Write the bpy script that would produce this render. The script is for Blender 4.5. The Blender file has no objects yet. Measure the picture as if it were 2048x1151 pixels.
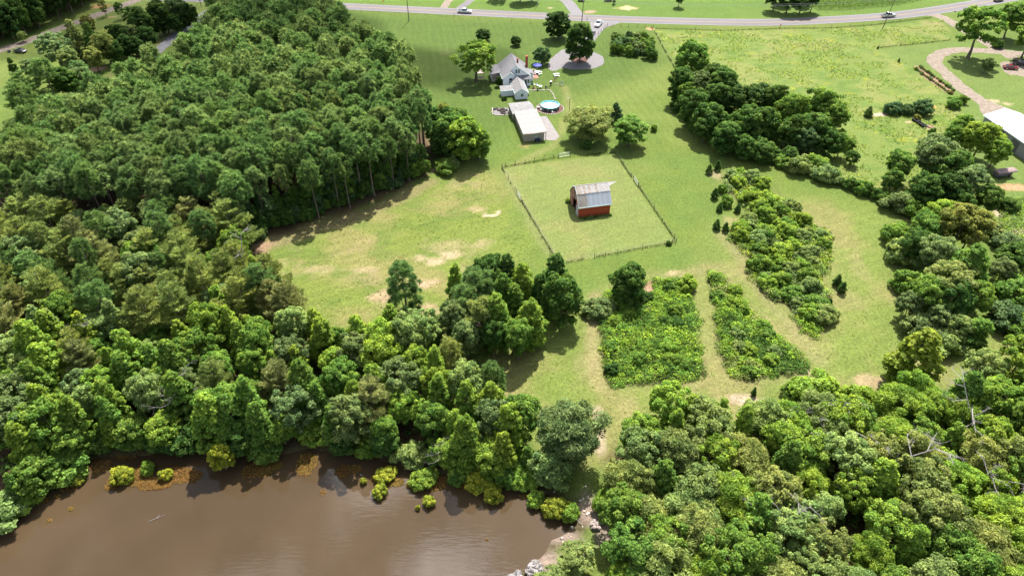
import bpy, math, random
import numpy as np
from mathutils import Vector, Matrix

# ------------------------------------------------------------------ camera, world, sun, exposure
SC = bpy.context.scene
COL = SC.collection
CAM_H, PITCH, FPX = 94.0, math.radians(40.0), 24.0 / 36.0 * 2048.0
SUN_EL, SUN_AZ = math.radians(57.0), math.radians(13.0)      # azimuth to the right of straight ahead (+Y)

cam_d = bpy.data.cameras.new("camera")
cam_d.lens = 24.0
cam_d.sensor_width = 36.0
cam_d.clip_start, cam_d.clip_end = 0.5, 9000.0
cam = bpy.data.objects.new("camera", cam_d)
cam.location = (0, 0, CAM_H)
cam.rotation_euler = (math.pi / 2 - PITCH, 0, 0)
COL.objects.link(cam)
SC.camera = cam

world = bpy.data.worlds.new("World")
SC.world = world
world.use_nodes = True
wn, wl = world.node_tree.nodes, world.node_tree.links
wn.clear()
sky = wn.new("ShaderNodeTexSky")
sky.sky_type = 'NISHITA'
sky.sun_disc = False
sky.sun_elevation = SUN_EL
sky.sun_rotation = SUN_AZ
sky.air_density, sky.dust_density, sky.ozone_density = 1.0, 1.2, 1.0
# broken fair-weather clouds over the whole sky (the pond mirrors them)
tc = wn.new("ShaderNodeTexCoord")
mp = wn.new("ShaderNodeMapping")
mp.inputs['Scale'].default_value = (1.0, 1.0, 1.6)
mp.inputs['Location'].default_value = (14.2, 0, 0)
cn = wn.new("ShaderNodeTexNoise")
cn.inputs['Scale'].default_value = 4.2
cn.inputs['Detail'].default_value = 7.0
cn.inputs['Roughness'].default_value = 0.58
cr = wn.new("ShaderNodeValToRGB")
cr.color_ramp.elements[0].position, cr.color_ramp.elements[0].color = 0.50, (0, 0, 0, 1)
cr.color_ramp.elements[1].position, cr.color_ramp.elements[1].color = 0.64, (1, 1, 1, 1)
cm = wn.new("ShaderNodeMix")
cm.data_type = 'RGBA'
bg = wn.new("ShaderNodeBackground")
bg.inputs['Strength'].default_value = 0.068
wo = wn.new("ShaderNodeOutputWorld")
wl.new(tc.outputs['Generated'], mp.inputs['Vector'])
wl.new(mp.outputs['Vector'], cn.inputs['Vector'])
wl.new(cn.outputs['Fac'], cr.inputs['Fac'])
wl.new(cr.outputs['Color'], cm.inputs[0])
# clouds shine brighter towards the sun (light scattered forward)
SUNV = (math.sin(SUN_AZ) * math.cos(SUN_EL), math.cos(SUN_AZ) * math.cos(SUN_EL), math.sin(SUN_EL))
dp = wn.new("ShaderNodeVectorMath"); dp.operation = 'DOT_PRODUCT'; dp.inputs[1].default_value = SUNV
pw = wn.new("ShaderNodeMath"); pw.operation = 'POWER'; pw.inputs[1].default_value = 14.0; pw.use_clamp = True
ma = wn.new("ShaderNodeMath"); ma.operation = 'MULTIPLY_ADD'; ma.inputs[1].default_value = 4.5; ma.inputs[2].default_value = 0.75
cs = wn.new("ShaderNodeVectorMath"); cs.operation = 'SCALE'; cs.inputs[0].default_value = (20.0, 20.2, 20.6)
wl.new(tc.outputs['Generated'], dp.inputs[0]); wl.new(dp.outputs['Value'], pw.inputs[0]); wl.new(pw.outputs[0], ma.inputs[0])
wl.new(ma.outputs[0], cs.inputs['Scale']); wl.new(cs.outputs[0], cm.inputs[7])
wl.new(sky.outputs['Color'], cm.inputs[6])
wl.new(cm.outputs[2], bg.inputs['Color'])
wl.new(bg.outputs['Background'], wo.inputs['Surface'])

sun_d = bpy.data.lights.new("sun", 'SUN')
sun_d.energy = 4.6
sun_d.angle = math.radians(0.5)
sun_d.color = (1.0, 0.968, 0.90)
sun = bpy.data.objects.new("sun", sun_d)
sv = Vector((math.sin(SUN_AZ) * math.cos(SUN_EL), math.cos(SUN_AZ) * math.cos(SUN_EL), math.sin(SUN_EL)))
sun.rotation_euler = sv.to_track_quat('Z', 'Y').to_euler()
sun.location = sv * 400
COL.objects.link(sun)

# a passing fair-weather cloud high to the north; its shade lies over the back of the pine stand
def cloud_blobs():
    rngc = random.Random(3)
    vs, fs = [], []
    base = 620.0
    for gx_, gy_, rx, ry in ((-58, 232, 38, 24), (-112, 250, 46, 34), (-178, 266, 50, 30), (-22, 232, 30, 15), (-85, 262, 40, 30), (-230, 280, 50, 30), (-140, 282, 50, 26)):
        k = base / sv.z
        cx, cy = gx_ + sv.x * k, gy_ + sv.y * k
        o, n, mm = len(vs), 20, 10
        ph = [rngc.uniform(0, 6.28) for _ in range(4)]
        for i in range(mm + 1):
            th = math.pi * i / mm
            for j in range(n):
                a = 2 * math.pi * j / n
                w = 1 + .12 * math.sin(3 * a + ph[0]) + .08 * math.sin(5 * a + ph[1]) + .06 * math.sin(4 * th + ph[2])
                vs.append((cx + rx * w * math.sin(th) * math.cos(a), cy + ry * w * math.sin(th) * math.sin(a), base + 14 * w * math.cos(th)))
        for i in range(mm):
            for j in range(n):
                fs.append((o + i * n + j, o + (i + 1) * n + j, o + (i + 1) * n + (j + 1) % n, o + i * n + (j + 1) % n))
    return vs, fs
_v, _f = cloud_blobs()
_me = bpy.data.meshes.new("cloud"); _me.from_pydata(_v, [], _f)
_m = bpy.data.materials.new("cloud"); _m.use_nodes = True
_n, _l = _m.node_tree.nodes, _m.node_tree.links
_t = _n.new("ShaderNodeBsdfTransparent"); _d = _n.new("ShaderNodeBsdfDiffuse"); _d.inputs['Color'].default_value = (.85, .86, .88, 1)
_x = _n.new("ShaderNodeMixShader"); _x.inputs[0].default_value = 0.30
_l.new(_t.outputs[0], _x.inputs[1]); _l.new(_d.outputs[0], _x.inputs[2]); _l.new(_x.outputs[0], _n["Material Output"].inputs['Surface'])
_me.materials.append(_m)
_o = bpy.data.objects.new("cloud", _me); COL.objects.link(_o)
_o['kind'] = 'stuff'; _o['label'] = "thin fair-weather cloud high above the fields"

SC.view_settings.view_transform = 'Standard'
SC.view_settings.look = 'None'
SC.view_settings.exposure = 1.33
SC.view_settings.gamma = 1.0
SC.view_settings.use_curve_mapping = False
try:
    SC.cycles.max_bounces = 5
    SC.cycles.transparent_max_bounces = 16
    SC.cycles.diffuse_bounces = 2
    SC.cycles.transmission_bounces = 4
except Exception:
    pass

rnd = random.Random(7)
RNG = np.random.default_rng(11)

# ------------------------------------------------------------------ where a point of the photograph stands in the place
def G(px, py, z=0.0):
    """ground position (metres) of what the photograph shows at pixel px, py, at height z"""
    u, v = (px - 1024) / FPX, (py - 575.5) / FPX
    t = (z - CAM_H) / -(math.sin(PITCH) + v * math.cos(PITCH))
    return (u * t, (math.cos(PITCH) - v * math.sin(PITCH)) * t)

def GP(pts, z=0.0):
    return [G(x, y, z) for x, y in pts]

def py_of(x, y, z):
    s, c = math.sin(PITCH), math.cos(PITCH)
    d = y * c + (CAM_H - z) * s
    return 575.5 + FPX * ((CAM_H - z) * c - y * s) / d

def h_from(base, top_y):
    x, y = G(*base)
    z = 0.5
    while z < 30 and py_of(x, y, z) > top_y:
        z += 0.1
    return z

# ------------------------------------------------------------------ object helpers
def tag(o, label=None, cat=None, group=None, kind=None):
    if label: o['label'] = label
    if cat: o['category'] = cat
    if group: o['group'] = group
    if kind: o['kind'] = kind
    return o

def empty(name, loc, rz=0.0, label=None, cat=None, group=None):
    o = bpy.data.objects.new(name, None)
    o.location = loc if len(loc) == 3 else (loc[0], loc[1], 0.0)
    o.rotation_euler = (0, 0, rz)
    o.empty_display_size = 0.3
    COL.objects.link(o)
    return tag(o, label, cat, group)

def link_mesh(name, me, parent=None):
    o = bpy.data.objects.new(name, me)
    COL.objects.link(o)
    if parent is not None:
        o.parent = parent
    return o

def raw_mesh(name, V, mats, nside, tone=None, col=None, mat_idx=None):
    """V: (n, nside, 3) loose faces"""
    n = V.shape[0]
    me = bpy.data.meshes.new(name)
    me.vertices.add(n * nside)
    me.vertices.foreach_set("co", np.ascontiguousarray(V, dtype=np.float32).ravel())
    me.loops.add(n * nside)
    me.loops.foreach_set("vertex_index", np.arange(n * nside, dtype=np.int32))
    me.polygons.add(n)
    me.polygons.foreach_set("loop_start", np.arange(0, n * nside, nside, dtype=np.int32))
    if mat_idx is not None:
        me.polygons.foreach_set("material_index", mat_idx.astype(np.int32))
    for m in mats:
        me.materials.append(m)
    me.update(calc_edges=True)
    if tone is not None:
        a = me.attributes.new("tone", 'FLOAT', 'POINT')
        a.data.foreach_set("value", np.repeat(tone, nside).astype(np.float32))
    if col is not None:
        a = me.attributes.new("tint", 'FLOAT_COLOR', 'POINT')
        c = np.concatenate([col, np.ones((n, 1))], 1)
        a.data.foreach_set("color", np.repeat(c, nside, 0).astype(np.float32).ravel())
    return me

class MB:
    """collects shapes and links them as ONE mesh"""
    def __init__(s):
        s.v, s.f, s.m = [], [], []
    def add(s, vs, fs, mi=0):
        o = len(s.v)
        s.v += [tuple(p) for p in vs]
        for f in fs:
            s.f.append([i + o for i in f]); s.m.append(mi)
        return s
    def box(s, cx, cy, z0, sx, sy, sz, rz=0.0, mi=0, top=1.0):
        c, n = math.cos(rz), math.sin(rz)
        vs = []
        for z, k in ((z0, 1.0), (z0 + sz, top)):
            for a, b in ((-1, -1), (1, -1), (1, 1), (-1, 1)):
                x, y = a * sx / 2 * k, b * sy / 2 * k
                vs.append((cx + x * c - y * n, cy + x * n + y * c, z))
        return s.add(vs, [[3, 2, 1, 0], [4, 5, 6, 7], [0, 1, 5, 4], [1, 2, 6, 5], [2, 3, 7, 6], [3, 0, 4, 7]], mi)
    def prism(s, prof, y0, y1, mi=0):
        """profile in (x, z), extruded along y"""
        n = len(prof)
        vs = [(x, y0, z) for x, z in prof] + [(x, y1, z) for x, z in prof]
        fs = [list(range(n)), list(range(2 * n - 1, n - 1, -1))]
        fs += [[(i + 1) % n, i, n + i, n + (i + 1) % n] for i in range(n)]
        return s.add(vs, fs, mi)
    def prismx(s, prof, x0, x1, mi=0):
        """profile in (y, z), extruded along x"""
        n = len(prof)
        vs = [(x0, y, z) for y, z in prof] + [(x1, y, z) for y, z in prof]
        fs = [list(range(n - 1, -1, -1)), list(range(n, 2 * n))]
        fs += [[i, (i + 1) % n, n + (i + 1) % n, n + i] for i in range(n)]
        return s.add(vs, fs, mi)
    def slab(s, q, t=0.12, mi=0):
        """a sloping sheet: four corners (counter-clockwise from above) and a thickness below them"""
        q = [Vector(p) for p in q]
        nrm = (q[1] - q[0]).cross(q[2] - q[0]).normalized() * -t
        n = len(q)
        vs = q + [p + nrm for p in q]
        fs = [list(range(n)), list(range(2 * n - 1, n - 1, -1))]
        fs += [[i, n + i, n + (i + 1) % n, (i + 1) % n] for i in range(n)]
        return s.add(vs, fs, mi)
    def tube(s, pts, rad, n=6, mi=0, cap=True):
        pts = [Vector(p) for p in pts]
        rad = rad if isinstance(rad, (list, tuple)) else [rad] * len(pts)
        vs, o = [], 0
        for i, p in enumerate(pts):
            d = (pts[min(i + 1, len(pts) - 1)] - pts[max(i - 1, 0)]).normalized()
            a = d.orthogonal().normalized()
            if abs(d.z) < 0.9:
                a = Vector((0, 0, 1)).cross(d).normalized()
            b = d.cross(a)
            for k in range(n):
                t = 2 * math.pi * k / n
                vs.append(p + (a * math.cos(t) + b * math.sin(t)) * rad[i])
        fs = []
        for i in range(len(pts) - 1):
            for k in range(n):
                fs.append([i * n + k, i * n + (k + 1) % n, (i + 1) * n + (k + 1) % n, (i + 1) * n + k])
        if cap:
            fs.append(list(range(n - 1, -1, -1)))
            fs.append([(len(pts) - 1) * n + k for k in range(n)])
        return s.add(vs, fs, mi)
    def disc(s, cx, cy, cz, r, axis='z', t=0.05, n=14, mi=0):
        ax = {'x': Vector((1, 0, 0)), 'y': Vector((0, 1, 0)), 'z': Vector((0, 0, 1))}[axis]
        c = Vector((cx, cy, cz))
        return s.tube([c - ax * t / 2, c + ax * t / 2], r, n, mi)
    def build(s, name, mats, parent=None, smooth=False):
        me = bpy.data.meshes.new(name)
        me.from_pydata(s.v, [], s.f)
        for m in (mats if isinstance(mats, (list, tuple)) else [mats]):
            me.materials.append(m)
        me.polygons.foreach_set("material_index", s.m)
        if smooth:
            me.polygons.foreach_set("use_smooth", [True] * len(s.f))
        me.update()
        return link_mesh(name, me, parent)

def copy_thing(root, loc, rz=None, label=None, scale=None):
    """a copy of a thing with copies of its parts and sub-parts"""
    c = root.copy(); COL.objects.link(c)
    c.location = loc if len(loc) == 3 else (loc[0], loc[1], 0)
    if rz is not None: c.rotation_euler = (0, 0, rz)
    if scale is not None: c.scale = (scale,) * 3
    if label: c['label'] = label
    for ch in list(root.children):
        d = ch.copy(); COL.objects.link(d); d.parent = c
        for g in ch.children:
            e = g.copy(); COL.objects.link(e); e.parent = d
    return c

# ------------------------------------------------------------------ materials
def new_mat(name):
    m = bpy.data.materials.new(name)
    m.use_nodes = True
    return m, m.node_tree.nodes, m.node_tree.links, m.node_tree.nodes["Principled BSDF"]

def plain(name, col, rough=0.7, spec=0.3, metal=0.0, var=0.25, scale=3.0, bump=0.0, bscale=20.0, stretch=None, coat=0.0, col2=None):
    """base colour broken up by two noises, with an optional fine relief"""
    m, N, L, b = new_mat(name)
    tcn = N.new("ShaderNodeTexCoord")
    mpn = N.new("ShaderNodeMapping")
    if stretch: mpn.inputs['Scale'].default_value = stretch
    L.new(tcn.outputs['Object'], mpn.inputs['Vector'])
    n1 = N.new("ShaderNodeTexNoise"); n1.inputs['Scale'].default_value = scale; n1.inputs['Detail'].default_value = 6
    L.new(mpn.outputs['Vector'], n1.inputs['Vector'])
    r = N.new("ShaderNodeValToRGB")
    lo = [max(0, c * (1 - var)) for c in col]
    hi = list(col2) if col2 else [min(1, c * (1 + var)) for c in col]
    r.color_ramp.elements[0].position, r.color_ramp.elements[0].color = 0.3, (*lo, 1)
    r.color_ramp.elements[1].position, r.color_ramp.elements[1].color = 0.7, (*hi, 1)
    L.new(n1.outputs['Fac'], r.inputs['Fac'])
    L.new(r.outputs['Color'], b.inputs['Base Color'])
    b.inputs['Roughness'].default_value = rough
    b.inputs['Specular IOR Level'].default_value = spec
    b.inputs['Metallic'].default_value = metal
    b.inputs['Coat Weight'].default_value = coat
    if bump:
        n2 = N.new("ShaderNodeTexNoise"); n2.inputs['Scale'].default_value = bscale; n2.inputs['Detail'].default_value = 4
        L.new(mpn.outputs['Vector'], n2.inputs['Vector'])
        bp = N.new("ShaderNodeBump"); bp.inputs['Strength'].default_value = bump; bp.inputs['Distance'].default_value = 0.05
        L.new(n2.outputs['Fac'], bp.inputs['Height'])
        L.new(bp.outputs['Normal'], b.inputs['Normal'])
    return m

def leaf_mat(name, attr_color=False, hue=0.018, lo=0.5, hi=1.45, trans=0.47, spec=0.08, rough=0.6):
    """colour from the object (or the 'tint' attribute), varied from leaf to leaf and from clump to clump"""
    m, N, L, b = new_mat(name)
    out = N["Material Output"]
    if attr_color:
        src = N.new("ShaderNodeAttribute"); src.attribute_name = "tint"; csock = src.outputs['Color']
    else:
        src = N.new("ShaderNodeObjectInfo"); csock = src.outputs['Color']
    geo = N.new("ShaderNodeNewGeometry")
    tone = N.new("ShaderNodeAttribute"); tone.attribute_name = "tone"
    mr = N.new("ShaderNodeMapRange"); mr.inputs[3].default_value = lo; mr.inputs[4].default_value = hi
    L.new(geo.outputs['Random Per Island'], mr.inputs[0])
    mt = N.new("ShaderNodeMapRange"); mt.inputs[3].default_value = 0.72; mt.inputs[4].default_value = 1.28
    L.new(tone.outputs['Fac'], mt.inputs[0])
    mul = N.new("ShaderNodeMath"); mul.operation = 'MULTIPLY'
    L.new(mr.outputs[0], mul.inputs[0]); L.new(mt.outputs[0], mul.inputs[1])
    mh = N.new("ShaderNodeMapRange"); mh.inputs[3].default_value = 0.5 + hue; mh.inputs[4].default_value = 0.5 - hue
    L.new(tone.outputs['Fac'], mh.inputs[0])
    hs = N.new("ShaderNodeHueSaturation")
    L.new(csock, hs.inputs['Color']); L.new(mul.outputs[0], hs.inputs['Value']); L.new(mh.outputs[0], hs.inputs['Hue'])
    L.new(hs.outputs['Color'], b.inputs['Base Color'])
    b.inputs['Roughness'].default_value = rough
    b.inputs['Specular IOR Level'].default_value = spec
    tr = N.new("ShaderNodeBsdfTranslucent")
    h2 = N.new("ShaderNodeHueSaturation"); h2.inputs['Hue'].default_value = 0.485; h2.inputs['Saturation'].default_value = 1.1; h2.inputs['Value'].default_value = 1.25
    L.new(hs.outputs['Color'], h2.inputs['Color']); L.new(h2.outputs['Color'], tr.inputs['Color'])
    mx = N.new("ShaderNodeMixShader"); mx.inputs[0].default_value = trans
    L.new(b.outputs[0], mx.inputs[1]); L.new(tr.outputs[0], mx.inputs[2])
    L.new(mx.outputs[0], out.inputs['Surface'])
    return m

M = {}
M['leaf'] = leaf_mat("leaf")
M['needle'] = leaf_mat("needle", lo=0.55, hi=1.4, trans=0.42, spec=0.07, hue=0.012)
M['leaf_stuff'] = leaf_mat("leaf_stuff", attr_color=True)
M['bark'] = plain("bark", (0.13, 0.10, 0.08), rough=0.9, var=0.4, scale=4, bump=0.5, bscale=12, stretch=(1, 1, 0.25))
M['pine_bark'] = plain("pine_bark", (0.125, 0.095, 0.08), rough=0.9, var=0.4, scale=3, bump=0.5, bscale=10, stretch=(1, 1, 0.3))
M['dead_wood'] = plain("dead_wood", (0.21, 0.19, 0.18), rough=0.85, var=0.3)
M['white_siding'] = plain("white_siding", (0.72, 0.75, 0.80), rough=0.6, var=0.05, scale=0.6, bump=0.25, bscale=6, stretch=(0.05, 0.05, 1))
M['white_trim'] = plain("white_trim", (0.62, 0.80, 0.78), rough=0.5, var=0.05)
M['shingle'] = plain("shingle", (0.15, 0.147, 0.157), rough=0.9, var=0.22, scale=2.2, bump=0.5, bscale=7, col2=(0.205, 0.197, 0.203))
M['shingle_tan'] = plain("shingle_tan", (0.18, 0.175, 0.178), rough=0.9, var=0.18, scale=1.5, bump=0.5, bscale=7, col2=(0.24, 0.228, 0.222))
M['glass'] = plain("glass", (0.02, 0.025, 0.03), rough=0.08, spec=0.6, var=0.1)
M['brick'] = plain("brick", (0.27, 0.075, 0.045), rough=0.9, var=0.3, scale=5, bump=0.4)
M['concrete'] = plain("concrete", (0.20, 0.182, 0.172), rough=0.9, var=0.12, scale=0.8)
M['block'] = plain("block", (0.33, 0.29, 0.25), rough=0.9, var=0.15, scale=3, bump=0.3)
M['block_dark'] = plain("block_dark", (0.27, 0.24, 0.21), rough=0.9, var=0.2, scale=3, bump=0.3)
M['pale_metal'] = plain("pale_metal", (0.295, 0.272, 0.25), rough=0.55, var=0.06, scale=1.2, spec=0.4)
M['pale_metal2'] = plain("pale_metal2", (0.265, 0.243, 0.225), rough=0.6, var=0.08, scale=1.5, spec=0.4)
M['white_metal'] = plain("white_metal", (0.32, 0.32, 0.33), rough=0.45, var=0.05, scale=0.6, spec=0.5)
M['grey_metal_wall'] = plain("grey_metal_wall", (0.22, 0.215, 0.235), rough=0.6, var=0.1, scale=1, stretch=(2, 2, 0.1))
M['barn_red'] = plain("barn_red", (0.34, 0.052, 0.02), rough=0.8, var=0.22, scale=1.4, stretch=(1.5, 1.5, 0.5), col2=(0.42, 0.085, 0.035))
M['barn_red_worn'] = plain("barn_red_worn", (0.36, 0.19, 0.17), rough=0.85, var=0.35, scale=2.2, stretch=(2.5, 2.5, 0.6), col2=(0.42, 0.30, 0.28))
M['barn_grey'] = plain("barn_grey", (0.42, 0.39, 0.40), rough=0.85, var=0.25, scale=2.5, stretch=(3, 3, 0.5))
M['sheet_bright'] = plain("sheet_bright", (0.31, 0.285, 0.265), rough=0.5, spec=0.4, var=0.12, scale=1.6, stretch=(3, 1, 1), col2=(0.42, 0.395, 0.375))
M['sheet_stain'] = plain("sheet_stain", (0.25, 0.165, 0.105), rough=0.65, var=0.25, scale=1.8, stretch=(4, 0.8, 0.8), col2=(0.40, 0.36, 0.32))
M['sheet_rust'] = plain("sheet_rust", (0.30, 0.22, 0.16), rough=0.7, var=0.35, scale=2.2, stretch=(5, 0.6, 0.6), col2=(0.52, 0.48, 0.44))
M['sheet_grey'] = plain("sheet_grey", (0.47, 0.49, 0.53), rough=0.5, spec=0.4, var=0.08, scale=1.5, stretch=(4, 0.6, 0.6))
M['sheet_grey2'] = plain("sheet_grey2", (0.42, 0.44, 0.48), rough=0.5, spec=0.4, var=0.1, scale=1.5, stretch=(4, 0.6, 0.6))
M['dark_inside'] = plain("dark_inside", (0.07, 0.045, 0.035), rough=0.9)
M['asphalt'] = plain("asphalt", (0.128, 0.116, 0.119), rough=0.9, var=0.10, scale=0.25, bump=0.2, bscale=30, stretch=(0.15, 1, 1))
M['asphalt_drive'] = plain("asphalt_drive", (0.15, 0.147, 0.155), rough=0.9, var=0.15, scale=0.4)
M['gravel'] = plain("gravel", (0.16, 0.148, 0.15), rough=0.95, var=0.25, scale=1.6, bump=0.8, bscale=9)
M['dirt_track'] = plain("dirt_track", (0.185, 0.142, 0.105), rough=0.95, var=0.25, scale=0.9, bump=0.6, bscale=6, col2=(0.235, 0.19, 0.15))
M['mulch'] = plain("mulch", (0.10, 0.05, 0.038), rough=0.95, var=0.35, scale=4, bump=0.8, bscale=14)
M['paint_white'] = plain("paint_white", (0.30, 0.285, 0.28), rough=0.7, var=0.12)
M['paint_yellow'] = plain("paint_yellow", (0.36, 0.22, 0.05), rough=0.7, var=0.15)
M['car_white'] = plain("car_white", (0.72, 0.73, 0.74), rough=0.3, spec=0.5, var=0.02, coat=0.6)
M['car_silver'] = plain("car_silver", (0.55, 0.56, 0.58), rough=0.3, spec=0.5, metal=0.3, var=0.03, coat=0.6)
M['car_red'] = plain("car_red", (0.16, 0.012, 0.014), rough=0.25, spec=0.5, var=0.05, coat=0.7)
M['car_dark'] = plain("car_dark", (0.025, 0.027, 0.032), rough=0.25, spec=0.5, var=0.05, coat=0.7)
M['rubber'] = plain("rubber", (0.022, 0.022, 0.023), rough=0.8, var=0.2)
M['chrome'] = plain("chrome", (0.6, 0.6, 0.62), rough=0.25, metal=1.0, var=0.03)
M['lamp_red'] = plain("lamp_red", (0.35, 0.02, 0.015), rough=0.3, var=0.1)
M['lamp_clear'] = plain("lamp_clear", (0.75, 0.75, 0.72), rough=0.2, var=0.05)
M['post_wood'] = plain("post_wood", (0.10, 0.075, 0.055), rough=0.9, var=0.35, scale=6)
M['pole_wood'] = plain("pole_wood", (0.13, 0.10, 0.085), rough=0.9, var=0.3, scale=3, stretch=(1, 1, 0.2))
M['pale_wood'] = plain("pale_wood", (0.50, 0.40, 0.34), rough=0.8, var=0.15, scale=4)
M['galv'] = plain("galv", (0.34, 0.35, 0.35), rough=0.5, metal=0.4, var=0.1)
M['wire'] = plain("wire", (0.16, 0.15, 0.14), rough=0.6, metal=0.3, var=0.1)
M['cable'] = plain("cable", (0.32, 0.32, 0.33), rough=0.5, var=0.1)
M['stone'] = plain("stone", (0.48, 0.42, 0.36), rough=0.9, var=0.25, scale=5)
M['pool_wall'] = plain("pool_wall", (0.055, 0.062, 0.068), rough=0.5, var=0.3, scale=4, stretch=(6, 6, 0.3))
M['pool_liner'] = plain("pool_liner", (0.13, 0.48, 0.62), rough=0.4, var=0.06)
M['plastic_white'] = plain("plastic_white", (0.8, 0.8, 0.78), rough=0.4, var=0.03)
M['plastic_blue'] = plain("plastic_blue", (0.02, 0.035, 0.22), rough=0.6, var=0.2)
M['plastic_navy'] = plain("plastic_navy", (0.02, 0.05, 0.12), rough=0.4, var=0.2)
M['teal'] = plain("teal", (0.10, 0.38, 0.42), rough=0.5, var=0.1)
M['orange'] = plain("orange", (0.75, 0.22, 0.02), rough=0.5, var=0.1)
M['black_iron'] = plain("black_iron", (0.03, 0.031, 0.034), rough=0.6, var=0.3, metal=0.3)
M['old_roof'] = plain("old_roof", (0.22, 0.155, 0.15), rough=0.85, var=0.25, scale=2)
M['old_wood'] = plain("old_wood", (0.09, 0.085, 0.095), rough=0.9, var=0.3, scale=3)
M['red_soil'] = plain("red_soil", (0.21, 0.125, 0.08), rough=0.95, var=0.25, scale=2, bump=0.6)
M['terracotta'] = plain("terracotta", (0.26, 0.12, 0.085), rough=0.8, var=0.2)
M['cloth_pink'] = plain("cloth_pink", (0.65, 0.40, 0.36), rough=0.8, var=0.1)

# ------------------------------------------------------------------ number fields and polygons (numpy)
def lattice(ix, iy, seed):
    h = (ix.astype(np.int64) * 374761393 + iy.astype(np.int64) * 668265263 + seed * 1442695041) & 0x7fffffff
    h = ((h ^ (h >> 13)) * 1274126177) & 0x7fffffff
    return ((h ^ (h >> 16)) & 0xffff) / 65535.0

def vnoise(x, y, s, seed=0):
    x, y = np.asarray(x, float) / s, np.asarray(y, float) / s
    ix, iy = np.floor(x), np.floor(y)
    fx, fy = x - ix, y - iy
    fx, fy = fx * fx * (3 - 2 * fx), fy * fy * (3 - 2 * fy)
    a, b = lattice(ix, iy, seed), lattice(ix + 1, iy, seed)
    c, d = lattice(ix, iy + 1, seed), lattice(ix + 1, iy + 1, seed)
    return (a * (1 - fx) + b * fx) * (1 - fy) + (c * (1 - fx) + d * fx) * fy

def fbm(x, y, s, seed=0, o=4, g=0.55):
    t, a, n = 0.0, 1.0, 0.0
    for k in range(o):
        t = t + a * vnoise(x + 17.3 * k, y - 9.1 * k, s / 2 ** k, seed + k); n += a; a *= g
    return t / n

def sdf(x, y, poly):
    """signed distance to a polygon, negative inside"""
    x, y = np.asarray(x, float), np.asarray(y, float)
    d = np.full(x.shape, 1e18); s = np.zeros(x.shape, bool)
    n = len(poly)
    for i in range(n):
        ax, ay = poly[i]; bx, by = poly[(i + 1) % n]
        ex, ey = bx - ax, by - ay
        t = np.clip(((x - ax) * ex + (y - ay) * ey) / (ex * ex + ey * ey + 1e-12), 0, 1)
        d = np.minimum(d, (x - ax - ex * t) ** 2 + (y - ay - ey * t) ** 2)
        c = ((ay > y) != (by > y)) & (x < ex * (y - ay) / (ey if ey else 1e-9) + ax)
        s ^= c
    d = np.sqrt(d)
    return np.where(s, -d, d)

def smooth(a, b, v):
    t = np.clip((v - a) / (b - a), 0, 1)
    return t * t * (3 - 2 * t)

def inside(pts, poly):
    p = np.asarray(pts)
    return sdf(p[:, 0], p[:, 1], poly) < 0

def scatter(poly, spacing, rng, margin=0.0, jitter=0.38):
    """jittered staggered points inside a polygon"""
    P = np.asarray(poly)
    x0, y0 = P.min(0) - spacing; x1, y1 = P.max(0) + spacing
    out = []
    ny = int((y1 - y0) / (spacing * 0.87)) + 1
    nx = int((x1 - x0) / spacing) + 1
    j, i = np.meshgrid(np.arange(ny), np.arange(nx), indexing='ij')
    x = x0 + (i + 0.5 * (j % 2)) * spacing + rng.uniform(-jitter, jitter, i.shape) * spacing
    y = y0 + j * spacing * 0.87 + rng.uniform(-jitter, jitter, i.shape) * spacing
    x, y = x.ravel(), y.ravel()
    k = sdf(x, y, poly) < -margin
    return np.stack([x[k], y[k]], 1)

# ------------------------------------------------------------------ the regions of the place, traced on the ground
POND = GP([(-160, 1110), (0, 1040), (60, 985), (120, 940), (190, 900), (260, 900), (420, 892), (520, 905), (620, 885),
           (740, 905), (860, 930), (960, 945), (1060, 955), (1110, 985), (1150, 1010), (1172, 1040), (1150, 1062), (1110, 1080),
           (1092, 1108), (1072, 1135), (1040, 1160), (1010, 1200), (960, 1300), (-300, 1300)])
PINES = GP([(-110, 500), (60, 482), (300, 478), (505, 482), (600, 457), (700, 425), (790, 392), (864, 350), (868, 300), (846, 250)]) + \
        GP([(868, 170), (815, 105), (760, 58), (690, 20), (640, -22), (520, -40), (425, -34), (408, 12), (385, 62), (330, 98),
            (270, 112), (225, 138), (150, 176), (60, 226), (-60, 250)], 16.0)
MIXED = GP([(-110, 500), (300, 478), (505, 482), (512, 500), (530, 560), (590, 640), (640, 688), (470, 690), (250, 700), (-110, 730)])
BROAD = GP([(-110, 730), (250, 700), (640, 688), (760, 695), (850, 705), (890, 775), (945, 830), (1010, 880), (1065, 905), (1085, 925),
            (1040, 948), (960, 938), (860, 922), (740, 897), (620, 876), (520, 897), (420, 884), (260, 890), (190, 890), (120, 930), (60, 972), (0, 1025), (-110, 1080)])
RIGHTW = GP([(1215, 940), (1235, 890), (1300, 858), (1400, 852), (1480, 868), (1560, 878), (1640, 870), (1700, 850), (1800, 815), (1860, 800), (1960, 772),
             (2060, 730), (2180, 700), (2300, 1330), (1120, 1330), (1180, 1220), (1215, 1150), (1235, 1090), (1250, 1040), (1240, 990)])
THICK_A = GP([(1192, 640), (1180, 610), (1205, 590), (1215, 582), (1290, 556), (1330, 560), (1382, 552), (1388, 600), (1398, 650), (1405, 700),
              (1415, 750), (1380, 762), (1330, 768), (1290, 772), (1218, 778), (1202, 730), (1200, 680)])
BARE_A = GP([(1283, 575), (1300, 560), (1312, 580), (1300, 585), (1297, 603), (1306, 612), (1292, 616), (1281, 600)])
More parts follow.
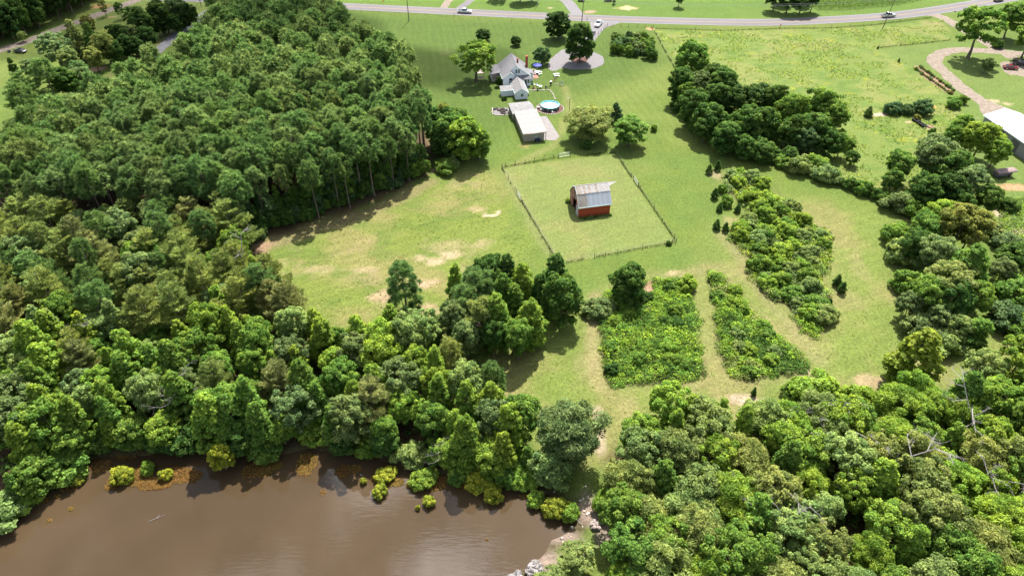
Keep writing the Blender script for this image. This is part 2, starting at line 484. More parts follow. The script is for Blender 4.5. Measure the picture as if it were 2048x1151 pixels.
THICK_B = GP([(1412, 540), (1450, 556), (1475, 585), (1502, 620), (1540, 660), (1580, 690), (1612, 712), (1624, 738), (1588, 752), (1540, 756), (1500, 765),
              (1470, 760), (1448, 735), (1430, 690), (1428, 650), (1430, 620), (1420, 580)])
THICK_C = GP([(1446, 352), (1480, 342), (1530, 372), (1552, 392), (1592, 415), (1608, 448), (1655, 455), (1666, 478), (1660, 500), (1662, 535), (1640, 560),
              (1662, 590), (1655, 612), (1650, 660), (1640, 684), (1605, 668), (1585, 640), (1575, 610), (1552, 605), (1520, 585), (1486, 540), (1508, 528),
              (1470, 492), (1448, 465), (1478, 445), (1492, 420), (1480, 400), (1450, 385)])
PADDOCK = GP([(1004, 335), (1231, 308), (1352, 485), (1118, 528)])
DRYFIELD = GP([(505, 482), (600, 457), (700, 425), (790, 392), (864, 350), (930, 335), (985, 345), (1040, 430), (1080, 500), (1000, 560), (900, 640), (880, 740), (850, 705), (640, 688), (540, 560)])
MIDFIELD = GP([(900, 740), (1100, 640), (1190, 580), (1400, 540), (1490, 520), (1600, 400), (1850, 430), (1790, 480), (1830, 640), (1870, 700), (2048, 640), (2048, 740), (1700, 850), (1560, 880), (1400, 852), (1230, 890), (1200, 960), (1080, 900)])
PASTURE = GP([(1305, 58), (1480, 60), (1700, 56), (1890, 40), (1905, 80), (1755, 97), (1830, 130), (1930, 210), (1880, 330), (1850, 425), (1690, 362), (1420, 140), (1345, 118)])
WESTYARD = GP([(1755, 97), (1900, 82), (2100, 90), (2300, 300), (2048, 420), (1900, 330), (1930, 200)])
FARLAWN = GP([(640, -40), (2400, -40), (2400, 0), (1700, 40), (1400, 40), (1000, 20), (690, 5)])
HOUSELAWN = GP([(690, 25), (1220, 55), (1300, 60), (1345, 118), (1240, 170), (1130, 200), (960, 300), (880, 260), (800, 100)])

# ------------------------------------------------------------------ ground sheet
def axis(lo, hi, step, far):
    core = np.arange(lo, hi + step / 2, step)
    out = [core]
    d, a, b = step * 2, [], []
    l, h = core[0], core[-1]
    while h < far:
        l -= d; h += d; a.append(l); b.append(h); d *= 1.5
    return np.concatenate([np.array(a[::-1]), core, np.array(b)])

gx, gy = axis(-232, 232, 0.85, 4000), axis(24, 320, 0.85, 4000)
NX, NY = len(gx), len(gy)
X, Y = np.meshgrid(gx, gy)
pond_d = sdf(X, Y, POND)
edge = fbm(X, Y, 5.0, 3) - 0.5
gz = -np.clip((-(pond_d + edge * 1.6)) * 0.42, 0, 1.8)
gz = np.where(pond_d < 3, gz, 0.0)

def blend(c, col, w):
    w = np.clip(w, 0, 1)[..., None]
    return c * (1 - w) + np.array(col) * w

n_big, n_mid, n_fine = fbm(X, Y, 26, 5), fbm(X, Y, 7, 9), fbm(X, Y, 2.2, 21, 3)
LAWN, LAWN_SHADE, LAWN_L = (0.115, 0.158, 0.030), (0.072, 0.116, 0.023), (0.165, 0.188, 0.048)
STRAW, TAN, SOIL, LITTER = (0.235, 0.195, 0.080), (0.285, 0.215, 0.115), (0.43, 0.30, 0.20), (0.080, 0.052, 0.030)
C = np.zeros(X.shape + (3,)) + np.array(LAWN)
C = blend(C, (0.098, 0.150, 0.030), smooth(0.42, 0.62, n_mid) * 0.7)
C = blend(C, LAWN_L, smooth(0.45, 0.7, n_big) * 0.5)
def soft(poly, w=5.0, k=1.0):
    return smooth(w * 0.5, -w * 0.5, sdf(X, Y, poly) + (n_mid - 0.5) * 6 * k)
C = blend(C, LAWN_SHADE, soft(HOUSELAWN, 14) * 0.75)  # darker house lawn: the cloud's soft shade painted into the grass colour
C = blend(C, (0.098, 0.165, 0.030), soft(FARLAWN, 10) * 0.7)
w = soft(DRYFIELD, 8)
C = blend(C, (0.158, 0.188, 0.040), w * 0.75)
C = blend(C, STRAW, w * smooth(0.46, 0.68, fbm(X * 0.6 - Y * 0.25, Y * 1.3 + X * 0.2, 9, 33)) * 0.6)
C = blend(C, (0.105, 0.150, 0.030), w * smooth(0.52, 0.68, fbm(X, Y * 1.5, 6, 41)) * 0.65)
C = blend(C, TAN, w * smooth(0.60, 0.74, fbm(X, Y, 5, 57)) * 0.4)
w = soft(PADDOCK, 1.2, 0.1)
C = blend(C, (0.170, 0.200, 0.060), w * 0.72)
C = blend(C, STRAW, w * smooth(0.48, 0.70, fbm(X, Y, 8, 61)) * 0.3)
w = soft(MIDFIELD, 10)
C = blend(C, (0.150, 0.186, 0.042), w * 0.75)
C = blend(C, STRAW, w * smooth(0.46, 0.68, fbm(X, Y, 10, 71)) * 0.5)
C = blend(C, TAN, w * smooth(0.55, 0.72, fbm(X * 1.4, Y * 0.6, 6, 77)) * 0.3)
w = soft(PASTURE, 3, 0.2)
C = blend(C, (0.150, 0.195, 0.045), w * 0.85)
C = blend(C, (0.215, 0.215, 0.070), w * smooth(0.5, 0.7, fbm(X, Y, 9, 81)) * 0.6)
C = blend(C, (0.085, 0.150, 0.030), w * smooth(0.52, 0.66, fbm(X, Y * 1.6, 3.2, 83)) * 0.55)
C = blend(C, (0.25, 0.255, 0.03), w * smooth(0.72, 0.80, fbm(X, Y * 2.0, 4.0, 87)) * 0.8)
C = blend(C, (0.125, 0.178, 0.045), soft(WESTYARD, 4, 0.3) * 0.6)
# worn strips of straw and bare earth round the bramble patches
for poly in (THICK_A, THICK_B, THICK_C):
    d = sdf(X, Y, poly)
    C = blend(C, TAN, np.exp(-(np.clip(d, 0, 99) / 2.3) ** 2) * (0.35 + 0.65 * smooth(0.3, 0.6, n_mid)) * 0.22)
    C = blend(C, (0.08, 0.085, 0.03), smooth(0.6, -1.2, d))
C = blend(C, (0.30, 0.19, 0.12), smooth(0.4, -0.4, sdf(X, Y, BARE_A)))
def strip(pts, width, col, k=0.8, fade=1.6):
    p = GP(pts); d = np.full(X.shape, 1e9)
    for (ax, ay), (bx, by) in zip(p[:-1], p[1:]):
        ex, ey = bx - ax, by - ay
        t = np.clip(((X - ax) * ex + (Y - ay) * ey) / (ex * ex + ey * ey), 0, 1)
        d = np.minimum(d, np.hypot(X - ax - ex * t, Y - ay - ey * t))
    global C
    C = blend(C, col, smooth(width * fade, width * 0.3, d + (n_mid - 0.5) * width * 1.2) * k)
strip([(1440, 470), (1490, 530), (1540, 610), (1580, 650), (1640, 720)], 1.5, (0.22, 0.19, 0.09), 0.45)
strip([(1400, 545), (1412, 620), (1420, 700), (1430, 770)], 1.4, (0.18, 0.185, 0.06), 0.4)
strip([(1390, 540), (1440, 530), (1500, 560)], 1.6, (0.22, 0.19, 0.08), 0.4)
strip([(1190, 590), (1180, 680), (1195, 770)], 1.5, TAN, 0.5)
strip([(1010, 345), (1050, 420), (1100, 505)], 1.6, (0.20, 0.205, 0.08), 0.5)
strip([(1195, 820), (1200, 900)], 0.8, (0.36, 0.28, 0.19), 0.9)
strip([(1130, 175), (1140, 215), (1110, 290), (1030, 330)], 1.4, (0.20, 0.20, 0.07), 0.6)
strip([(520, 492), (620, 462), (740, 425), (860, 365)], 2.4, (0.21, 0.155, 0.085), 0.6)
strip([(200, 165), (290, 100), (370, 50), (410, 25)], 1.0, (0.20, 0.175, 0.07), 0.7)
strip([(245, 150), (320, 88), (400, 35)], 0.8, (0.21, 0.18, 0.075), 0.6)
def patch(px, py, rx, ry, col, k=0.9, soft_=0.55, seed=0):
    x, y = G(px, py)
    r = np.hypot((X - x) / rx, (Y - y) / ry) + (fbm(X, Y, min(rx, ry) * 1.1 + 0.6, 101 + seed, 3) - 0.5) * 1.5
    global C
    C = blend(C, col, smooth(1.0, 1.0 - soft_, r) * k)
for i, (px, py, rx, ry, col, k) in enumerate([
        (980, 430, 2.2, 1.1, (0.55, 0.40, 0.30), 0.95), (996, 425, 1.0, 0.9, (0.55, 0.40, 0.30), 0.9), (955, 418, 3.2, 1.5, (0.33, 0.25, 0.14), 0.7),
        (905, 492, 8.5, 3.2, (0.31, 0.24, 0.13), 0.5), (905, 510, 3.4, 1.6, (0.42, 0.31, 0.20), 0.8), (868, 524, 2.6, 1.6, (0.42, 0.31, 0.20), 0.8),
        (838, 515, 2.0, 1.5, (0.42, 0.31, 0.20), 0.6), (962, 490, 3.6, 2.4, (0.33, 0.26, 0.14), 0.6), (770, 590, 3.4, 4.2, (0.36, 0.25, 0.16), 0.75),
        (848, 566, 3.0, 2.4, (0.40, 0.28, 0.18), 0.75), (855, 620, 3.0, 3.4, (0.36, 0.25, 0.16), 0.7), (730, 540, 4.0, 1.6, (0.34, 0.26, 0.15), 0.6), (640, 535, 5.0, 2.0, (0.31, 0.25, 0.13), 0.6),
        (525, 500, 3.0, 3.6, (0.32, 0.20, 0.13), 0.8), (850, 285, 2.2, 3.5, (0.34, 0.22, 0.14), 0.8), (878, 340, 2.6, 1.6, (0.32, 0.24, 0.14), 0.8),
        (1520, 812, 5.0, 3.0, (0.42, 0.30, 0.23), 0.9), (1490, 800, 2.4, 2.0, (0.42, 0.30, 0.23), 0.8), (1735, 757, 3.2, 2.0, (0.33, 0.24, 0.14), 0.8),
        (1352, 546, 3.4, 0.9, (0.40, 0.29, 0.18), 0.7), (1600, 745, 2.8, 0.7, (0.40, 0.27, 0.20), 0.8), (1430, 350, 1.8, 3.0, (0.32, 0.23, 0.14), 0.6), (1458, 440, 2.5, 3.5, (0.31, 0.25, 0.12), 0.6),
        (1756, 229, 3.2, 1.5, (0.60, 0.42, 0.32), 0.95), (1818, 244, 1.6, 1.0, (0.55, 0.36, 0.26), 0.9), (1862, 256, 2.0, 1.0, (0.55, 0.40, 0.28), 0.9), (1930, 236, 4.0, 0.8, (0.40, 0.32, 0.2), 0.6),
        (1994, 425, 1.0, 3.0, (0.50, 0.36, 0.27), 0.9), (2035, 375, 5.0, 2.0, (0.45, 0.24, 0.14), 0.85), (2040, 465, 2.5, 1.5, (0.42, 0.30, 0.22), 0.8), (2015, 208, 3.2, 2.0, (0.45, 0.33, 0.22), 0.7), (1985, 203, 2.6, 1.6, (0.45, 0.33, 0.22), 0.7),
        (1252, 16, 5.0, 2.6, (0.50, 0.36, 0.20), 0.9), (1176, 24, 3.4, 2.6, (0.42, 0.25, 0.20), 0.85), (1100, 17, 1.6, 1.6, (0.5, 0.35, 0.25), 0.8), (205, 12, 5, 5, (0.50, 0.26, 0.13), 0.9), (222, 34, 3.0, 2.0, (0.45, 0.26, 0.15), 0.8), (390, 26, 3.0, 1.6, (0.5, 0.42, 0.25), 0.6),
        (195, 138, 4.0, 3.0, (0.42, 0.27, 0.18), 0.9), (130, 178, 2.5, 2.0, (0.40, 0.25, 0.17), 0.8), (1160, 232, 1.5, 3.0, (0.24, 0.17, 0.06), 0.6), (1300, 58, 1.6, 2.0, (0.48, 0.30, 0.16), 0.8), (890, 105, 2.6, 5.5, (0.12, 0.135, 0.045), 0.5),
        (1865, 48, 4.5, 4.0, (0.26, 0.21, 0.10), 0.5), (1048, 290, 2.5, 4.0, (0.26, 0.20, 0.08), 0.6), (1640, 690, 3.0, 5.0, (0.21, 0.20, 0.07), 0.5), (1700, 600, 4.0, 6.0, (0.23, 0.20, 0.085), 0.5)]):
    patch(px, py, rx, ry, col, k, 0.6, i)
# forest floor and shore
for poly, k in ((PINES, 0.9), (MIXED, 0.95), (BROAD, 1.0), (RIGHTW, 0.95)):
    d = sdf(X, Y, poly)
    C = blend(C, LITTER, smooth(1.5, -2.5, d + (n_mid - 0.5) * 5) * k)
C = blend(C, (0.07, 0.048, 0.028), smooth(2.2, 0.2, pond_d + (n_mid - 0.5) * 2) * 0.85)
for px, py, rx, ry in ((1195, 1030, 3.5, 3.0), (1165, 990, 2.5, 2.0), (1120, 1075, 3.5, 2.5), (1085, 1125, 2.5, 3), (1215, 1065, 2.5, 2.5)):
    patch(px, py, rx, ry, (0.27, 0.20, 0.165), 0.85, 0.7, px)
# mown stripes on the lawns (grass bent one way and the other)
ca, sa = math.cos(math.radians(9)), math.sin(math.radians(9))
ph = (X * ca + Y * sa) / 1.9 + (fbm(X, Y, 18, 7, 2) - 0.5) * 2.0
stripe = np.sin(ph * math.pi * 2 / 1.25) * 0.5
lawnish = np.maximum(soft(HOUSELAWN, 14), smooth(6, -6, sdf(X, Y, GP([(1130, 140), (1330, 130), (1420, 290), (1240, 310), (1100, 300), (960, 330), (900, 200)])))) * smooth(0, 3, sdf(X, Y, PINES))
C *= (1 + stripe * lawnish * 0.13)[..., None]
ca, sa = math.cos(math.radians(-62)), math.sin(math.radians(-62))
st2 = np.sin((X * ca + Y * sa + (n_big - 0.5) * 8) * math.pi * 2 / 2.6)
C *= (1 + st2 * (soft(MIDFIELD, 8) * 0.05 + soft(PADDOCK, 2) * 0.035 + soft(DRYFIELD, 6) * 0.05))[..., None]
C *= (0.90 + 0.22 * n_fine + 0.10 * (fbm(X, Y, 0.9, 91, 2) - 0.5))[..., None]
C *= 0.80
far_w = smooth(330, 420, Y)
C = blend(C, (0.10, 0.14, 0.04), far_w)

gm = bpy.data.meshes.new("ground")
nv = NX * NY
gm.vertices.add(nv)
gm.vertices.foreach_set("co", np.stack([X, Y, gz], -1).astype(np.float32).ravel())
jj, ii = np.meshgrid(np.arange(NY - 1), np.arange(NX - 1), indexing='ij')
q = np.stack([jj * NX + ii, jj * NX + ii + 1, (jj + 1) * NX + ii + 1, (jj + 1) * NX + ii], -1).reshape(-1, 4)
gm.loops.add(q.size)
gm.loops.foreach_set("vertex_index", q.astype(np.int32).ravel())
gm.polygons.add(len(q))
gm.polygons.foreach_set("loop_start", np.arange(0, q.size, 4, dtype=np.int32))
gm.polygons.foreach_set("use_smooth", np.ones(len(q), bool))
gm.update(calc_edges=True)
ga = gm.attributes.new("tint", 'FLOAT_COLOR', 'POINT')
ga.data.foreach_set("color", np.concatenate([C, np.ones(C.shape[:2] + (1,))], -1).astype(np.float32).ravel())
m, N, L, b = new_mat("grass_and_soil")
at = N.new("ShaderNodeAttribute"); at.attribute_name = "tint"
gtc = N.new("ShaderNodeTexCoord")
g1 = N.new("ShaderNodeTexNoise"); g1.inputs['Scale'].default_value = 1.7; g1.inputs['Detail'].default_value = 6; g1.inputs['Roughness'].default_value = 0.7
g2 = N.new("ShaderNodeTexNoise"); g2.inputs['Scale'].default_value = 4.5; g2.inputs['Detail'].default_value = 3
L.new(gtc.outputs['Object'], g1.inputs['Vector']); L.new(gtc.outputs['Object'], g2.inputs['Vector'])
r1 = N.new("ShaderNodeMapRange"); r1.inputs[1].default_value = 0.3; r1.inputs[2].default_value = 0.7; r1.inputs[3].default_value = 0.62; r1.inputs[4].default_value = 1.38
L.new(g1.outputs['Fac'], r1.inputs[0])
hsv = N.new("ShaderNodeHueSaturation"); L.new(at.outputs['Color'], hsv.inputs['Color']); L.new(r1.outputs[0], hsv.inputs['Value'])
rh = N.new("ShaderNodeMapRange"); rh.inputs[1].default_value = 0.3; rh.inputs[2].default_value = 0.7; rh.inputs[3].default_value = 0.485; rh.inputs[4].default_value = 0.515
L.new(g2.outputs['Fac'], rh.inputs[0]); L.new(rh.outputs[0], hsv.inputs['Hue'])
L.new(hsv.outputs['Color'], b.inputs['Base Color'])
b.inputs['Roughness'].default_value = 0.95; b.inputs['Specular IOR Level'].default_value = 0.12
bp = N.new("ShaderNodeBump"); bp.inputs['Strength'].default_value = 0.9; bp.inputs['Distance'].default_value = 0.22
L.new(g2.outputs['Fac'], bp.inputs['Height']); L.new(bp.outputs['Normal'], b.inputs['Normal'])
gm.materials.append(m)
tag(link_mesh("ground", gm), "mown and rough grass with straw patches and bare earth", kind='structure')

# ------------------------------------------------------------------ pond water
m, N, L, b = new_mat("muddy_water")
ptc = N.new("ShaderNodeTexCoord")
w1 = N.new("ShaderNodeTexNoise"); w1.inputs['Scale'].default_value = 0.06; w1.inputs['Detail'].default_value = 4
L.new(ptc.outputs['Object'], w1.inputs['Vector'])
wr = N.new("ShaderNodeValToRGB")
wr.color_ramp.elements[0].position, wr.color_ramp.elements[0].color = 0.35, (0.046, 0.030, 0.0155, 1)
wr.color_ramp.elements[1].position, wr.color_ramp.elements[1].color = 0.65, (0.062, 0.041, 0.0225, 1)
L.new(w1.outputs['Fac'], wr.inputs['Fac']); L.new(wr.outputs['Color'], b.inputs['Base Color'])
b.inputs['Roughness'].default_value = 0.045; b.inputs['IOR'].default_value = 1.33; b.inputs['Specular IOR Level'].default_value = 0.5
wm = N.new("ShaderNodeMapping"); wm.inputs['Rotation'].default_value = (0, 0, math.radians(28)); wm.inputs['Scale'].default_value = (0.35, 1.6, 1)
L.new(ptc.outputs['Object'], wm.inputs['Vector'])
w2 = N.new("ShaderNodeTexNoise"); w2.inputs['Scale'].default_value = 1.5; w2.inputs['Detail'].default_value = 2
L.new(wm.outputs['Vector'], w2.inputs['Vector'])
wb = N.new("ShaderNodeBump"); wb.inputs['Strength'].default_value = 0.2; wb.inputs['Distance'].default_value = 0.03
L.new(w2.outputs['Fac'], wb.inputs['Height']); L.new(wb.outputs['Normal'], b.inputs['Normal'])
PX = np.asarray(POND)
cxp, cyp = PX.mean(0)
mb = MB()
vs = [(x + (x - cxp) * 0.01, y + (y - cyp) * 0.01, -0.32) for x, y in POND]
mb.add(vs[::-1], [list(range(len(vs)))])
tag(mb.build("pond_water", m), "brown muddy pond water with faint ripples", kind='structure')

# ------------------------------------------------------------------ plant prototypes (meshes are shared by every copy)
def unit(v):
    return v / (np.linalg.norm(v, axis=-1, keepdims=True) + 1e-9)

def leaf_quads(Cn, Nn, Ln, Wn, rng, droop=0.0):
    n = len(Cn)
    r = rng.normal(size=(n, 3)); r[:, 2] -= droop * 3
    t = unit(r - Nn * (r * Nn).sum(1, keepdims=True))
    b = np.cross(Nn, t)
    Ln, Wn = Ln[:, None], Wn[:, None]
    cup = Nn * Wn * 0.22
    p0 = Cn - t * Ln * 0.5 - cup
    p1 = Cn + b * Wn * 0.5 + t * Ln * 0.06 + cup
    p2 = Cn + t * Ln * 0.5 - cup
    p3 = Cn - b * Wn * 0.5 + t * Ln * 0.06 + cup
    return np.stack([p0, p1, p2, p3], 1)

def clump_leaves(cen, rad, per, L, W, rng, axis_xy=(0, 0), flat=0.78, up=0.35, rough_n=0.75, droop=0.0, shell=0.55):
    """leaves on the outer, upper shell of every clump"""
    V, T = [], []
    tone_c = rng.uniform(0, 1, len(cen))
    for (c, r, tc_) in zip(cen, rad, tone_c):
        n = max(8, int(per * r * r))
        out = np.array([c[0] - axis_xy[0], c[1] - axis_xy[1], 0.0])
        out = out / (np.linalg.norm(out) + 1e-6)
        d = unit(rng.normal(size=(int(n * 1.9), 3)))
        w = d @ (out * 0.55 + np.array([0, 0, up + 0.35]))
        d = d[np.argsort(-(w + rng.uniform(0, 0.9, len(w))))[:n]]
        rr = r * (shell + (1.2 - shell) * rng.uniform(0, 1, n))
        p = c + d * rr[:, None] * np.array([1, 1, flat])
        nn = unit(d + rng.normal(size=(n, 3)) * rough_n * 0.6 + np.array([0, 0, up]))
        s = rng.uniform(0.7, 1.3, n)
        V.append(leaf_quads(p, nn, L * s, W * s, rng, droop))
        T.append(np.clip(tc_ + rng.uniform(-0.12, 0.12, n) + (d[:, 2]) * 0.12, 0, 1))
    return np.concatenate(V), np.concatenate(T)

def trunk_mesh(name, h, r0, mat, ends=(), lean=0.25, rng=RNG, top=0.92, base_flare=1.5):
    mb = MB()
    k = 5
    off = np.cumsum(rng.normal(0, lean * 0.35, (k + 1, 2)), 0); off[0] = 0
    pts = [(off[i][0], off[i][1], h * top * i / k - (0.4 if i == 0 else 0)) for i in range(k + 1)]
    rad = [r0 * (1 - 0.9 * i / k) + 0.02 for i in range(k + 1)]
    rad[0] *= base_flare
    mb.tube(pts, rad, 7)
    for e in ends:
        z = max(0.12 * h, e[2] - 0.55 * math.hypot(e[0], e[1]) - 0.3)
        f = min(z / (h * top), 0.95) * k
        i = min(int(f), k - 1); g = f - i
        s = Vector(pts[i]).lerp(Vector(pts[i + 1]), g)
        r = (rad[i] * (1 - g) + rad[i + 1] * g) * 0.5
        mid = s.lerp(Vector(e), 0.55) + Vector((0, 0, -0.08 * (Vector(e) - s).length))
        mb.tube([s, mid, e], [r, r * 0.6, max(0.015, r * 0.2)], 5, cap=False)
    me_o = mb.build(name, mat)
    me = me_o.data
    bpy.data.objects.remove(me_o)
    return me

def fib_dirs(n, rng):
    i = np.arange(n) + rng.uniform(0, 1)
    ph = i * 2.399963 + rng.uniform(0, 6)
    z = 1 - 2 * (i + 0.5) / n
    r = np.sqrt(np.clip(1 - z * z, 0, 1))
    return np.stack([r * np.cos(ph), r * np.sin(ph), z], 1)

PROTO = {}
def add_proto(kind, trunk, crown, h, R):
    PROTO.setdefault(kind, []).append((trunk, crown, h, R))

def make_round(kind, seed, h, R, M=100, cb=0.06, cr=0.20, per=170, L=0.42, W=0.30, gap=0.0, zc=0.6, flat=0.8, r0=0.2, lobes=5, droop=0.0, rough_n=0.75, mat='leaf'):
    rng = np.random.default_rng(seed)
    d = fib_dirs(M, rng) + rng.normal(0, 0.16, (M, 3))
    d = unit(d)
    d = d[(d[:, 2] > -0.72) & (rng.uniform(0, 1, M) > gap)]
    lob = unit(rng.normal(size=(lobes, 3)) * np.array([1, 1, 0.6]))
    k = 0.74 + 0.40 * np.max(np.clip(d @ lob.T, 0, 1) ** 3, 1) + rng.uniform(-0.17, 0.09, len(d))
    hz_up, hz_dn = h * (1 - zc) * 0.88, h * (zc - cb) * 0.95
    cen = np.stack([d[:, 0] * R * 0.80 * k, d[:, 1] * R * 0.80 * k, h * zc + d[:, 2] * np.where(d[:, 2] > 0, hz_up, hz_dn) * k], 1)
    inner = cen[rng.integers(0, len(cen), M // 4)] * np.array([0.5, 0.5, 1]) * np.array([1, 1, 0.97])
    cen = np.concatenate([cen, inner])
    rad = R * cr * rng.uniform(0.6, 1.35, len(cen))
    V, T = clump_leaves(cen, rad, per, L, W, rng, flat=flat, droop=droop, rough_n=rough_n)
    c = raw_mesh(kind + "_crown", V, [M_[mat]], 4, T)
    t = trunk_mesh(kind + "_trunk", h * 0.8, r0, M_['bark'], [tuple(p) for p in cen[:14]], 0.3, rng)
    add_proto(kind, t, c, h, R)

def make_cone(kind, seed, h, R, M=54, cb=0.08, per=190, L=0.38, W=0.28, p=0.75, cr=0.27, r0=0.16, flat=0.75, mat='leaf', rough_n=0.7):
    rng = np.random.default_rng(seed)
    t = np.sort(rng.uniform(0, 1, M) ** 1.05)
    t[-3:] = (0.93, 0.97, 1.0)
    ang = np.arange(M) * 2.399963 + rng.normal(0, 0.3, M)
    prof = np.minimum(1, (1.02 - t)) ** p * np.minimum(1.0, 0.55 + t * 2.2)
    rr = R * prof * rng.uniform(0.55, 1.0, M)
    z = h * (cb + (1 - cb) * 0.955 * t)
    cen = np.stack([rr * np.cos(ang), rr * np.sin(ang), z], 1)
    rad = (R * cr) * (0.55 + 0.65 * prof) * rng.uniform(0.8, 1.2, M)
    V, T = clump_leaves(cen, rad, per, L, W, rng, flat=flat, rough_n=rough_n)
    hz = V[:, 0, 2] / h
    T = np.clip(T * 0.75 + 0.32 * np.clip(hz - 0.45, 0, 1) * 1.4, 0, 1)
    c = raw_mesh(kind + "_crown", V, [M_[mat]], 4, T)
    tr = trunk_mesh(kind + "_trunk", h * 0.95, r0, M_['bark'], [tuple(q) for q in cen[::5]], 0.15, rng)
    add_proto(kind, tr, c, h, R)

def needle_tris(base, dirs, length, width, rng):
    n = len(base)
    side = unit(np.cross(dirs, rng.normal(size=(n, 3))))
    tip = base + dirs * length[:, None]
    a = base + dirs * length[:, None] * 0.35 + side * width[:, None] * 0.5
    b_ = base + dirs * length[:, None] * 0.35 - side * width[:, None] * 0.5
    return np.stack([base, a, tip, b_], 1)

def make_loblolly(seed, h=17.0, R=2.7, M=50, cb=0.52, per=95, NL=0.8, NW=0.15, kind='loblolly'):
    rng = np.random.default_rng(seed)
    t = np.sort(rng.uniform(0, 1, M))
    t[-2:] = (0.97, 1.0)
    prof = np.sqrt(np.clip(1.03 - ((t - 0.36) / 0.65) ** 2, 0.02, 1))
    ang = np.arange(M) * 2.399963 + rng.normal(0, 0.35, M)
    rr = R * prof * rng.uniform(0.55, 1.0, M)
    z = h * (cb + (1 - cb) * 0.95 * t) + rng.normal(0, 0.2, M)
    cen = np.stack([rr * np.cos(ang), rr * np.sin(ang), z], 1)
    V, T = [], []
    for c in cen:
        tone = rng.uniform(0, 1)
        n = int(per * rng.uniform(0.75, 1.2))
        out = np.array([c[0], c[1], 0]) / (math.hypot(c[0], c[1]) + 0.3)
        d = unit(rng.normal(size=(n, 3)) + np.array([0, 0, 0.75]) + out * 0.55)
        s = rng.uniform(0.75, 1.2, n) * (0.85 + 0.3 * rng.uniform())
        V.append(needle_tris(c + d * 0.12, d, NL * s, NW * s, rng))
        T.append(np.clip(tone + rng.uniform(-0.1, 0.1, n), 0, 1))
    V, T = np.concatenate(V), np.concatenate(T)
    c = raw_mesh(kind + "_crown", V, [M_['needle']], 4, T)
    tr = trunk_mesh(kind + "_trunk", h, 0.19, M_['pine_bark'], [tuple(q) for q in cen[::3]], 0.12, rng, top=0.97)
    add_proto(kind, tr, c, h, R)

def make_layered(seed, h=13.0, R=3.4, whorls=11, cb=0.18, kind='layered'):
    rng = np.random.default_rng(seed)
    V, T, ends = [], [], []
    for w in range(whorls):
        t = w / (whorls - 1)
        z0 = h * (cb + (0.97 - cb) * t)
        nb = int(rng.integers(5, 8)) if t < 0.9 else 4
        for k in range(nb):
            a = rng.uniform(0, 2 * math.pi)
            Lb = (R * (1.03 - t) ** 0.62 * rng.uniform(0.6, 1.08)) + 0.35
            up = rng.uniform(0.02, 0.30) + 0.35 * t
            d = np.array([math.cos(a), math.sin(a), up])
            n = int(70 + 52 * Lb)
            u = rng.uniform(0.22, 1, n) ** 0.8
            lat = np.array([-math.sin(a), math.cos(a), 0])
            wid = 0.48 * (1.15 - u) * Lb * 0.8 + 0.22
            off = rng.uniform(-1, 1, n) * wid
            base = np.array([0, 0, z0]) + d * (u * Lb)[:, None] + lat * off[:, None] + np.array([0, 0, 1]) * (rng.normal(0, 0.09, n) + 0.10 * u * Lb - 0.12 * np.abs(off))[:, None]
            dirs = unit(d * 0.8 + lat * (np.sign(off) * 0.5)[:, None] + rng.normal(size=(n, 3)) * 0.45 + np.array([0, 0, 0.38]))
            s = rng.uniform(0.7, 1.3, n)
            V.append(needle_tris(base, dirs, 0.50 * s, 0.13 * s, rng))
            tone = rng.uniform(0, 1)
            T.append(np.clip(tone + rng.uniform(-0.15, 0.15, n), 0, 1))
            if rng.uniform() < 0.45:
                ends.append(tuple(np.array([0, 0, z0]) + d * Lb * 0.85))
    V, T = np.concatenate(V), np.concatenate(T)
    c = raw_mesh(kind + "_crown", V, [M_['needle']], 4, T)
    tr = trunk_mesh(kind + "_trunk", h, 0.17, M_['bark'], ends, 0.2, rng, top=0.97)
    add_proto(kind, tr, c, h, R)

def make_openpine(seed, h=13.0, R=2.8, kind='openpine'):
    """a young field-grown pine: clothed in needle brushes from low down, airy"""
    make_loblolly(seed, h, R, M=96, cb=0.08, per=105, NL=0.72, NW=0.14, kind=kind)

def make_dead(seed, h=11.0, kind='dead'):
    rng = np.random.default_rng(seed)
    mb = MB()
    def branch(p, d, ln, r, depth):
        q = p + d * ln * 0.5 + Vector(rng.normal(0, 0.05 * ln, 3))
        e = q + (d + Vector(rng.normal(0, 0.18, 3))).normalized() * ln * 0.5
        mb.tube([p, q, e], [r, r * 0.75, r * 0.45], 5, cap=False)
        if depth:
            for _ in range(int(rng.integers(3, 5))):
                f = rng.uniform(0.35, 1)
                s = p.lerp(q, f * 2) if f < 0.5 else q.lerp(e, f * 2 - 1)
                nd = (d * 0.6 + Vector(rng.normal(0, 0.62, 3)) + Vector((0, 0, 0.15))).normalized()
                branch(s, nd, ln * rng.uniform(0.36, 0.56), r * 0.52, depth - 1)
    branch(Vector((0, 0, -0.3)), Vector((0, 0, 1)), h * 0.66, 0.13, 4)
    o = mb.build(kind, M_['dead_wood']); me = o.data; bpy.data.objects.remove(o)
    add_proto(kind, me, None, h, 3)

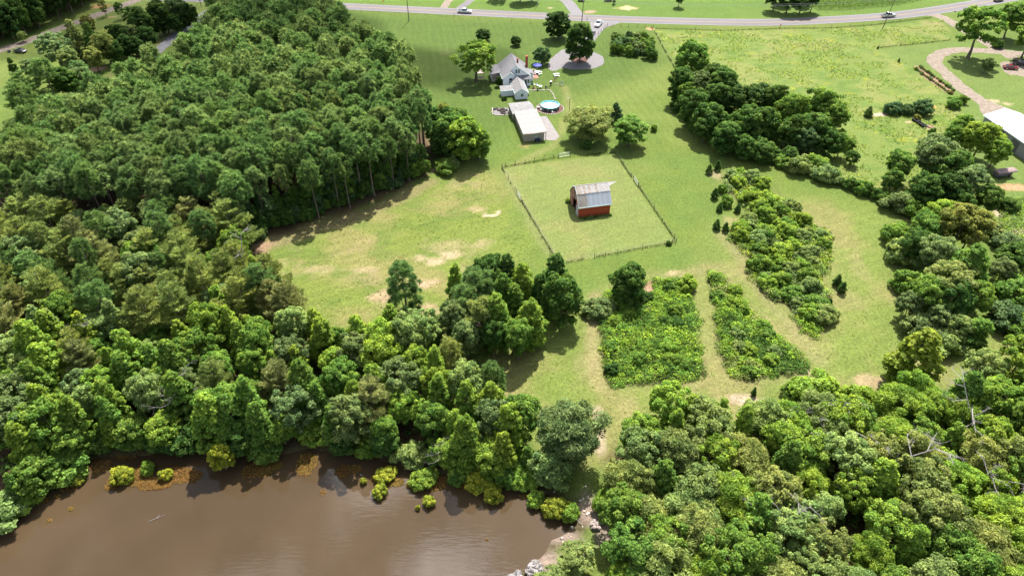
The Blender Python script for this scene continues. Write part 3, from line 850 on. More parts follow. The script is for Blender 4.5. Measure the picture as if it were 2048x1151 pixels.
M_ = M
for i in range(4):
    make_round('round', 100 + i, 12.0, 3.9, M=120, per=195, cr=0.18, L=0.38, W=0.26)
for i in range(3):
    make_round('oak', 120 + i, 12.0, 4.4, M=120, per=240, cr=0.145, gap=0.24, L=0.37, W=0.25, cb=0.12, lobes=8, r0=0.26)
for i in range(5):
    make_cone('cone', 140 + i, 12.0, (2.2, 2.6, 2.0, 2.4, 2.75)[i], M=92 + 4 * i, per=240, cr=0.22, L=0.37, W=0.25, p=0.58)
for i in range(3):
    make_round('dense', 160 + i, 11.0, 4.0, M=120, per=135, cr=0.185, cb=-0.03, zc=0.48, L=0.46, W=0.32, lobes=6)
for i in range(3):
    make_round('feather', 180 + i, 10.0, 3.8, M=84, per=230, cr=0.21, L=0.62, W=0.13, droop=0.25, rough_n=1.3, cb=0.02)
for i in range(4):
    make_round('bush', 200 + i, 3.0, 1.9, M=40, per=560, cr=0.26, cb=-0.08, zc=0.36, L=0.26, W=0.18, lobes=5, r0=0.07)
for i in range(2):
    make_cone('cedar', 220 + i, 4.0, 1.05, M=40, per=900, L=0.20, W=0.10, p=0.8, cr=0.34, r0=0.07, cb=0.02)
for i in range(2):
    make_cone('narrow', 230 + i, 9.0, 1.25, M=46, per=420, L=0.30, W=0.2, p=0.55, cr=0.42, r0=0.1, cb=0.05)
for i in range(6):
    make_loblolly(300 + i, 17.0 + 0.4 * (i % 3), (2.3, 2.75, 2.5, 3.0, 2.6, 2.2)[i], M=(40, 54, 48, 60, 44, 50)[i], cb=(0.62, 0.56, 0.60, 0.58, 0.65, 0.52)[i])
for i in range(5):
    make_layered(320 + i, 13.0, 4.2 + 0.2 * i)
for i in range(3):
    make_openpine(340 + i)
for i in range(3):
    make_dead(360 + i)

PAL = {   # leaf colours of the kinds of tree in the picture
    'dark green': (0.060, 0.120, 0.028), 'deep green': (0.088, 0.172, 0.036), 'mid green': (0.150, 0.262, 0.048), 'bright green': (0.215, 0.335, 0.052),
    'yellow-green': (0.250, 0.338, 0.048), 'grey-green': (0.172, 0.248, 0.086), 'olive': (0.235, 0.292, 0.084), 'olive-brown': (0.258, 0.284, 0.100),
    'blue-green': (0.104, 0.186, 0.068), 'pale green': (0.225, 0.315, 0.096), 'rusty green': (0.215, 0.240, 0.056), 'pine green': (0.148, 0.248, 0.076),
    'soft green': (0.188, 0.268, 0.088), 'weed green': (0.180, 0.250, 0.050), 'golden green': (0.310, 0.360, 0.048), 'pale grey': (0.48, 0.43, 0.40)}
KINDNAME = {'round': ('broadleaf_tree', 'tree'), 'oak': ('spreading_tree', 'tree'), 'cone': ('conical_tree', 'tree'), 'dense': ('dense_tree', 'tree'),
            'feather': ('feathery_tree', 'tree'), 'bush': ('shrub', 'shrub'), 'cedar': ('cedar_sapling', 'tree'), 'narrow': ('narrow_tree', 'tree'),
            'loblolly': ('pine_tree', 'tree'), 'layered': ('layered_pine', 'tree'), 'openpine': ('young_pine', 'tree'), 'dead': ('dead_tree', 'tree')}
FORM = {'round': 'round tree', 'oak': 'open tree', 'cone': 'pointed tree', 'dense': 'dense tree', 'feather': 'feathery tree',
        'bush': 'bush', 'cedar': 'small cedar', 'narrow': 'columnar tree', 'loblolly': 'tall pine', 'layered': 'layered pine', 'openpine': 'bushy pine', 'dead': 'dead bare tree'}

def plant(kind, xy, h, tone='mid green', wide=1.0, z=0.0, label=None, group=None, var=0.14, cat=None):
    trunk, crown, nh, nR = rnd.choice(PROTO[kind])
    nm, ct = KINDNAME[kind]
    s = h / nh
    root = empty(nm, (xy[0], xy[1], z), rnd.uniform(0, 6.283), label, cat or ct, group)
    root.scale = (s * wide, s * wide, s)
    t = link_mesh("trunk", trunk, root)
    if crown is not None:
        c = link_mesh("crown" if kind != 'bush' else "foliage", crown, root)
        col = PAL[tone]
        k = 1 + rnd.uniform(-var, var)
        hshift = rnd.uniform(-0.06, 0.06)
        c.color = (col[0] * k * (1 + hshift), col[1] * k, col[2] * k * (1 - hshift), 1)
    root['_d'] = f"{tone} {FORM[kind]}"
    return root

ONES = "zeroth first second third fourth fifth sixth seventh eighth ninth tenth eleventh twelfth thirteenth fourteenth fifteenth sixteenth seventeenth eighteenth nineteenth".split()
def ordw(n):
    if n < 20: return ONES[n]
    t = ["twent", "thirt", "fort", "fift", "sixt", "sevent", "eight", "ninet"][n // 10 - 2]
    return t + "ieth" if n % 10 == 0 else t + "y-" + ONES[n % 10]

def name_row(items, place, side="from the left", key=lambda o: o.location.x):
    for i, o in enumerate(sorted(items, key=key)):
        o['label'] = f"{o['_d']}, {ordw(i + 1)} {side} {place}"

def name_ranks(items, rank_of, along_of, band, rowphrase, side="from left"):
    """items grouped into rows by rank_of, numbered along each row"""
    if not items: return
    r0 = min(rank_of(o) for o in items)
    rows = {}
    for o in items:
        rows.setdefault(int((rank_of(o) - r0) / band), []).append(o)
    for b_, k in enumerate(sorted(rows)):
        for i, o in enumerate(sorted(rows[k], key=along_of)):
            o['label'] = f"{o['_d']}, {ordw(i + 1)} {side}, {ordw(b_ + 1)} row {rowphrase}"

# ------------------------------------------------------------------ the pine stand
p0, p1 = np.array(G(505, 482)), np.array(G(864, 350))
AX = (p1 - p0) / np.linalg.norm(p1 - p0)
AN = np.array([-AX[1], AX[0]])                       # into the stand, away from the field
pp = np.asarray(PINES) - p0
uv = np.stack([pp @ AX, pp @ AN], 1)
pts = scatter([tuple(q) for q in uv], 4.35, np.random.default_rng(5), 1.2, 0.40)
pts = pts[np.argsort(pts[:, 1])]
world_pts = p0 + pts[:, :1] * AX + pts[:, 1:] * AN
vis = np.abs(world_pts[:, 0]) < 0.79 * (world_pts[:, 1] + 40)
pts, world_pts = pts[vis], world_pts[vis]
dist = np.hypot(world_pts[:, 0], world_pts[:, 1] - 0)
near = np.argsort(dist)[:292]
is_near = np.zeros(len(pts), bool); is_near[near] = True
stand = []
mass_V, mass_T, mass_C = [], [], []
tr_V = MB()
tints = ['pine green', 'pine green', 'soft green', 'soft green', 'pine green']
for k, (w_, uvk) in enumerate(zip(world_pts, pts)):
    hh = float(np.clip(rnd.gauss(17.0, 1.5), 12.5, 20.0)) * (0.9 if uvk[1] < 4 else 1.0)
    tone = rnd.choice(tints)
    if is_near[k]:
        o = plant('loblolly', w_, hh, tone, rnd.uniform(0.88, 1.34), group="pines in the dense planted stand")
        o['_u'], o['_v'] = float(uvk[0]), float(uvk[1])
        stand.append(o)
    else:
        trunk, crown, nh, nR = rnd.choice(PROTO['loblolly'])
        n = len(crown.vertices)
        co = np.empty(n * 3, np.float32); crown.vertices.foreach_get("co", co)
        tn = np.empty(n, np.float32); crown.attributes["tone"].data.foreach_get("value", tn)
        Vq = co.reshape(-1, 4, 3)
        sel = np.random.default_rng(k).uniform(0, 1, len(Vq)) < 0.55
        Vq, tnq = Vq[sel], tn.reshape(-1, 4)[sel, 0]
        mid = Vq.mean(1, keepdims=True); Vq = mid + (Vq - mid) * 1.3
        a = rnd.uniform(0, 6.28); ca, sa = math.cos(a), math.sin(a); s = hh / nh; wd = rnd.uniform(0.98, 1.2) * s
        R3 = np.array([[ca * wd, sa * wd, 0], [-sa * wd, ca * wd, 0], [0, 0, s]])
        mass_V.append(Vq @ R3 + np.array([w_[0], w_[1], 0])); mass_T.append(tnq)
        col = np.array(PAL[tone]) * (1 + rnd.uniform(-0.14, 0.14))
        mass_C.append(np.repeat(col[None], len(tnq), 0))
        tr_V.tube([(w_[0], w_[1], -0.2), (w_[0], w_[1], hh * 0.9)], [0.18, 0.06], 5, cap=False)
name_ranks(stand, lambda o: o['_v'], lambda o: -o['_u'], 4.35 * 0.87, "behind the dry field", "from house side")
if mass_V:
    me = raw_mesh("pine_forest", np.concatenate(mass_V), [M['leaf_stuff']], 4, np.concatenate(mass_T), np.concatenate(mass_C))
    o = tag(link_mesh("pine_forest", me), "far back of the pine stand by the asphalt drive and the road", kind='stuff')
    t = tr_V.build("trunks", M['pine_bark'], o); t['kind'] = 'stuff'
print("pines", len(stand), "mass", len(mass_V))

# understory along the pine stand's field edge
rng_u = np.random.default_rng(31)
und = []
Lf = float(np.linalg.norm(p1 - p0))
for k in range(76):
    back = k % 2
    u = (k + rng_u.uniform(-0.6, 0.6)) / 76 * Lf
    v = rng_u.uniform(3.0, 5.5) if back else rng_u.uniform(0.6, 2.6)
    w_ = p0 + AX * u + AN * v
    kk = rnd.choice(['dense', 'round', 'cone', 'cone'] if back else ['dense', 'round', 'cone', 'bush', 'dense'])
    o = plant(kk, w_, (rng_u.uniform(6, 10) if back else rng_u.uniform(3.0, 5.5)) if kk != 'bush' else rng_u.uniform(2.2, 3.8), rnd.choice(['deep green', 'mid green', 'mid green', 'deep green', 'blue-green']), 1.05 if kk == 'bush' else 0.95, group="leafy understory along the pine stand edge")
    und.append(o)
name_row(und, "along the foot of the pine stand", "from the pond end", key=lambda o: o.location.x)

# ------------------------------------------------------------------ mixed wood, pond wood, right-hand wood
def wood(poly, spacing, seed, mix, margin, gname, floor=None):
    rng = np.random.default_rng(seed)
    out = []
    for x, y in scatter(poly, spacing, rng, margin, 0.34):
        if abs(x) > 0.80 * (y + 34) + 4 or y < 34: continue
        u = rng.uniform(); acc = 0
        for kind, pr, tones, h0, h1, wd in mix:
            acc += pr
            if u <= acc: break
        # like trees stand in loose drifts
        tn = tones[int((fbm(x, y, 16, seed) * 1.9 - 0.45 + rng.uniform(-0.35, 0.35)) * len(tones)) % len(tones)]
        out.append(plant(kind, (x, y), rng.uniform(h0, h1), tn, wd * rng.uniform(0.9, 1.12), group=gname))
    return out

mixed = wood(MIXED, 5.7, 41, [
    ('layered', 0.62, ['olive', 'olive-brown', 'olive', 'pine green'], 10.5, 14.5, 1.08),
    ('loblolly', 0.10, ['pine green', 'olive'], 13, 15, 1.1),
    ('cone', 0.11, ['bright green', 'pale green'], 10, 14, 1.1),
    ('round', 0.17, ['grey-green', 'pale green', 'mid green'], 9, 13, 0.95)], -0.5, "olive pines and broadleaf trees of the mixed wood")
name_ranks(mixed, lambda o: -o.location.y, lambda o: o.location.x, 5.5, "below the pine stand")
broad = wood(BROAD, 5.0, 43, [
    ('cone', 0.46, ['mid green', 'bright green', 'yellow-green', 'bright green', 'mid green', 'bright green', 'mid green'], 9.0, 14.5, 1.12),
    ('round', 0.29, ['mid green', 'bright green', 'pale green', 'mid green'], 8.0, 13.5, 0.85),
    ('oak', 0.19, ['mid green', 'pale green', 'grey-green', 'bright green'], 9, 12.5, 0.92),
    ('layered', 0.06, ['olive', 'olive-brown'], 10, 12.5, 1.0)], -1.0, "broadleaf trees of the wood along the pond")
name_ranks(broad, lambda o: o.location.y, lambda o: o.location.x, 5.5, "back from the pond")
rightw = wood(RIGHTW, 5.4, 47, [
    ('round', 0.17, ['mid green', 'bright green', 'pale green', 'bright green'], 8, 12, 0.98),
    ('oak', 0.30, ['mid green', 'olive', 'pale green', 'bright green', 'bright green'], 8.5, 12.5, 1.02),
    ('cone', 0.24, ['bright green', 'mid green', 'bright green'], 9, 12.5, 1.2),
    ('feather', 0.29, ['olive', 'bright green', 'pale green', 'bright green'], 7, 10.5, 1.1)], -0.3, "trees of the wood right of the pond")
name_ranks(rightw, lambda o: -o.location.y, lambda o: o.location.x, 5.5, "below the mown field")
print("woods", len(mixed), len(broad), len(rightw))

# ------------------------------------------------------------------ single trees and small groups
WIDER = 1.2
def tops(rows, group, place, side="from the left", key=lambda o: o.location.x):
    """rows of (kind, top px, top py, height, tone, wide)"""
    out = []
    for kind, px, py, h, tone, wd in rows:
        out.append(plant(kind, G(px, py, h * 0.96), h, tone, wd * WIDER, group=group))
    name_row(out, place, side, key)
    return out

def bases(rows, group=None, place=None, side="from the left"):
    """rows of (kind, base px, base py, height, tone, wide[, label])"""
    out = []
    for r in rows:
        kind, px, py, h, tone, wd = r[:6]
        o = plant(kind, G(px, py), h, tone, wd, group=group)
        if len(r) > 6: o['label'] = r[6]
        out.append(o)
    if place: name_row([o for o in out], place, side)
    return out

# the clump in the middle of the field
tops([('cone', 1113, 508, 13.5, 'deep green', 1.25), ('dense', 1122, 552, 12.5, 'deep green', 0.8), ('cone', 1082, 548, 10.5, 'deep green', 1.0),
      ('round', 978, 512, 13.0, 'deep green', 0.72), ('cone', 1014, 508, 13.0, 'deep green', 1.1), ('cone', 1044, 528, 12.0, 'bright green', 1.0),
      ('cone', 1006, 548, 11.5, 'mid green', 0.95), ('openpine', 950, 542, 13.0, 'pine green', 1.15), ('openpine', 928, 575, 12.0, 'pine green', 1.1),
      ('round', 908, 600, 11.5, 'grey-green', 0.75), ('cone', 992, 590, 13.5, 'bright green', 1.0), ('openpine', 962, 600, 12.5, 'olive', 1.05),
      ('round', 930, 640, 10.5, 'grey-green', 0.7), ('cone', 1062, 600, 12.5, 'bright green', 1.05), ('round', 1037, 642, 10.5, 'mid green', 0.7),
      ('narrow', 909, 528, 9.5, 'bright green', 1.1), ('oak', 985, 640, 10, 'deep green', 0.65), ('cone', 1030, 570, 10, 'mid green', 1.0)],
     "trees of the clump in the field", "in the clump below the fenced paddock")
bases([('openpine', 814, 628, 13.6, 'pine green', 1.12, "lone bushy pine on bare tan ground in the dry field"),
       ('narrow', 870, 694, 8.0, 'mid green', 1.25, "small columnar tree beside the gap at the dry field's end"),
       ('openpine', 905, 760, 10.5, 'olive', 1.1, "olive bushy pine at the corner below the field clump"),
       ('openpine', 985, 812, 11.0, 'pine green', 1.0, "bushy pine at the wood's edge facing the open strip"),
       ('round', 1040, 880, 11.5, 'mid green', 0.95, "green tree on the wood's corner left of the spreading tree"),
       ('feather', 1138, 925, 12.5, 'grey-green', 1.15, "large grey-green spreading tree alone at the pond's head"),
       ('dense', 1252, 602, 10.5, 'deep green', 0.95, "dark rounded tree at the top corner of the square bramble patch"),
       ('bush', 1196, 626, 3.6, 'grey-green', 1.35, "blue-green bush on the left edge of the square bramble patch"),
       ('bush', 1375, 575, 3.4, 'bright green', 1.0, "bright bush at the top right corner of the square bramble patch")])

# house garden
bases([('oak', 953, 163, 14.2, 'bright green', 1.42, "spreading yellowish-green shade tree beside the white house"),
       ('dense', 967, 82, 5.0, 'dark green', 1.55, "dark round bush on the lawn above the shade tree"),
       ('dense', 1031, 92, 3.8, 'dark green', 1.5, "small low dark bush on the lawn behind the house roof"),
       ('dense', 1083, 128, 6.6, 'blue-green', 1.3, "mushroom-shaped dark tree by the patio and blue parasol"),
       ('dense', 1116, 78, 11.0, 'dark green', 1.28, "very dark round tree by the road end of the lawn"),
       ('dense', 1158, 126, 15.6, 'dark green', 0.9, "huge dark tree growing in the gravel turning circle"),
       ('bush', 999, 146, 2.6, 'dark green', 1.1, "dark shrub against the porch side of the white house"),
       ('dense', 998, 173, 3.6, 'dark green', 0.95, "dark round shrub against the front wing of the house"),
       ('bush', 1008, 200, 1.3, 'dark green', 1.1, "clipped small round shrub in front of the lean-to"),
       ('feather', 1180, 280, 9.4, 'olive', 2.0, "wide brownish-olive thicket tree above the paddock gate"),
       ('cedar', 1229, 243, 6.2, 'blue-green', 1.45, "blue-green conical conifer behind the two garden bushes"),
       ('round', 1256, 290, 8.6, 'mid green', 1.75, "green round tree beside the olive thicket tree"),
       ('bush', 1172, 296, 2.6, 'deep green', 1.0, "small dark shrub at the foot of the olive thicket tree"),
       ('bush', 1308, 262, 2.2, 'mid green', 0.75, "lone small sapling on the mown lawn past the round tree"),
       ('dense', 938, 318, 13.5, 'bright green', 1.15, "glossy bright green tree at the house end of the stand"),
       ('dense', 912, 296, 13.0, 'deep green', 1.05, "dark green tree behind the glossy tree by the pine stand"),
       ('dense', 958, 318, 10.0, 'mid green', 1.05, "green tree overhanging the lawn beside the glossy tree"),
       ('bush', 905, 336, 3.5, 'grey-green', 1.0, "grey-green shrub under the trees at the pine stand corner"),
       ('openpine', 893, 290, 13, 'olive', 0.95, "olive bushy pine between the stand and the glossy tree")])

tops([('dense', 888, 206, 13.5, 'deep green', 0.95), ('round', 902, 222, 12.5, 'mid green', 0.9), ('dense', 884, 240, 12, 'deep green', 0.85), ('round', 905, 252, 10, 'deep green', 0.85), ('cone', 918, 225, 11.5, 'mid green', 1.1), ('bush', 890, 318, 3.6, 'mid green', 1.2)],
     "trees joining the pine stand and the glossy tree", "between the pine stand and the glossy tree")

# orchard block: small trees on a grid
orch = []
oa, ob, oc, od = (np.array(G(*p)) for p in ((1234, 84), (1296, 84), (1304, 118), (1230, 108)))
for i in range(6):
    for j in range(5):
        s, t = i / 5, j / 4
        p = (oa * (1 - s) + ob * s) * (1 - t) + (od * (1 - s) + oc * s) * t
        o = plant('dense' if (i + j) % 3 else 'bush', (p[0] + rnd.uniform(-.7, .7), p[1] + rnd.uniform(-.7, .7)), rnd.uniform(3.0, 4.6), rnd.choice(['blue-green', 'mid green', 'grey-green', 'deep green']), rnd.uniform(0.85, 1.05), group="small trees of the square orchard block", var=0.1)
        o['_i'], o['_j'] = i, j; orch.append(o)
for o in orch:
    o['label'] = f"{o['_d']}, {ordw(o['_i'] + 1)} from the left, {ordw(5 - o['_j'])} row of the orchard block"

# curved tree row
tops([('dense', 1388, 80, 14, 'mid green', 1.0), ('round', 1367, 135, 12, 'deep green', 0.85), ('dense', 1432, 122, 12, 'dark green', 0.8), ('round', 1452, 135, 12, 'deep green', 0.95),
      ('oak', 1405, 142, 10.5, 'grey-green', 0.9), ('round', 1440, 168, 12, 'deep green', 0.95), ('round', 1395, 180, 12, 'deep green', 0.95), ('dense', 1482, 168, 12.5, 'dark green', 0.95),
      ('dense', 1522, 163, 12, 'dark green', 0.95), ('round', 1560, 170, 12.5, 'deep green', 0.85), ('dense', 1500, 208, 12, 'deep green', 0.95), ('dense', 1430, 202, 12, 'deep green', 1.0),
      ('round', 1416, 232, 8.5, 'deep green', 1.0), ('dense', 1462, 240, 10.5, 'deep green', 0.95), ('dense', 1540, 212, 11.5, 'deep green', 0.9), ('round', 1592, 186, 13, 'mid green', 0.9),
      ('dense', 1606, 225, 11.5, 'deep green', 0.95), ('dense', 1656, 176, 13.5, 'mid green', 1.0), ('dense', 1640, 222, 12, 'deep green', 0.95), ('round', 1682, 208, 11, 'mid green', 0.85),
      ('cone', 1557, 228, 9, 'mid green', 1.1), ('round', 1620, 256, 8.5, 'blue-green', 0.95), ('dense', 1668, 258, 9, 'deep green', 0.9), ('dense', 1495, 268, 8, 'deep green', 0.95),
      ('dense', 1532, 285, 6.5, 'deep green', 1.0), ('round', 1375, 165, 9, 'mid green', 0.8), ('round', 1690, 268, 7, 'mid green', 0.8)],
     "trees of the curved row by the pasture", "in the curved tree row by the pasture")
for k, (px, py) in enumerate([(1352, 206), (1360, 222), (1370, 236), (1382, 250), (1397, 260), (1413, 268), (1430, 278), (1447, 286), (1465, 294), (1482, 300), (1520, 312), (1548, 320), (1577, 326), (1630, 340), (1700, 330), (1695, 300)]):
    o_ = plant(('dense', 'bush', 'round')[k % 3], G(px, py), rnd.uniform(3.6, 6.0), rnd.choice(['deep green', 'mid green', 'deep green']), 1.3, group="low growth at the foot of the curved tree row")
    o_['label'] = f"{o_['_d']}, {ordw(k + 1)} low one along the foot of the curved tree row"
hedge = bases([('bush', 1505, 312, 3.2, 'deep green', 1.3), ('bush', 1535, 322, 3.0, 'deep green', 1.3), ('bush', 1562, 332, 3.2, 'mid green', 1.2), ('bush', 1597, 344, 4.8, 'pale green', 1.15),
               ('bush', 1648, 360, 4.4, 'pale green', 1.3), ('bush', 1676, 366, 2.4, 'mid green', 1.1), ('bush', 1700, 376, 3.2, 'deep green', 1.0), ('bush', 1722, 386, 3.8, 'mid green', 1.0),
               ('bush', 1746, 394, 3.0, 'deep green', 1.1), ('bush', 1768, 404, 3.0, 'mid green', 1.2), ('bush', 1795, 418, 5.0, 'grey-green', 1.25), ('bush', 1826, 432, 4.6, 'mid green', 1.1), ('bush', 1845, 436, 4.0, 'grey-green', 1.0)],
              "bushes of the hedge line beside the mown strip", "in the hedge line below the pasture")

# right-hand clumps
tops([('round', 1812, 302, 9.5, 'mid green', 0.95), ('round', 1795, 340, 7.5, 'deep green', 0.9), ('round', 1885, 276, 13, 'grey-green', 1.05), ('dense', 1928, 300, 12.5, 'deep green', 1.0), ('dense', 1870, 345, 10.5, 'deep green', 0.95),
      ('dense', 1915, 345, 11, 'dark green', 0.9), ('round', 1958, 335, 11, 'grey-green', 0.95), ('round', 1990, 372, 8.5, 'deep green', 0.95), ('dense', 1935, 385, 8, 'deep green', 0.9),
      ('round', 1935, 226, 10.5, 'mid green', 0.8), ('round', 1978, 246, 11.5, 'bright green', 1.15), ('round', 1920, 250, 8.5, 'mid green', 0.9), ('round', 2008, 275, 9.5, 'bright green', 0.9)],
     "trees of the clump beside the grey metal shed", "in the clump by the metal shed")
tops([('round', 1900, 398, 11, 'bright green', 0.95), ('oak', 1945, 408, 14, 'rusty green', 0.95), ('round', 1965, 420, 12, 'rusty green', 0.8), ('round', 1868, 428, 10.5, 'mid green', 0.95),
      ('bush', 1802, 448, 5.2, 'mid green', 0.9), ('bush', 1812, 478, 5.4, 'pale green', 0.9), ('round', 1845, 462, 9.5, 'deep green', 0.85), ('round', 1890, 476, 11, 'grey-green', 0.9),
      ('cone', 1960, 492, 14, 'mid green', 1.2), ('oak', 1915, 528, 12, 'olive', 1.1), ('bush', 1830, 545, 5.0, 'mid green', 0.95), ('round', 1872, 560, 10, 'mid green', 0.9),
      ('round', 1830, 588, 7, 'grey-green', 0.9), ('dense', 1930, 560, 11, 'deep green', 0.9), ('round', 1968, 565, 9, 'mid green', 0.9), ('bush', 1850, 636, 4.8, 'grey-green', 1.0),
      ('round', 1885, 612, 7, 'grey-green', 0.95), ('round', 1932, 630, 7, 'pale green', 0.95), ('round', 1970, 640, 6.5, 'mid green', 0.9), ('bush', 1905, 662, 4.4, 'pale green', 1.1), ('bush', 1872, 655, 4.0, 'grey-green', 1.1), ('bush', 1955, 668, 3.6, 'deep green', 1.0)],
     "trees of the big rounded thicket beside the field", "in the big rounded thicket")
tops([('round', 2018, 520, 7, 'grey-green', 0.95), ('bush', 2042, 562, 5.2, 'mid green', 1.1), ('bush', 2050, 490, 4.6, 'deep green', 1.1), ('bush', 2025, 470, 4, 'grey-green', 1.1), ('bush', 2032, 616, 5.0, 'blue-green', 1.15), ('bush', 2060, 640, 4.5, 'mid green', 1.0), ('bush', 1998, 450, 3.6, 'olive', 1.1), ('bush', 2020, 395, 3, 'deep green', 1.2)],
     "scattered bushes right of the big thicket", "right of the big rounded thicket")
bases([('cone', 1808, 765, 13.5, 'yellow-green', 1.75, "tall yellow-green pointed tree standing up before the right-hand wood"),
       ('bush', 1620, 805, 5.6, 'bright green', 1.3, "bright rounded bush left of the gap in the right-hand wood"),
       ('bush', 1588, 800, 3.6, 'mid green', 1.1, "lower bush leaning out of the bright rounded bush"),
       ('bush', 1708, 815, 4.8, 'bright green', 1.1, "bright bush right of the gap in the right-hand wood"),
       ('cedar', 1506, 790, 2.2, 'deep green', 0.9, "tiny lone conifer by the pale bare patch"),
       ('bush', 1772, 208, 0.1, 'mid green', 1.0) if False else ('cedar', 1735, 233, 3.4, 'deep green', 1.5, "dark conical shrub beside the pale soil patch in the pasture"),
       ('cedar', 1797, 124, 1.6, 'deep green', 1.0, "tiny dark cedar in the pasture below the fence corner"),
       ('cedar', 1755, 98, 1.2, 'dark green', 1.2, "tiny dark bush at the pasture fence corner"),
       ('bush', 1783, 226, 3.6, 'blue-green', 1.2, "leftmost rounded bush above the old harrow"),
       ('bush', 1812, 228, 3.4, 'blue-green', 1.0, "middle rounded bush above the old harrow"),
       ('bush', 1840, 226, 4.6, 'blue-green', 1.05, "tallest rounded bush beside the orange tub"),
       ('bush', 1905, 214, 3.2, 'mid green', 1.2, "leafy bush at the end of the flower bed"), ('bush', 1922, 206, 2.8, 'mid green', 1.0, "bush next to the dirt drive above the shed trees"),
       ('bush', 1833, 240, 1.8, 'rusty green', 1.0, "reddish-brown dry shrub above the old harrow"), ('bush', 1868, 246, 0.9, 'deep green', 1.0, "tiny dark shrub on the grass past the harrow"), ('bush', 1862, 268, 2.0, 'deep green', 0.9, "small dark shrub at the harrow's end"),
       ('oak', 1935, 116, 19.5, 'mid green', 1.15, "large spreading shade tree on the loop of the dirt drive"),
       ('round', 2008, 78, 14, 'mid green', 1.3, "dark green tree behind the parked dark pickup"), ('round', 2042, 116, 13.5, 'mid green', 1.2, "leafy tree overhanging the red car"),
       ('round', 2056, 60, 13, 'mid green', 1.25, "green tree at the far right edge near the road"), ('round', 2085, 128, 11, 'mid green', 1.0, "tree beside the far right parked pickup"),
       ('feather', 1968, 146, 5.6, 'grey-green', 1.05, "weeping grey-green bush on the grass by the red car"), ('bush', 1992, 96, 3.2, 'deep green', 1.0, "low bush between the shade tree and parked cars")])

# beyond the road
bases([('round', 1357, 14, 7.5, 'deep green', 1.0, "small round tree alone on the lawn beyond the road"), ('round', 1040, 4, 12, 'mid green', 1.1, "tree beyond the road with its crown cut by the frame"),
       ('round', 1064, 2, 12, 'mid green', 1.0, "second tree beyond the road near the branching drive"), ('oak', 1000, -2, 12, 'mid green', 1.0, "tree behind the pair beyond the road"),
       ('narrow', 1228, 8, 5, 'deep green', 1.0, "dark narrow trunk-like tree beyond the road"), ('bush', 1216, 2, 2.5, 'deep green', 1.0, "dark bush beyond the road by the narrow tree"), ('bush', 1163, 2, 2.5, 'deep green', 1.0, "dark bush beyond the road above the pole"),
       ('round', 1545, 22, 12, 'dark green', 1.05), ('round', 1572, 26, 12.5, 'dark green', 1.05), ('round', 1598, 28, 12, 'deep green', 1.05), ('round', 1620, 24, 11, 'dark green', 0.95), ('round', 1560, 6, 13, 'dark green', 1.05), ('round', 1600, 6, 13, 'dark green', 1.05)])
dk = [o for o in bpy.data.objects if o.type == 'EMPTY' and 'label' not in o and o.get('category') == 'tree' and o.location.y > 270 and 80 < o.location.x < 190]
name_row(dk, "in the dark clump shading the road")
for o in dk: o['group'] = "dark trees shading the road"

# far left: the dark wood, and the belt between the two drives
fw = []
for k, (x, y) in enumerate(scatter(GP([(-60, 112), (45, 72), (105, 52), (160, 26), (205, -6), (150, -45), (-160, -40)]), 6.5, np.random.default_rng(77), 0, 0.3)):
    if abs(x) > 0.80 * (y + 40): continue
    fw.append(plant('dense' if k % 3 else 'round', (x, y), rnd.uniform(14, 17.5), rnd.choice(['dark green', 'deep green', 'dark green', 'deep green']), rnd.uniform(0.75, 0.9), group="tall dark wood beyond the gravel road"))
name_ranks(fw, lambda o: o.location.y, lambda o: o.location.x, 7, "of dark wood beyond the gravel road")
belt = tops([('oak', 95, 66, 13, 'grey-green', 1.1), ('round', 130, 95, 10, 'grey-green', 0.9), ('layered', 40, 148, 13, 'pine green', 1.15), ('loblolly', 78, 122, 15, 'pine green', 1.35), ('loblolly', 30, 172, 15, 'pine green', 1.3), ('narrow', 17, 116, 7, 'deep green', 1.2), ('round', 52, 118, 8, 'grey-green', 0.9),
             ('cone', 135, 40, 15, 'olive', 1.15), ('cone', 170, 46, 14, 'deep green', 1.0), ('round', 196, 62, 12, 'olive', 0.85), ('dense', 228, 46, 10.5, 'dark green', 0.95), ('dense', 242, 66, 9, 'dark green', 0.9), ('dense', 215, 78, 9, 'deep green', 0.9),
             ('dense', 267, 8, 14, 'dark green', 0.9), ('round', 255, 48, 9, 'grey-green', 0.9), ('dense', 284, 52, 9, 'dark green', 0.95), ('dense', 306, -4, 14, 'dark green', 0.8), ('dense', 322, 18, 9.5, 'deep green', 0.9),
             ('round', 345, -6, 12, 'grey-green', 0.9), ('dense', 367, 4, 11, 'dark green', 0.85), ('dense', 345, 26, 8, 'deep green', 0.9), ('oak', 150, 132, 9, 'grey-green', 0.9), ('dense', 150, 118, 9.5, 'pine green', 0.95), ('oak', 168, 30, 9, 'rusty green', 0.75), ('round', 180, 95, 9, 'olive', 0.85), ('dense', 112, 130, 11, 'deep green', 0.9), ('round', 300, 40, 7, 'deep green', 1.0), ('dense', 262, 70, 8, 'dark green', 1.0)],
            "trees of the belt between the two drives", "in the belt between the two drives")
bases([('oak', 213, 33, 7.0, 'rusty green', 0.75, "thin reddish-tinged tree on the lawn beside the gravel road"), ('oak', 245, 38, 7.0, 'deep green', 0.8, "thin dark young tree beside the reddish-tinged tree"), ('feather', 48, 84, 4.2, 'pale green', 1.1, "pale low bush at the wood's edge by the gravel road")])

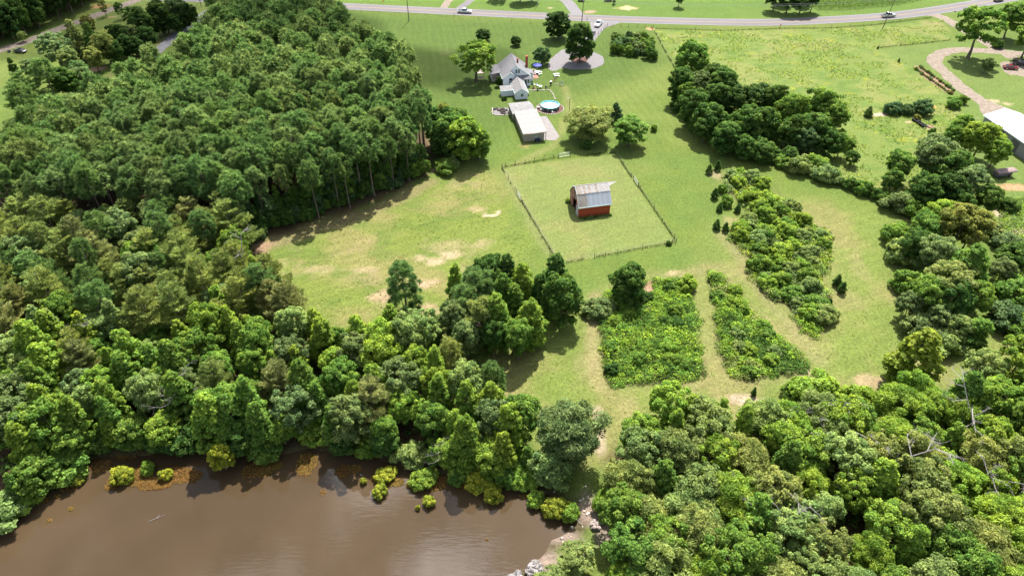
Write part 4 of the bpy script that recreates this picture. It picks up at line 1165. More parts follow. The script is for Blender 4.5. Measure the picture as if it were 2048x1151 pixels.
# ------------------------------------------------------------------ saplings round the patches
sap = [('cedar', 1417, 347, 2.9), ('cedar', 1434, 340, 3.1), ('cedar', 1428, 397, 3.2), ('bush', 1452, 410, 3.2), ('cedar', 1438, 422, 2.6), ('cedar', 1474, 424, 2.6), ('cedar', 1432, 458, 2.9), ('cedar', 1450, 462, 2.6),
       ('cedar', 1672, 570, 3.0), ('cedar', 1682, 585, 3.0), ('bush', 1444, 385, 2.4), ('cedar', 1655, 615, 2.6)]
out = [plant(k, G(x, y), h, 'mid green' if k == 'bush' else 'deep green', 1.25 if k == 'cedar' else 0.8, group="young cedars round the long bramble strip") for k, x, y, h in sap]
name_row(out, "of the saplings round the long bramble strip", "from the top", key=lambda o: -o.location.y)

def patch_bushes(poly, n, seed, hs, tones, gname, place, mg=0.6):
    rng = np.random.default_rng(seed)
    P = scatter(poly, math.sqrt(abs(sum(poly[i][0] * poly[(i + 1) % len(poly)][1] - poly[(i + 1) % len(poly)][0] * poly[i][1] for i in range(len(poly)))) / 2 / n) * 1.07, rng, mg, 0.4)
    o_ = [plant('bush', p, rng.uniform(*hs), tones[int(rng.integers(len(tones)))], rng.uniform(1.0, 1.3), group=gname) for p in P]
    name_ranks(o_, lambda o: -o.location.y, lambda o: o.location.x, 4.0, place)
    return o_
patch_bushes(THICK_C, 62, 5, (1.8, 3.8), ['bright green', 'mid green', 'pale green', 'bright green', 'pale green', 'bright green'], "leafy bushes of the long bramble strip", "down the long bramble strip")
patch_bushes(THICK_A, 18, 6, (1.6, 2.4), ['mid green', 'bright green', 'deep green', 'bright green'], "leafy bushes of the square bramble patch", "down the square bramble patch")
patch_bushes(THICK_B, 16, 7, (1.6, 2.5), ['mid green', 'bright green', 'bright green', 'pale green'], "leafy bushes of the wedge-shaped bramble patch", "down the wedge-shaped patch")

def thicket(name, poly, seed, label, hmax, tones, spacing=0.75, per=(26, 40), leaf=(0.30, 0.2), hole=None):
    rng = np.random.default_rng(seed)
    P = scatter(poly, spacing, rng, -1.0, 0.45)
    P = P[sdf(P[:, 0], P[:, 1], poly) < (fbm(P[:, 0], P[:, 1], 2.4, seed + 3) - 0.62) * 3.2]
    if hole is not None: P = P[~inside(P, hole)]
    ht = np.clip(fbm(P[:, 0], P[:, 1], 3.2, seed) * 1.7 - 0.25, 0.12, 1.15) * hmax * np.clip(-sdf(P[:, 0], P[:, 1], poly) / 1.5 + 0.45, 0.3, 1)
    n = rng.integers(per[0], per[1], len(P))
    cid = np.repeat(np.arange(len(P)), n)
    r = rng.uniform(0.45, 0.85, len(P))[cid]
    d = unit(rng.normal(size=(len(cid), 3))); d[:, 2] = np.abs(d[:, 2]) * 0.9 - 0.25
    p = np.stack([P[cid, 0], P[cid, 1], ht[cid] * 0.55], 1) + d * r[:, None] * np.array([1, 1, 0.1]) + np.stack([0 * r, 0 * r, d[:, 2] * ht[cid] * 0.5], 1)
    p[:, 2] = np.maximum(p[:, 2], 0.05)
    nn = unit(d + rng.normal(size=d.shape) * 0.5 + np.array([0, 0, 0.5]))
    s = rng.uniform(0.7, 1.35, len(cid))
    V = leaf_quads(p, nn, leaf[0] * s, leaf[1] * s, rng)
    zone = np.clip((fbm(P[:, 0], P[:, 1], 5.5, seed + 9) - 0.28) / 0.44, 0, 0.999)
    cols = np.array([PAL[t] for t in tones])[(zone * len(tones)).astype(int)] * rng.uniform(0.95, 1.5, len(P))[:, None]
    me = raw_mesh(name, V, [M['leaf_stuff']], 4, np.clip(rng.uniform(0, 1, len(P))[cid] + rng.uniform(-.15, .15, len(cid)), 0, 1), cols[cid])
    return tag(link_mesh(name, me), label, kind='stuff')
thicket("bramble_undergrowth", THICK_A, 51, "low brambles and vines filling the square patch", 2.1, ['mid green', 'bright green', 'bright green', 'mid green', 'deep green', 'bright green'], hole=BARE_A)
thicket("bramble_undergrowth", THICK_B, 52, "low brambles filling the wedge-shaped patch", 1.8, ['deep green', 'bright green', 'mid green', 'bright green', 'olive'])
thicket("bramble_undergrowth", THICK_C, 53, "low brambles and saplings filling the long strip", 1.8, ['bright green', 'mid green', 'pale green', 'yellow-green', 'olive', 'grey-green'])
# leaf cover under the woods and weeds on the pasture
thicket("forest_undergrowth", BROAD, 54, "dark undergrowth beneath the pond wood", 2.0, ['deep green', 'mid green', 'deep green'], 2.2, (20, 34), (0.42, 0.28))
thicket("forest_undergrowth", RIGHTW, 55, "dark undergrowth beneath the right-hand wood", 2.2, ['deep green', 'mid green', 'olive'], 2.0, (20, 34), (0.42, 0.28))
thicket("forest_undergrowth", MIXED, 56, "dark undergrowth beneath the mixed wood", 1.6, ['deep green', 'olive', 'deep green'], 2.8, (14, 24), (0.42, 0.28))
def weeds(name, poly, spacing, seed, thr, label, tones, size=0.34, hh=0.35):
    rng = np.random.default_rng(seed)
    P = scatter(poly, spacing, rng, 0.3, 0.48)
    P = P[fbm(P[:, 0], P[:, 1] * 1.5, 7, seed) > thr]
    cid = np.repeat(np.arange(len(P)), 5)
    p = np.concatenate([P[cid] + rng.normal(0, 0.22, (len(cid), 2)), rng.uniform(0.06, hh, (len(cid), 1))], 1)
    nn = unit(rng.normal(size=(len(cid), 3)) * 0.7 + np.array([0, 0, 0.7]))
    s = rng.uniform(0.6, 1.4, len(cid)) * size
    cols = np.array([PAL[t] for t in tones])[rng.integers(0, len(tones), len(P))] * rng.uniform(0.8, 1.3, len(P))[:, None]
    me = raw_mesh(name, leaf_quads(p, nn, s, s * 0.5, rng), [M['leaf_stuff']], 4, rng.uniform(0, 1, len(cid)), cols[cid])
    return tag(link_mesh(name, me), label, kind='stuff')
weeds("pasture_weeds", PASTURE, 1.25, 61, 0.47, "rough weeds over the pasture", ['weed green', 'weed green', 'bright green', 'yellow-green'], 0.42, 0.35)
weeds("field_weeds", MIDFIELD, 1.7, 62, 0.54, "sparse weeds on the mown field", ['weed green', 'bright green'], 0.22, 0.1)
weeds("field_weeds", DRYFIELD, 1.3, 63, 0.52, "sparse weeds on the dry field", ['weed green', 'bright green', 'weed green'], 0.24, 0.1)
weeds("rough_grass", GP([(1990, 400), (2150, 380), (2150, 650), (2010, 650), (1985, 560), (2000, 470)]), 0.75, 64, 0.3, "rough green growth right of the big thicket", ['bright green', 'mid green', 'grey-green'], 0.5, 0.6)

# ------------------------------------------------------------------ pond margin
bank = []
for k, q_ in enumerate(np.array(GP([(-20, 1062), (25, 1024), (60, 1000), (95, 968), (130, 940), (165, 915), (200, 898), (235, 893), (275, 890), (310, 888), (345, 886), (385, 884), (420, 884), (500, 893), (540, 893), (580, 882), (620, 876), (660, 884), (700, 894), (740, 900), (780, 908), (820, 918), (860, 926), (900, 932), (940, 938), (980, 944), (1020, 944), (1060, 944), (1095, 962), (1222, 1008)]))):
    kk = ('round', 'bush', 'cone', 'dense', 'bush')[k % 5]
    bank.append(plant(kk, (q_[0] + rnd.uniform(-.7, .7), q_[1] + rnd.uniform(-.9, .5)), rnd.uniform(3.0, 4.6) if kk == 'bush' else rnd.uniform(5.0, 8.5), rnd.choice(['mid green', 'bright green', 'deep green', 'pale green']), 1.3 if kk != 'cone' else 1.1, group="leafy growth overhanging the pond bank"))
name_row(bank, "overhanging the pond bank")
shore = []
for px, py, h, wd, tone, kind in [(245, 958, 2.6, 1.05, 'golden green', 'bush'), (298, 938, 2.2, 0.85, 'bright green', 'bush'), (333, 952, 1.8, 0.95, 'golden green', 'bush'), (156, 962, 1.5, 1.2, 'golden green', 'bush'),
                              (772, 952, 2.0, 1.3, 'golden green', 'bush'), (759, 985, 1.9, 1.0, 'golden green', 'bush'), (860, 1004, 1.6, 1.0, 'golden green', 'bush'), (836, 1014, 0.9, 0.7, 'golden green', 'bush'), (728, 962, 1.1, 0.8, 'golden green', 'bush'),
                              (848, 962, 2.4, 1.4, 'bright green', 'bush'), (962, 965, 3.0, 1.2, 'golden green', 'bush'), (985, 992, 2.4, 1.1, 'golden green', 'bush'), (1000, 960, 2.6, 1.2, 'bright green', 'bush'), (1070, 1000, 2.2, 1.05, 'bright green', 'bush'),
                              (1112, 1022, 3.0, 1.05, 'golden green', 'bush'), (1138, 1030, 2.6, 1.0, 'bright green', 'bush'), (1040, 962, 3.4, 1.2, 'bright green', 'bush'), (1064, 945, 3.6, 1.2, 'bright green', 'bush'), (920, 955, 2.6, 1.2, 'mid green', 'bush'), (60, 1000, 3.0, 1.3, 'bright green', 'bush'), (110, 962, 3.2, 1.2, 'bright green', 'bush'), (20, 1030, 3.4, 1.2, 'bright green', 'bush')]:
    shore.append(plant(kind, G(px, py), h, tone, wd, z=-0.30, group="bushes standing in the pond margin"))
name_row(shore, "of the bushes along the pond margin")
bases([('dense', 452, 935, 6.4, 'golden green', 0.8, "golden-green young tree leaning over the pond edge"),
       ('oak', 1150, 1140, 5.5, 'olive', 1.5, "low olive spreading tree on the pond's right bank"), ('oak', 1100, 1190, 5.5, 'olive', 1.4, "olive tree at the bottom edge by the pond"),
       ('feather', 1290, 1010, 6, 'olive', 1.2, "soft olive willow-like bush by the pond's muddy corner")])
bases([('bush', 1068, 1142, 1.4, 'pale grey', 1.5, "pale leafless brush at the pond's bottom corner"), ('bush', 1030, 1165, 1.3, 'pale grey', 1.7, "pale dry brush at the bottom edge of the pond"), ('bush', 1218, 1022, 1.2, 'pale grey', 1.4, "pale grey brush on the muddy pond corner"), ('bush', 1192, 1052, 0.9, 'pale grey', 1.5, "low pale brush on the mud by the pond")])
dd = tops([('dead', 1688, 800, 13.5, 'olive', 1.25), ('dead', 1790, 868, 14, 'olive', 1.4), ('dead', 1840, 808, 13.5, 'olive', 1.2), ('dead', 1985, 795, 13.5, 'olive', 1.25), ('dead', 1590, 985, 13.5, 'olive', 1.2), ('dead', 2040, 925, 13.5, 'olive', 1.2)],
          "bleached dead trees in the right-hand wood", "among the right-hand wood's dead trees")
dd2 = tops([('dead', 465, 480, 14.5, 'olive', 1.0), ('dead', 150, 590, 15, 'olive', 0.9), ('dead', 345, 730, 14, 'olive', 0.9), ('dead', 880, 880, 7.5, 'olive', 0.9)], "dead trees in the left-hand woods", "among the left-hand wood's dead trees")

def pond_weed(seed, spots):
    rng = np.random.default_rng(seed); V = []; Cc = []
    for px, py, rx, ry, n in spots:
        n = n * 8
        x, y = G(px, py)
        a = rng.uniform(0, 2 * math.pi, n); r = np.sqrt(rng.uniform(0, 1, n)) * (0.65 + 0.5 * fbm(np.cos(a) * 3 + px, np.sin(a) * 3, 1.2, seed))
        p = np.stack([x + np.cos(a) * r * rx, y + np.sin(a) * r * ry, rng.uniform(-0.31, -0.20, n)], 1)
        nn = unit(rng.normal(size=(n, 3)) * 0.3 + np.array([0, 0, 1]))
        s = rng.uniform(0.10, 0.24, n)
        V.append(leaf_quads(p, nn, s, s * 0.7, rng)); Cc.append(np.array([[0.27, 0.175, 0.045]]) * rng.uniform(0.5, 1.25, (n, 1)) * np.array([[1, rng.uniform(0.85, 1.1), 1]]))
    me = raw_mesh("pond_weed", np.concatenate(V), [M['leaf_stuff']], 4, rng.uniform(0, 1, sum(len(v) for v in V)), np.concatenate(Cc))
    return tag(link_mesh("pond_weed", me), "rust-orange weed floating in mats along the pond margin", kind='stuff')
pond_weed(3, [(225, 965, 1.4, 1.4, 110), (275, 950, 2.6, 2.0, 300), (300, 965, 2.8, 1.3, 220), (350, 948, 3.0, 1.8, 320), (385, 950, 1.6, 1.4, 120), (320, 968, 2, .8, 90), (140, 968, 1.6, 1.4, 90), (505, 938, 1.8, 1.8, 150), (545, 928, 1.8, 1.2, 120), (530, 940, 1.6, 1.2, 90),
              (612, 925, 1.9, 2.6, 260), (686, 940, 1.4, 1.4, 90), (710, 935, 1.2, 1.0, 60), (645, 982, .6, .6, 10), (790, 962, 1.6, .9, 90), (830, 968, 1.8, .8, 110), (870, 970, 1.8, .9, 110), (885, 958, 1.6, .9, 90), (930, 970, 1.6, .9, 90), (750, 955, .9, .9, 40),
              (90, 998, .5, .5, 14), (112, 990, .6, .4, 14), (140, 1015, .5, .4, 14), (97, 1037, .4, .4, 10), (30, 1037, .3, .3, 8), (250, 905, 2.6, 1.4, 100), (200, 930, 2.0, 1.6, 80), (974, 1076, .3, .25, 4), (1050, 990, 1.0, .5, 30)])
# driftwood on the mud and one floating branch
for i, (px, py, ln, a, lab) in enumerate([(312, 1034, 2.2, 0.5, "thin dead branch afloat on the open pond"), (1155, 1040, 2.0, 2.2, "bleached driftwood branch on the muddy corner"), (1085, 985, 2.6, 0.2, "driftwood log at the pond's reedy edge"), (1178, 1000, 2.4, 2.0, "driftwood pole under the spreading tree")]):
    x, y = G(px, py); mb = MB()
    d = Vector((math.cos(a), math.sin(a), 0)) * ln / 2
    z = -0.26 if i in (0, 2) else 0.08
    mb.tube([Vector((x, y, z)) - d, Vector((x, y, z + .05)), Vector((x + .1, y + .1, z)) + d], [.05, .04, .02], 6)
    mb.tube([Vector((x, y, z + .04)), Vector((x, y, z + .1)) + d * 0.5 + Vector((-d.y, d.x, 0)) * .35], [.04, .015], 5)
    tag(mb.build("driftwood", M['dead_wood']), lab, "branch")
# pale stones on the muddy shore
mb_c = None
rs = random.Random(9)
shore_st = []
for k in range(26):
    px, py = rs.choice([(1150, 1010), (1165, 985), (1190, 1035), (1160, 1060), (1100, 975), (1130, 1070)])
    x, y = G(px + rs.uniform(-22, 22), py + rs.uniform(-16, 16))
    mb = MB(); r = rs.uniform(.12, .3)
    mb.box(0, 0, -0.08, r * 2, r * 1.5, r * 1.1, rs.uniform(0, 3), 0, 0.6)
    o = mb.build("shore_stone", M['stone']); o.location = (x, y, 0.0 if sdf(x, y, POND) > 0 else -0.3)
    tag(o, None, "stone", "pale stones on the muddy pond corner"); o['_d'] = 'pale stone'; shore_st.append(o)
name_row(shore_st, 'on the muddy pond corner')

# ------------------------------------------------------------------ roads and drives
def smooth_line(P, step=3.0):
    P = [np.array(p, float) for p in P]
    P = [2 * P[0] - P[1]] + P + [2 * P[-1] - P[-2]]
    out = []
    for i in range(1, len(P) - 2):
        n = max(2, int(np.linalg.norm(P[i + 1] - P[i]) / step))
        for k in range(n):
            t = k / n
            a, b_, c, d = P[i - 1], P[i], P[i + 1], P[i + 2]
            out.append(0.5 * (2 * b_ + (c - a) * t + (2 * a - 5 * b_ + 4 * c - d) * t * t + (3 * b_ - a - 3 * c + d) * t ** 3))
    out.append(P[-2])
    return np.array(out)

def offset_line(P, off):
    d = np.gradient(P, axis=0); d /= np.linalg.norm(d, axis=1, keepdims=True)
    return P + np.stack([-d[:, 1], d[:, 0]], 1) * off

def ribbon(name, P, w, mat, z, ragged=0.0, parent=None, seed=0, off=0.0):
    r = np.random.default_rng(seed)
    a = offset_line(P, off + w / 2 + 0) + (r.normal(0, ragged, (len(P), 2)) if ragged else 0)
    b_ = offset_line(P, off - w / 2) + (r.normal(0, ragged, (len(P), 2)) if ragged else 0)
    mb = MB()
    vs = [(x, y, z) for x, y in a] + [(x, y, z) for x, y in b_]
    n = len(P)
    mb.add(vs, [[i, n + i, n + i + 1, i + 1] for i in range(n - 1)])
    return mb.build(name, mat, parent)

def sheet(name, poly, mat, z, parent=None):
    mb = MB()
    area = sum(poly[i][0] * poly[(i + 1) % len(poly)][1] - poly[(i + 1) % len(poly)][0] * poly[i][1] for i in range(len(poly)))
    p = poly if area > 0 else poly[::-1]
    mb.add([(x, y, z) for x, y in p], [list(range(len(p)))])
    return mb.build(name, mat, parent)

def wobble(poly, amp, step, seed):
    P = np.array(smooth_line(list(poly) + [poly[0]], step))[:-1]
    r = np.random.default_rng(seed)
    return [(x + r.normal(0, amp), y + r.normal(0, amp)) for x, y in P]

RL = smooth_line(GP([(-260, -40), (100, -14), (400, -1.5), (690, 13), (1019, 29), (1214, 38), (1400, 43.5), (1536, 45), (1660, 40), (1776, 32.5), (1860, 22.5), (1940, 10), (2020, -4), (2110, -19), (2300, -48)]), 4)
road = tag(ribbon("road", RL, 8.0, M['asphalt'], 0.03), "grey two-lane country road with yellow centre lines", kind='structure')
for off, mt in ((3.45, 'paint_white'), (-3.45, 'paint_white'), (0.14, 'paint_yellow'), (-0.14, 'paint_yellow')):
    ribbon("road_line", RL, 0.15 if mt == 'paint_white' else 0.13, M[mt], 0.042, 0, road, 0, off)
GR = smooth_line(GP([(-120, 142), (0, 101), (50, 85), (110, 61), (150, 46), (200, 28), (240, 13), (275, 0), (330, -22)]), 2)
tag(ribbon("gravel_road", GR, 5.2, M['dirt_track'], 0.02, 0.22, None, 1), "pale gravel road along the dark wood", kind='structure')
AD = smooth_line(GP([(300, 116), (322, 96), (350, 73), (378, 52), (405, 32), (428, 16), (450, 3)]), 2)
tag(ribbon("asphalt_drive", AD, 4.4, M['asphalt_drive'], 0.02, 0.1, None, 2), "grey asphalt drive behind the pine stand", kind='structure')
D1 = smooth_line(GP([(1214, 44), (1203, 52), (1190, 66), (1178, 80), (1160, 98), (1140, 108)]), 1.5)
tag(ribbon("gravel_drive", D1, 4.2, M['gravel'], 0.02, 0.12, None, 3), "gravel drive from the road to the turning circle", kind='structure')
apron = sheet("gravel_drive", wobble(GP([(1180, 44), (1222, 45.5), (1240, 46), (1216, 54), (1196, 62), (1184, 62)]), 0.08, 1.5, 4), M['gravel'], 0.026)
tag(apron, "gravel apron where the drive meets the road", kind='structure')
TC = wobble(GP([(1125, 99), (1108, 112), (1099, 122), (1096, 134), (1101, 141), (1112, 141.5), (1126, 136), (1140, 138.5), (1160, 139.5), (1180, 138), (1198, 133), (1208, 125), (1204, 114), (1192, 106), (1176, 100), (1150, 98)]), 0.12, 1.5, 5)
tag(sheet("gravel_turning_circle", TC, M['gravel'], 0.014), "grey gravel turning circle round the huge tree", kind='structure')
cx_, cy_ = G(1158, 119)
tag(sheet("mulch_bed", [(cx_ + 3.3 * math.cos(t) * (1 + .06 * math.sin(5 * t)), cy_ + 3.0 * math.sin(t)) for t in np.linspace(0, 2 * math.pi, 28)[:-1]], M['mulch'], 0.034), "red-brown mulch bed under the huge tree", kind='structure')
tag(sheet("concrete_slab", GP([(1079, 233), (1092.8, 232.5), (1104, 249), (1118.8, 272.7), (1110.5, 281), (1088, 280)]), M['concrete'], 0.02), "pale concrete slab beside the block garage", kind='structure')
FD = smooth_line(GP([(1232, 45), (1180, 22), (1150, 9), (1128, -3), (1110, -14)]), 2)
tag(ribbon("far_drive", smooth_line(GP([(1158, 33), (1148, 20), (1139, 8), (1126, -3), (1108, -16)]), 2), 5.0, M['gravel'], 0.024, 0.12, None, 6), "gravel drive leading off beyond the road", kind='structure')
tag(ribbon("dirt_track", smooth_line(GP([(888, 17), (893, 8), (902, -4), (910, -14)]), 2), 3.4, M['dirt_track'], 0.022, 0.2, None, 7), "bare earth track beyond the road", kind='structure')
tag(ribbon("asphalt_lane", smooth_line(GP([(918, 18), (930, 10), (944, -2), (956, -12)]), 2), 3.4, M['asphalt'], 0.022, 0.05, None, 8), "narrow asphalt lane beyond the road", kind='structure')
WD = smooth_line(GP([(1838, 27), (1862, 29), (1885, 35), (1908, 48), (1940, 66), (1985, 92), (2030, 118)]), 2)
tag(ribbon("side_lane", WD, 5.0, M['dirt_track'], 0.024, 0.12, None, 9), "pale side lane leaving the road at the junction", kind='structure')
LP_ = smooth_line(GP([(2048, 108), (2000, 104), (1960, 101), (1915, 100), (1885, 106), (1870, 117), (1873, 130), (1890, 146), (1920, 172), (1945, 190), (1968, 205), (1990, 222), (2010, 240)]), 2)
tag(ribbon("dirt_drive", LP_, 4.8, M['dirt_track'], 0.018, 0.28, None, 10), "pale dirt drive looping down to the metal shed", kind='structure')
tag(sheet("dirt_yard", wobble(GP([(1955, 195), (1975, 200), (2010, 215), (2060, 235), (2050, 255), (1985, 240), (1962, 225)]), 0.25, 2, 11), M['dirt_track'], 0.013), "dirt yard before the metal shed", kind='structure')
tag(sheet("dirt_yard", wobble(GP([(2000, 128), (2020, 122), (2110, 135), (2110, 160), (2035, 152), (2010, 146)]), 0.25, 2, 12), M['dirt_track'], 0.022), "bare ground under the parked cars", kind='structure')

# ------------------------------------------------------------------ barn
BA = math.radians(12.5)
bx_, by_ = G(1156.8, 434.6)
barn = empty("barn", (bx_, by_, 0), BA, "weathered red gambrel-roofed barn alone in the fenced paddock", "barn")
BL, BW = 8.0, 7.4
EAVE, KNEE, RIDGE = 3.2, 5.4, 6.6
ky = 1.75                                            # how far in from the wall the knee stands
prof = [(0, 0), (BW, 0), (BW, EAVE), (BW - ky, KNEE), (BW / 2, RIDGE), (ky, KNEE), (0, EAVE)]
# long walls of boards
def boards(parent, y, mat, x0, x1, z0, z1, n, out):
    w = (x1 - x0) / n
    src = None
    for k in range(n):
        if src is None:
            mb = MB(); mb.box(0, 0, 0, w - 0.03, 0.05, z1 - z0)
            o = src = mb.build("board", mat, parent)
        else:
            o = src.copy(); COL.objects.link(o)
        o.location = (x0 + w * (k + .5), y + out + rnd.uniform(-.008, .008), z0)
mb = MB(); mb.box(BL / 2, 0.06, 0, BL - 0.1, 0.06, EAVE)
wf = mb.build("front_wall", M['barn_red'], barn)
boards(wf, 0, M['barn_red'], 0.0, BL, 0.02, EAVE, 16, 0.0)
mb = MB(); mb.box(BL / 2, BW - 0.06, 0, BL - 0.1, 0.06, EAVE)
mb.build("back_wall", M['barn_red'], barn)
# end walls: the near end has a tall doorway
def end_wall(name, x, door):
    mb = MB()
    t = 0.08
    if not door:
        mb.prismx(prof, x - t / 2, x + t / 2)
    else:
        d0, d1, dz = 2.0, 4.9, 3.1                   # doorway in y, its height
        mb.prismx([(0, 0), (d0, 0), (d0, dz + 0.5), (ky, KNEE), (0, EAVE)], x - t / 2, x + t / 2)
        mb.prismx([(d1, 0), (BW, 0), (BW, EAVE), (BW - ky, KNEE), (d1, dz)], x - t / 2, x + t / 2)
        mb.prismx([(d0, dz + 0.5), (d1, dz), (BW - ky, KNEE), (BW / 2, RIDGE), (ky, KNEE)], x - t / 2, x + t / 2)
    return mb.build(name, M['barn_red_worn'], barn)
ew = end_wall("gable_wall", 0.04, True)
for k in range(13):
    y = (k + .5) * BW / 13
    top = EAVE + (y / ky) * (KNEE - EAVE) if y < ky else (EAVE + ((BW - y) / ky) * (KNEE - EAVE) if y > BW - ky else KNEE + (1 - abs(y - BW / 2) / (BW / 2 - ky)) * (RIDGE - KNEE))
    z0 = 3.3 if 2.0 < y < 4.9 else 0.02
    mb = MB(); mb.box(-0.03, y, z0, 0.04, BW / 13 - 0.035, top - z0 - 0.08)
    mb.build("board", M['barn_red_worn'] if k % 3 else M['barn_red'], ew)
end_wall("far_gable_wall", BL - 0.04, False)
mb = MB(); mb.box(-0.09, 1.05, 0.03, 0.06, 1.8, 2.55)
dr = mb.build("door", M['barn_grey'], barn)
dr['label'] = "pale grey sliding door"
for zz in (0.35, 2.25):
    mb = MB(); mb.box(-0.14, 1.05, zz, 0.04, 1.75, 0.14); mb.build("batten", M['barn_grey'], dr)
mb = MB(); mb.tube([(-0.12, 2.3, 3.78), (-0.12, 5.4, 3.05)], 0.05, 6); mb.build("door_track", M['barn_grey'], barn)
mb = MB(); mb.box(-0.075, BW / 2 + .1, 4.55, 0.05, 0.8, 0.7); mb.build("loft_hatch", M['dark_inside'], barn)
mb = MB(); mb.box(BL / 2, BW / 2, 0.02, BL - 0.4, BW - 0.4, 0.05); mb.build("earth_floor", M['dark_inside'], barn)
mb = MB()
for x in (1.2, 4.0, 6.8):
    for y in (2.2, 5.2):
        mb.box(x, y, 0, 0.18, 0.18, 3.2)
for y in (2.2, 5.2): mb.box(BL / 2, y, 3.2, BL - 0.3, 0.16, 0.2)
mb.build("posts", M['old_wood'], barn).name = "loft_frame"
# roof: separate metal sheets on each of the four slopes
roof = None
OV = 0.30
def slope(y0, z0, y1, z1, mats, n, first, label):
    global roof
    mb = MB()
    mb.slab([(-0.12, y0, z0), (BL + .12, y0, z0), (BL + .12, y1, z1), (-0.12, y1, z1)] if y1 > y0 else [(BL + .12, y0, z0), (-.12, y0, z0), (-.12, y1, z1), (BL + .12, y1, z1)], 0.05)
    part = mb.build("roof_slope", M['old_wood'], barn)
    if label: part['label'] = label
    nv = Vector((0, -(z1 - z0), y1 - y0)).normalized() * (1 if y1 > y0 else -1)
    if nv.z < 0: nv = -nv
    w = (BL + 0.36) / n
    for k in range(n):
        xa, xb = -0.18 + k * w, -0.18 + (k + 1) * w - 0.02
        lift = nv * (0.035 + (k % 2) * 0.012 + rnd.uniform(0, .012))
        q = [Vector((xa, y0, z0)) + lift, Vector((xb, y0, z0)) + lift, Vector((xb, y1, z1)) + lift, Vector((xa, y1, z1)) + lift]
        if y1 < y0: q = [q[1], q[0], q[3], q[2]]
        mb = MB(); mb.slab(q, 0.02)
        for rr in (0.25, 0.5, 0.75):                 # pressed ribs
            a = Vector((xa + (xb - xa) * rr, y0, z0)) + lift + nv * .012; b_ = Vector((xa + (xb - xa) * rr, y1, z1)) + lift + nv * .012
            mb.tube([a, b_], 0.022, 4)
        mb.build("metal_sheet", mats[k % len(mats)] if not callable(mats) else mats(k), part)
slz = (KNEE - EAVE) / ky
slope(-OV, EAVE - OV * slz * 0.9, ky, KNEE, lambda k: M['sheet_rust'] if k < 4 else (M['sheet_grey'] if k % 2 else M['sheet_grey2']), 14, 0, "steep lower slope of grey sheets, the end ones rusty")
slope(ky - .06, KNEE + .05, BW / 2, RIDGE + .05, lambda k: M['sheet_stain'] if k in (0, 1, 3, 5, 8) else M['sheet_bright'], 14, 0, "pale upper slope with rust stains")
slope(BW - ky + .06, KNEE + .05, BW / 2, RIDGE + .05, lambda k: M['sheet_bright'], 14, 0, None)
slope(BW + OV, EAVE - OV * slz * 0.9, BW - ky, KNEE, lambda k: M['sheet_grey'], 14, 0, None)
mb = MB(); mb.tube([(-.2, BW / 2, RIDGE + .10), (BL + .2, BW / 2, RIDGE + .10)], 0.07, 6); mb.build("ridge_cap", M['sheet_bright'], barn)
mb = MB(); mb.box(BL / 2, -OV - .03, EAVE - OV * slz * .9 - .14, BL + .45, 0.06, 0.2); mb.build("fascia_board", M['white_trim'], barn)
for x in (-.2, BL + .2):
    mb = MB()
    pl = [(x, -OV, EAVE - OV * slz * .9), (x, ky, KNEE + .05), (x, BW / 2, RIDGE + .07), (x, BW - ky, KNEE + .05), (x, BW + OV, EAVE - OV * slz * .9)]
    for a, b_ in zip(pl[:-1], pl[1:]):
        mb.tube([a, b_], 0.055, 4)
    mb.build("barge_board", M['white_trim'] if x < 0 else M['barn_grey'], barn)
mb = MB()                                            # hay hood: the roof runs out to a point over the far gable
tip = Vector((BL + 2.35, BW / 2, RIDGE + .04))
for sgn in (1, -1):
    kn = Vector((BL + .1, BW / 2 - sgn * (BW / 2 - ky) * .5, (KNEE + RIDGE) / 2 + .07)); rg = Vector((BL + .1, BW / 2, RIDGE + .08))
    mb.slab([kn, tip, rg] if sgn > 0 else [rg, tip, kn], 0.06)
mb.build("hay_hood", M['sheet_bright'], barn)

def world_of(root_loc, ang, x, y):
    return (root_loc[0] + x * math.cos(ang) - y * math.sin(ang), root_loc[1] + x * math.sin(ang) + y * math.cos(ang))
bb = []
for k in range(9):
    o = plant('bush', world_of((bx_, by_), BA, 0.3 + k * 0.95, -0.75 + rnd.uniform(-.25, .2)), rnd.uniform(0.35, 0.7), rnd.choice(['mid green', 'pale green', 'deep green']), 1.2, group="weeds along the barn's red wall")
    bb.append(o)
name_row(bb, "along the barn's red wall")
plant('bush', world_of((bx_, by_), BA, -0.7, BW - .3), 1.1, 'bright green', 1.0, label="small weed bush at the barn's far door corner")

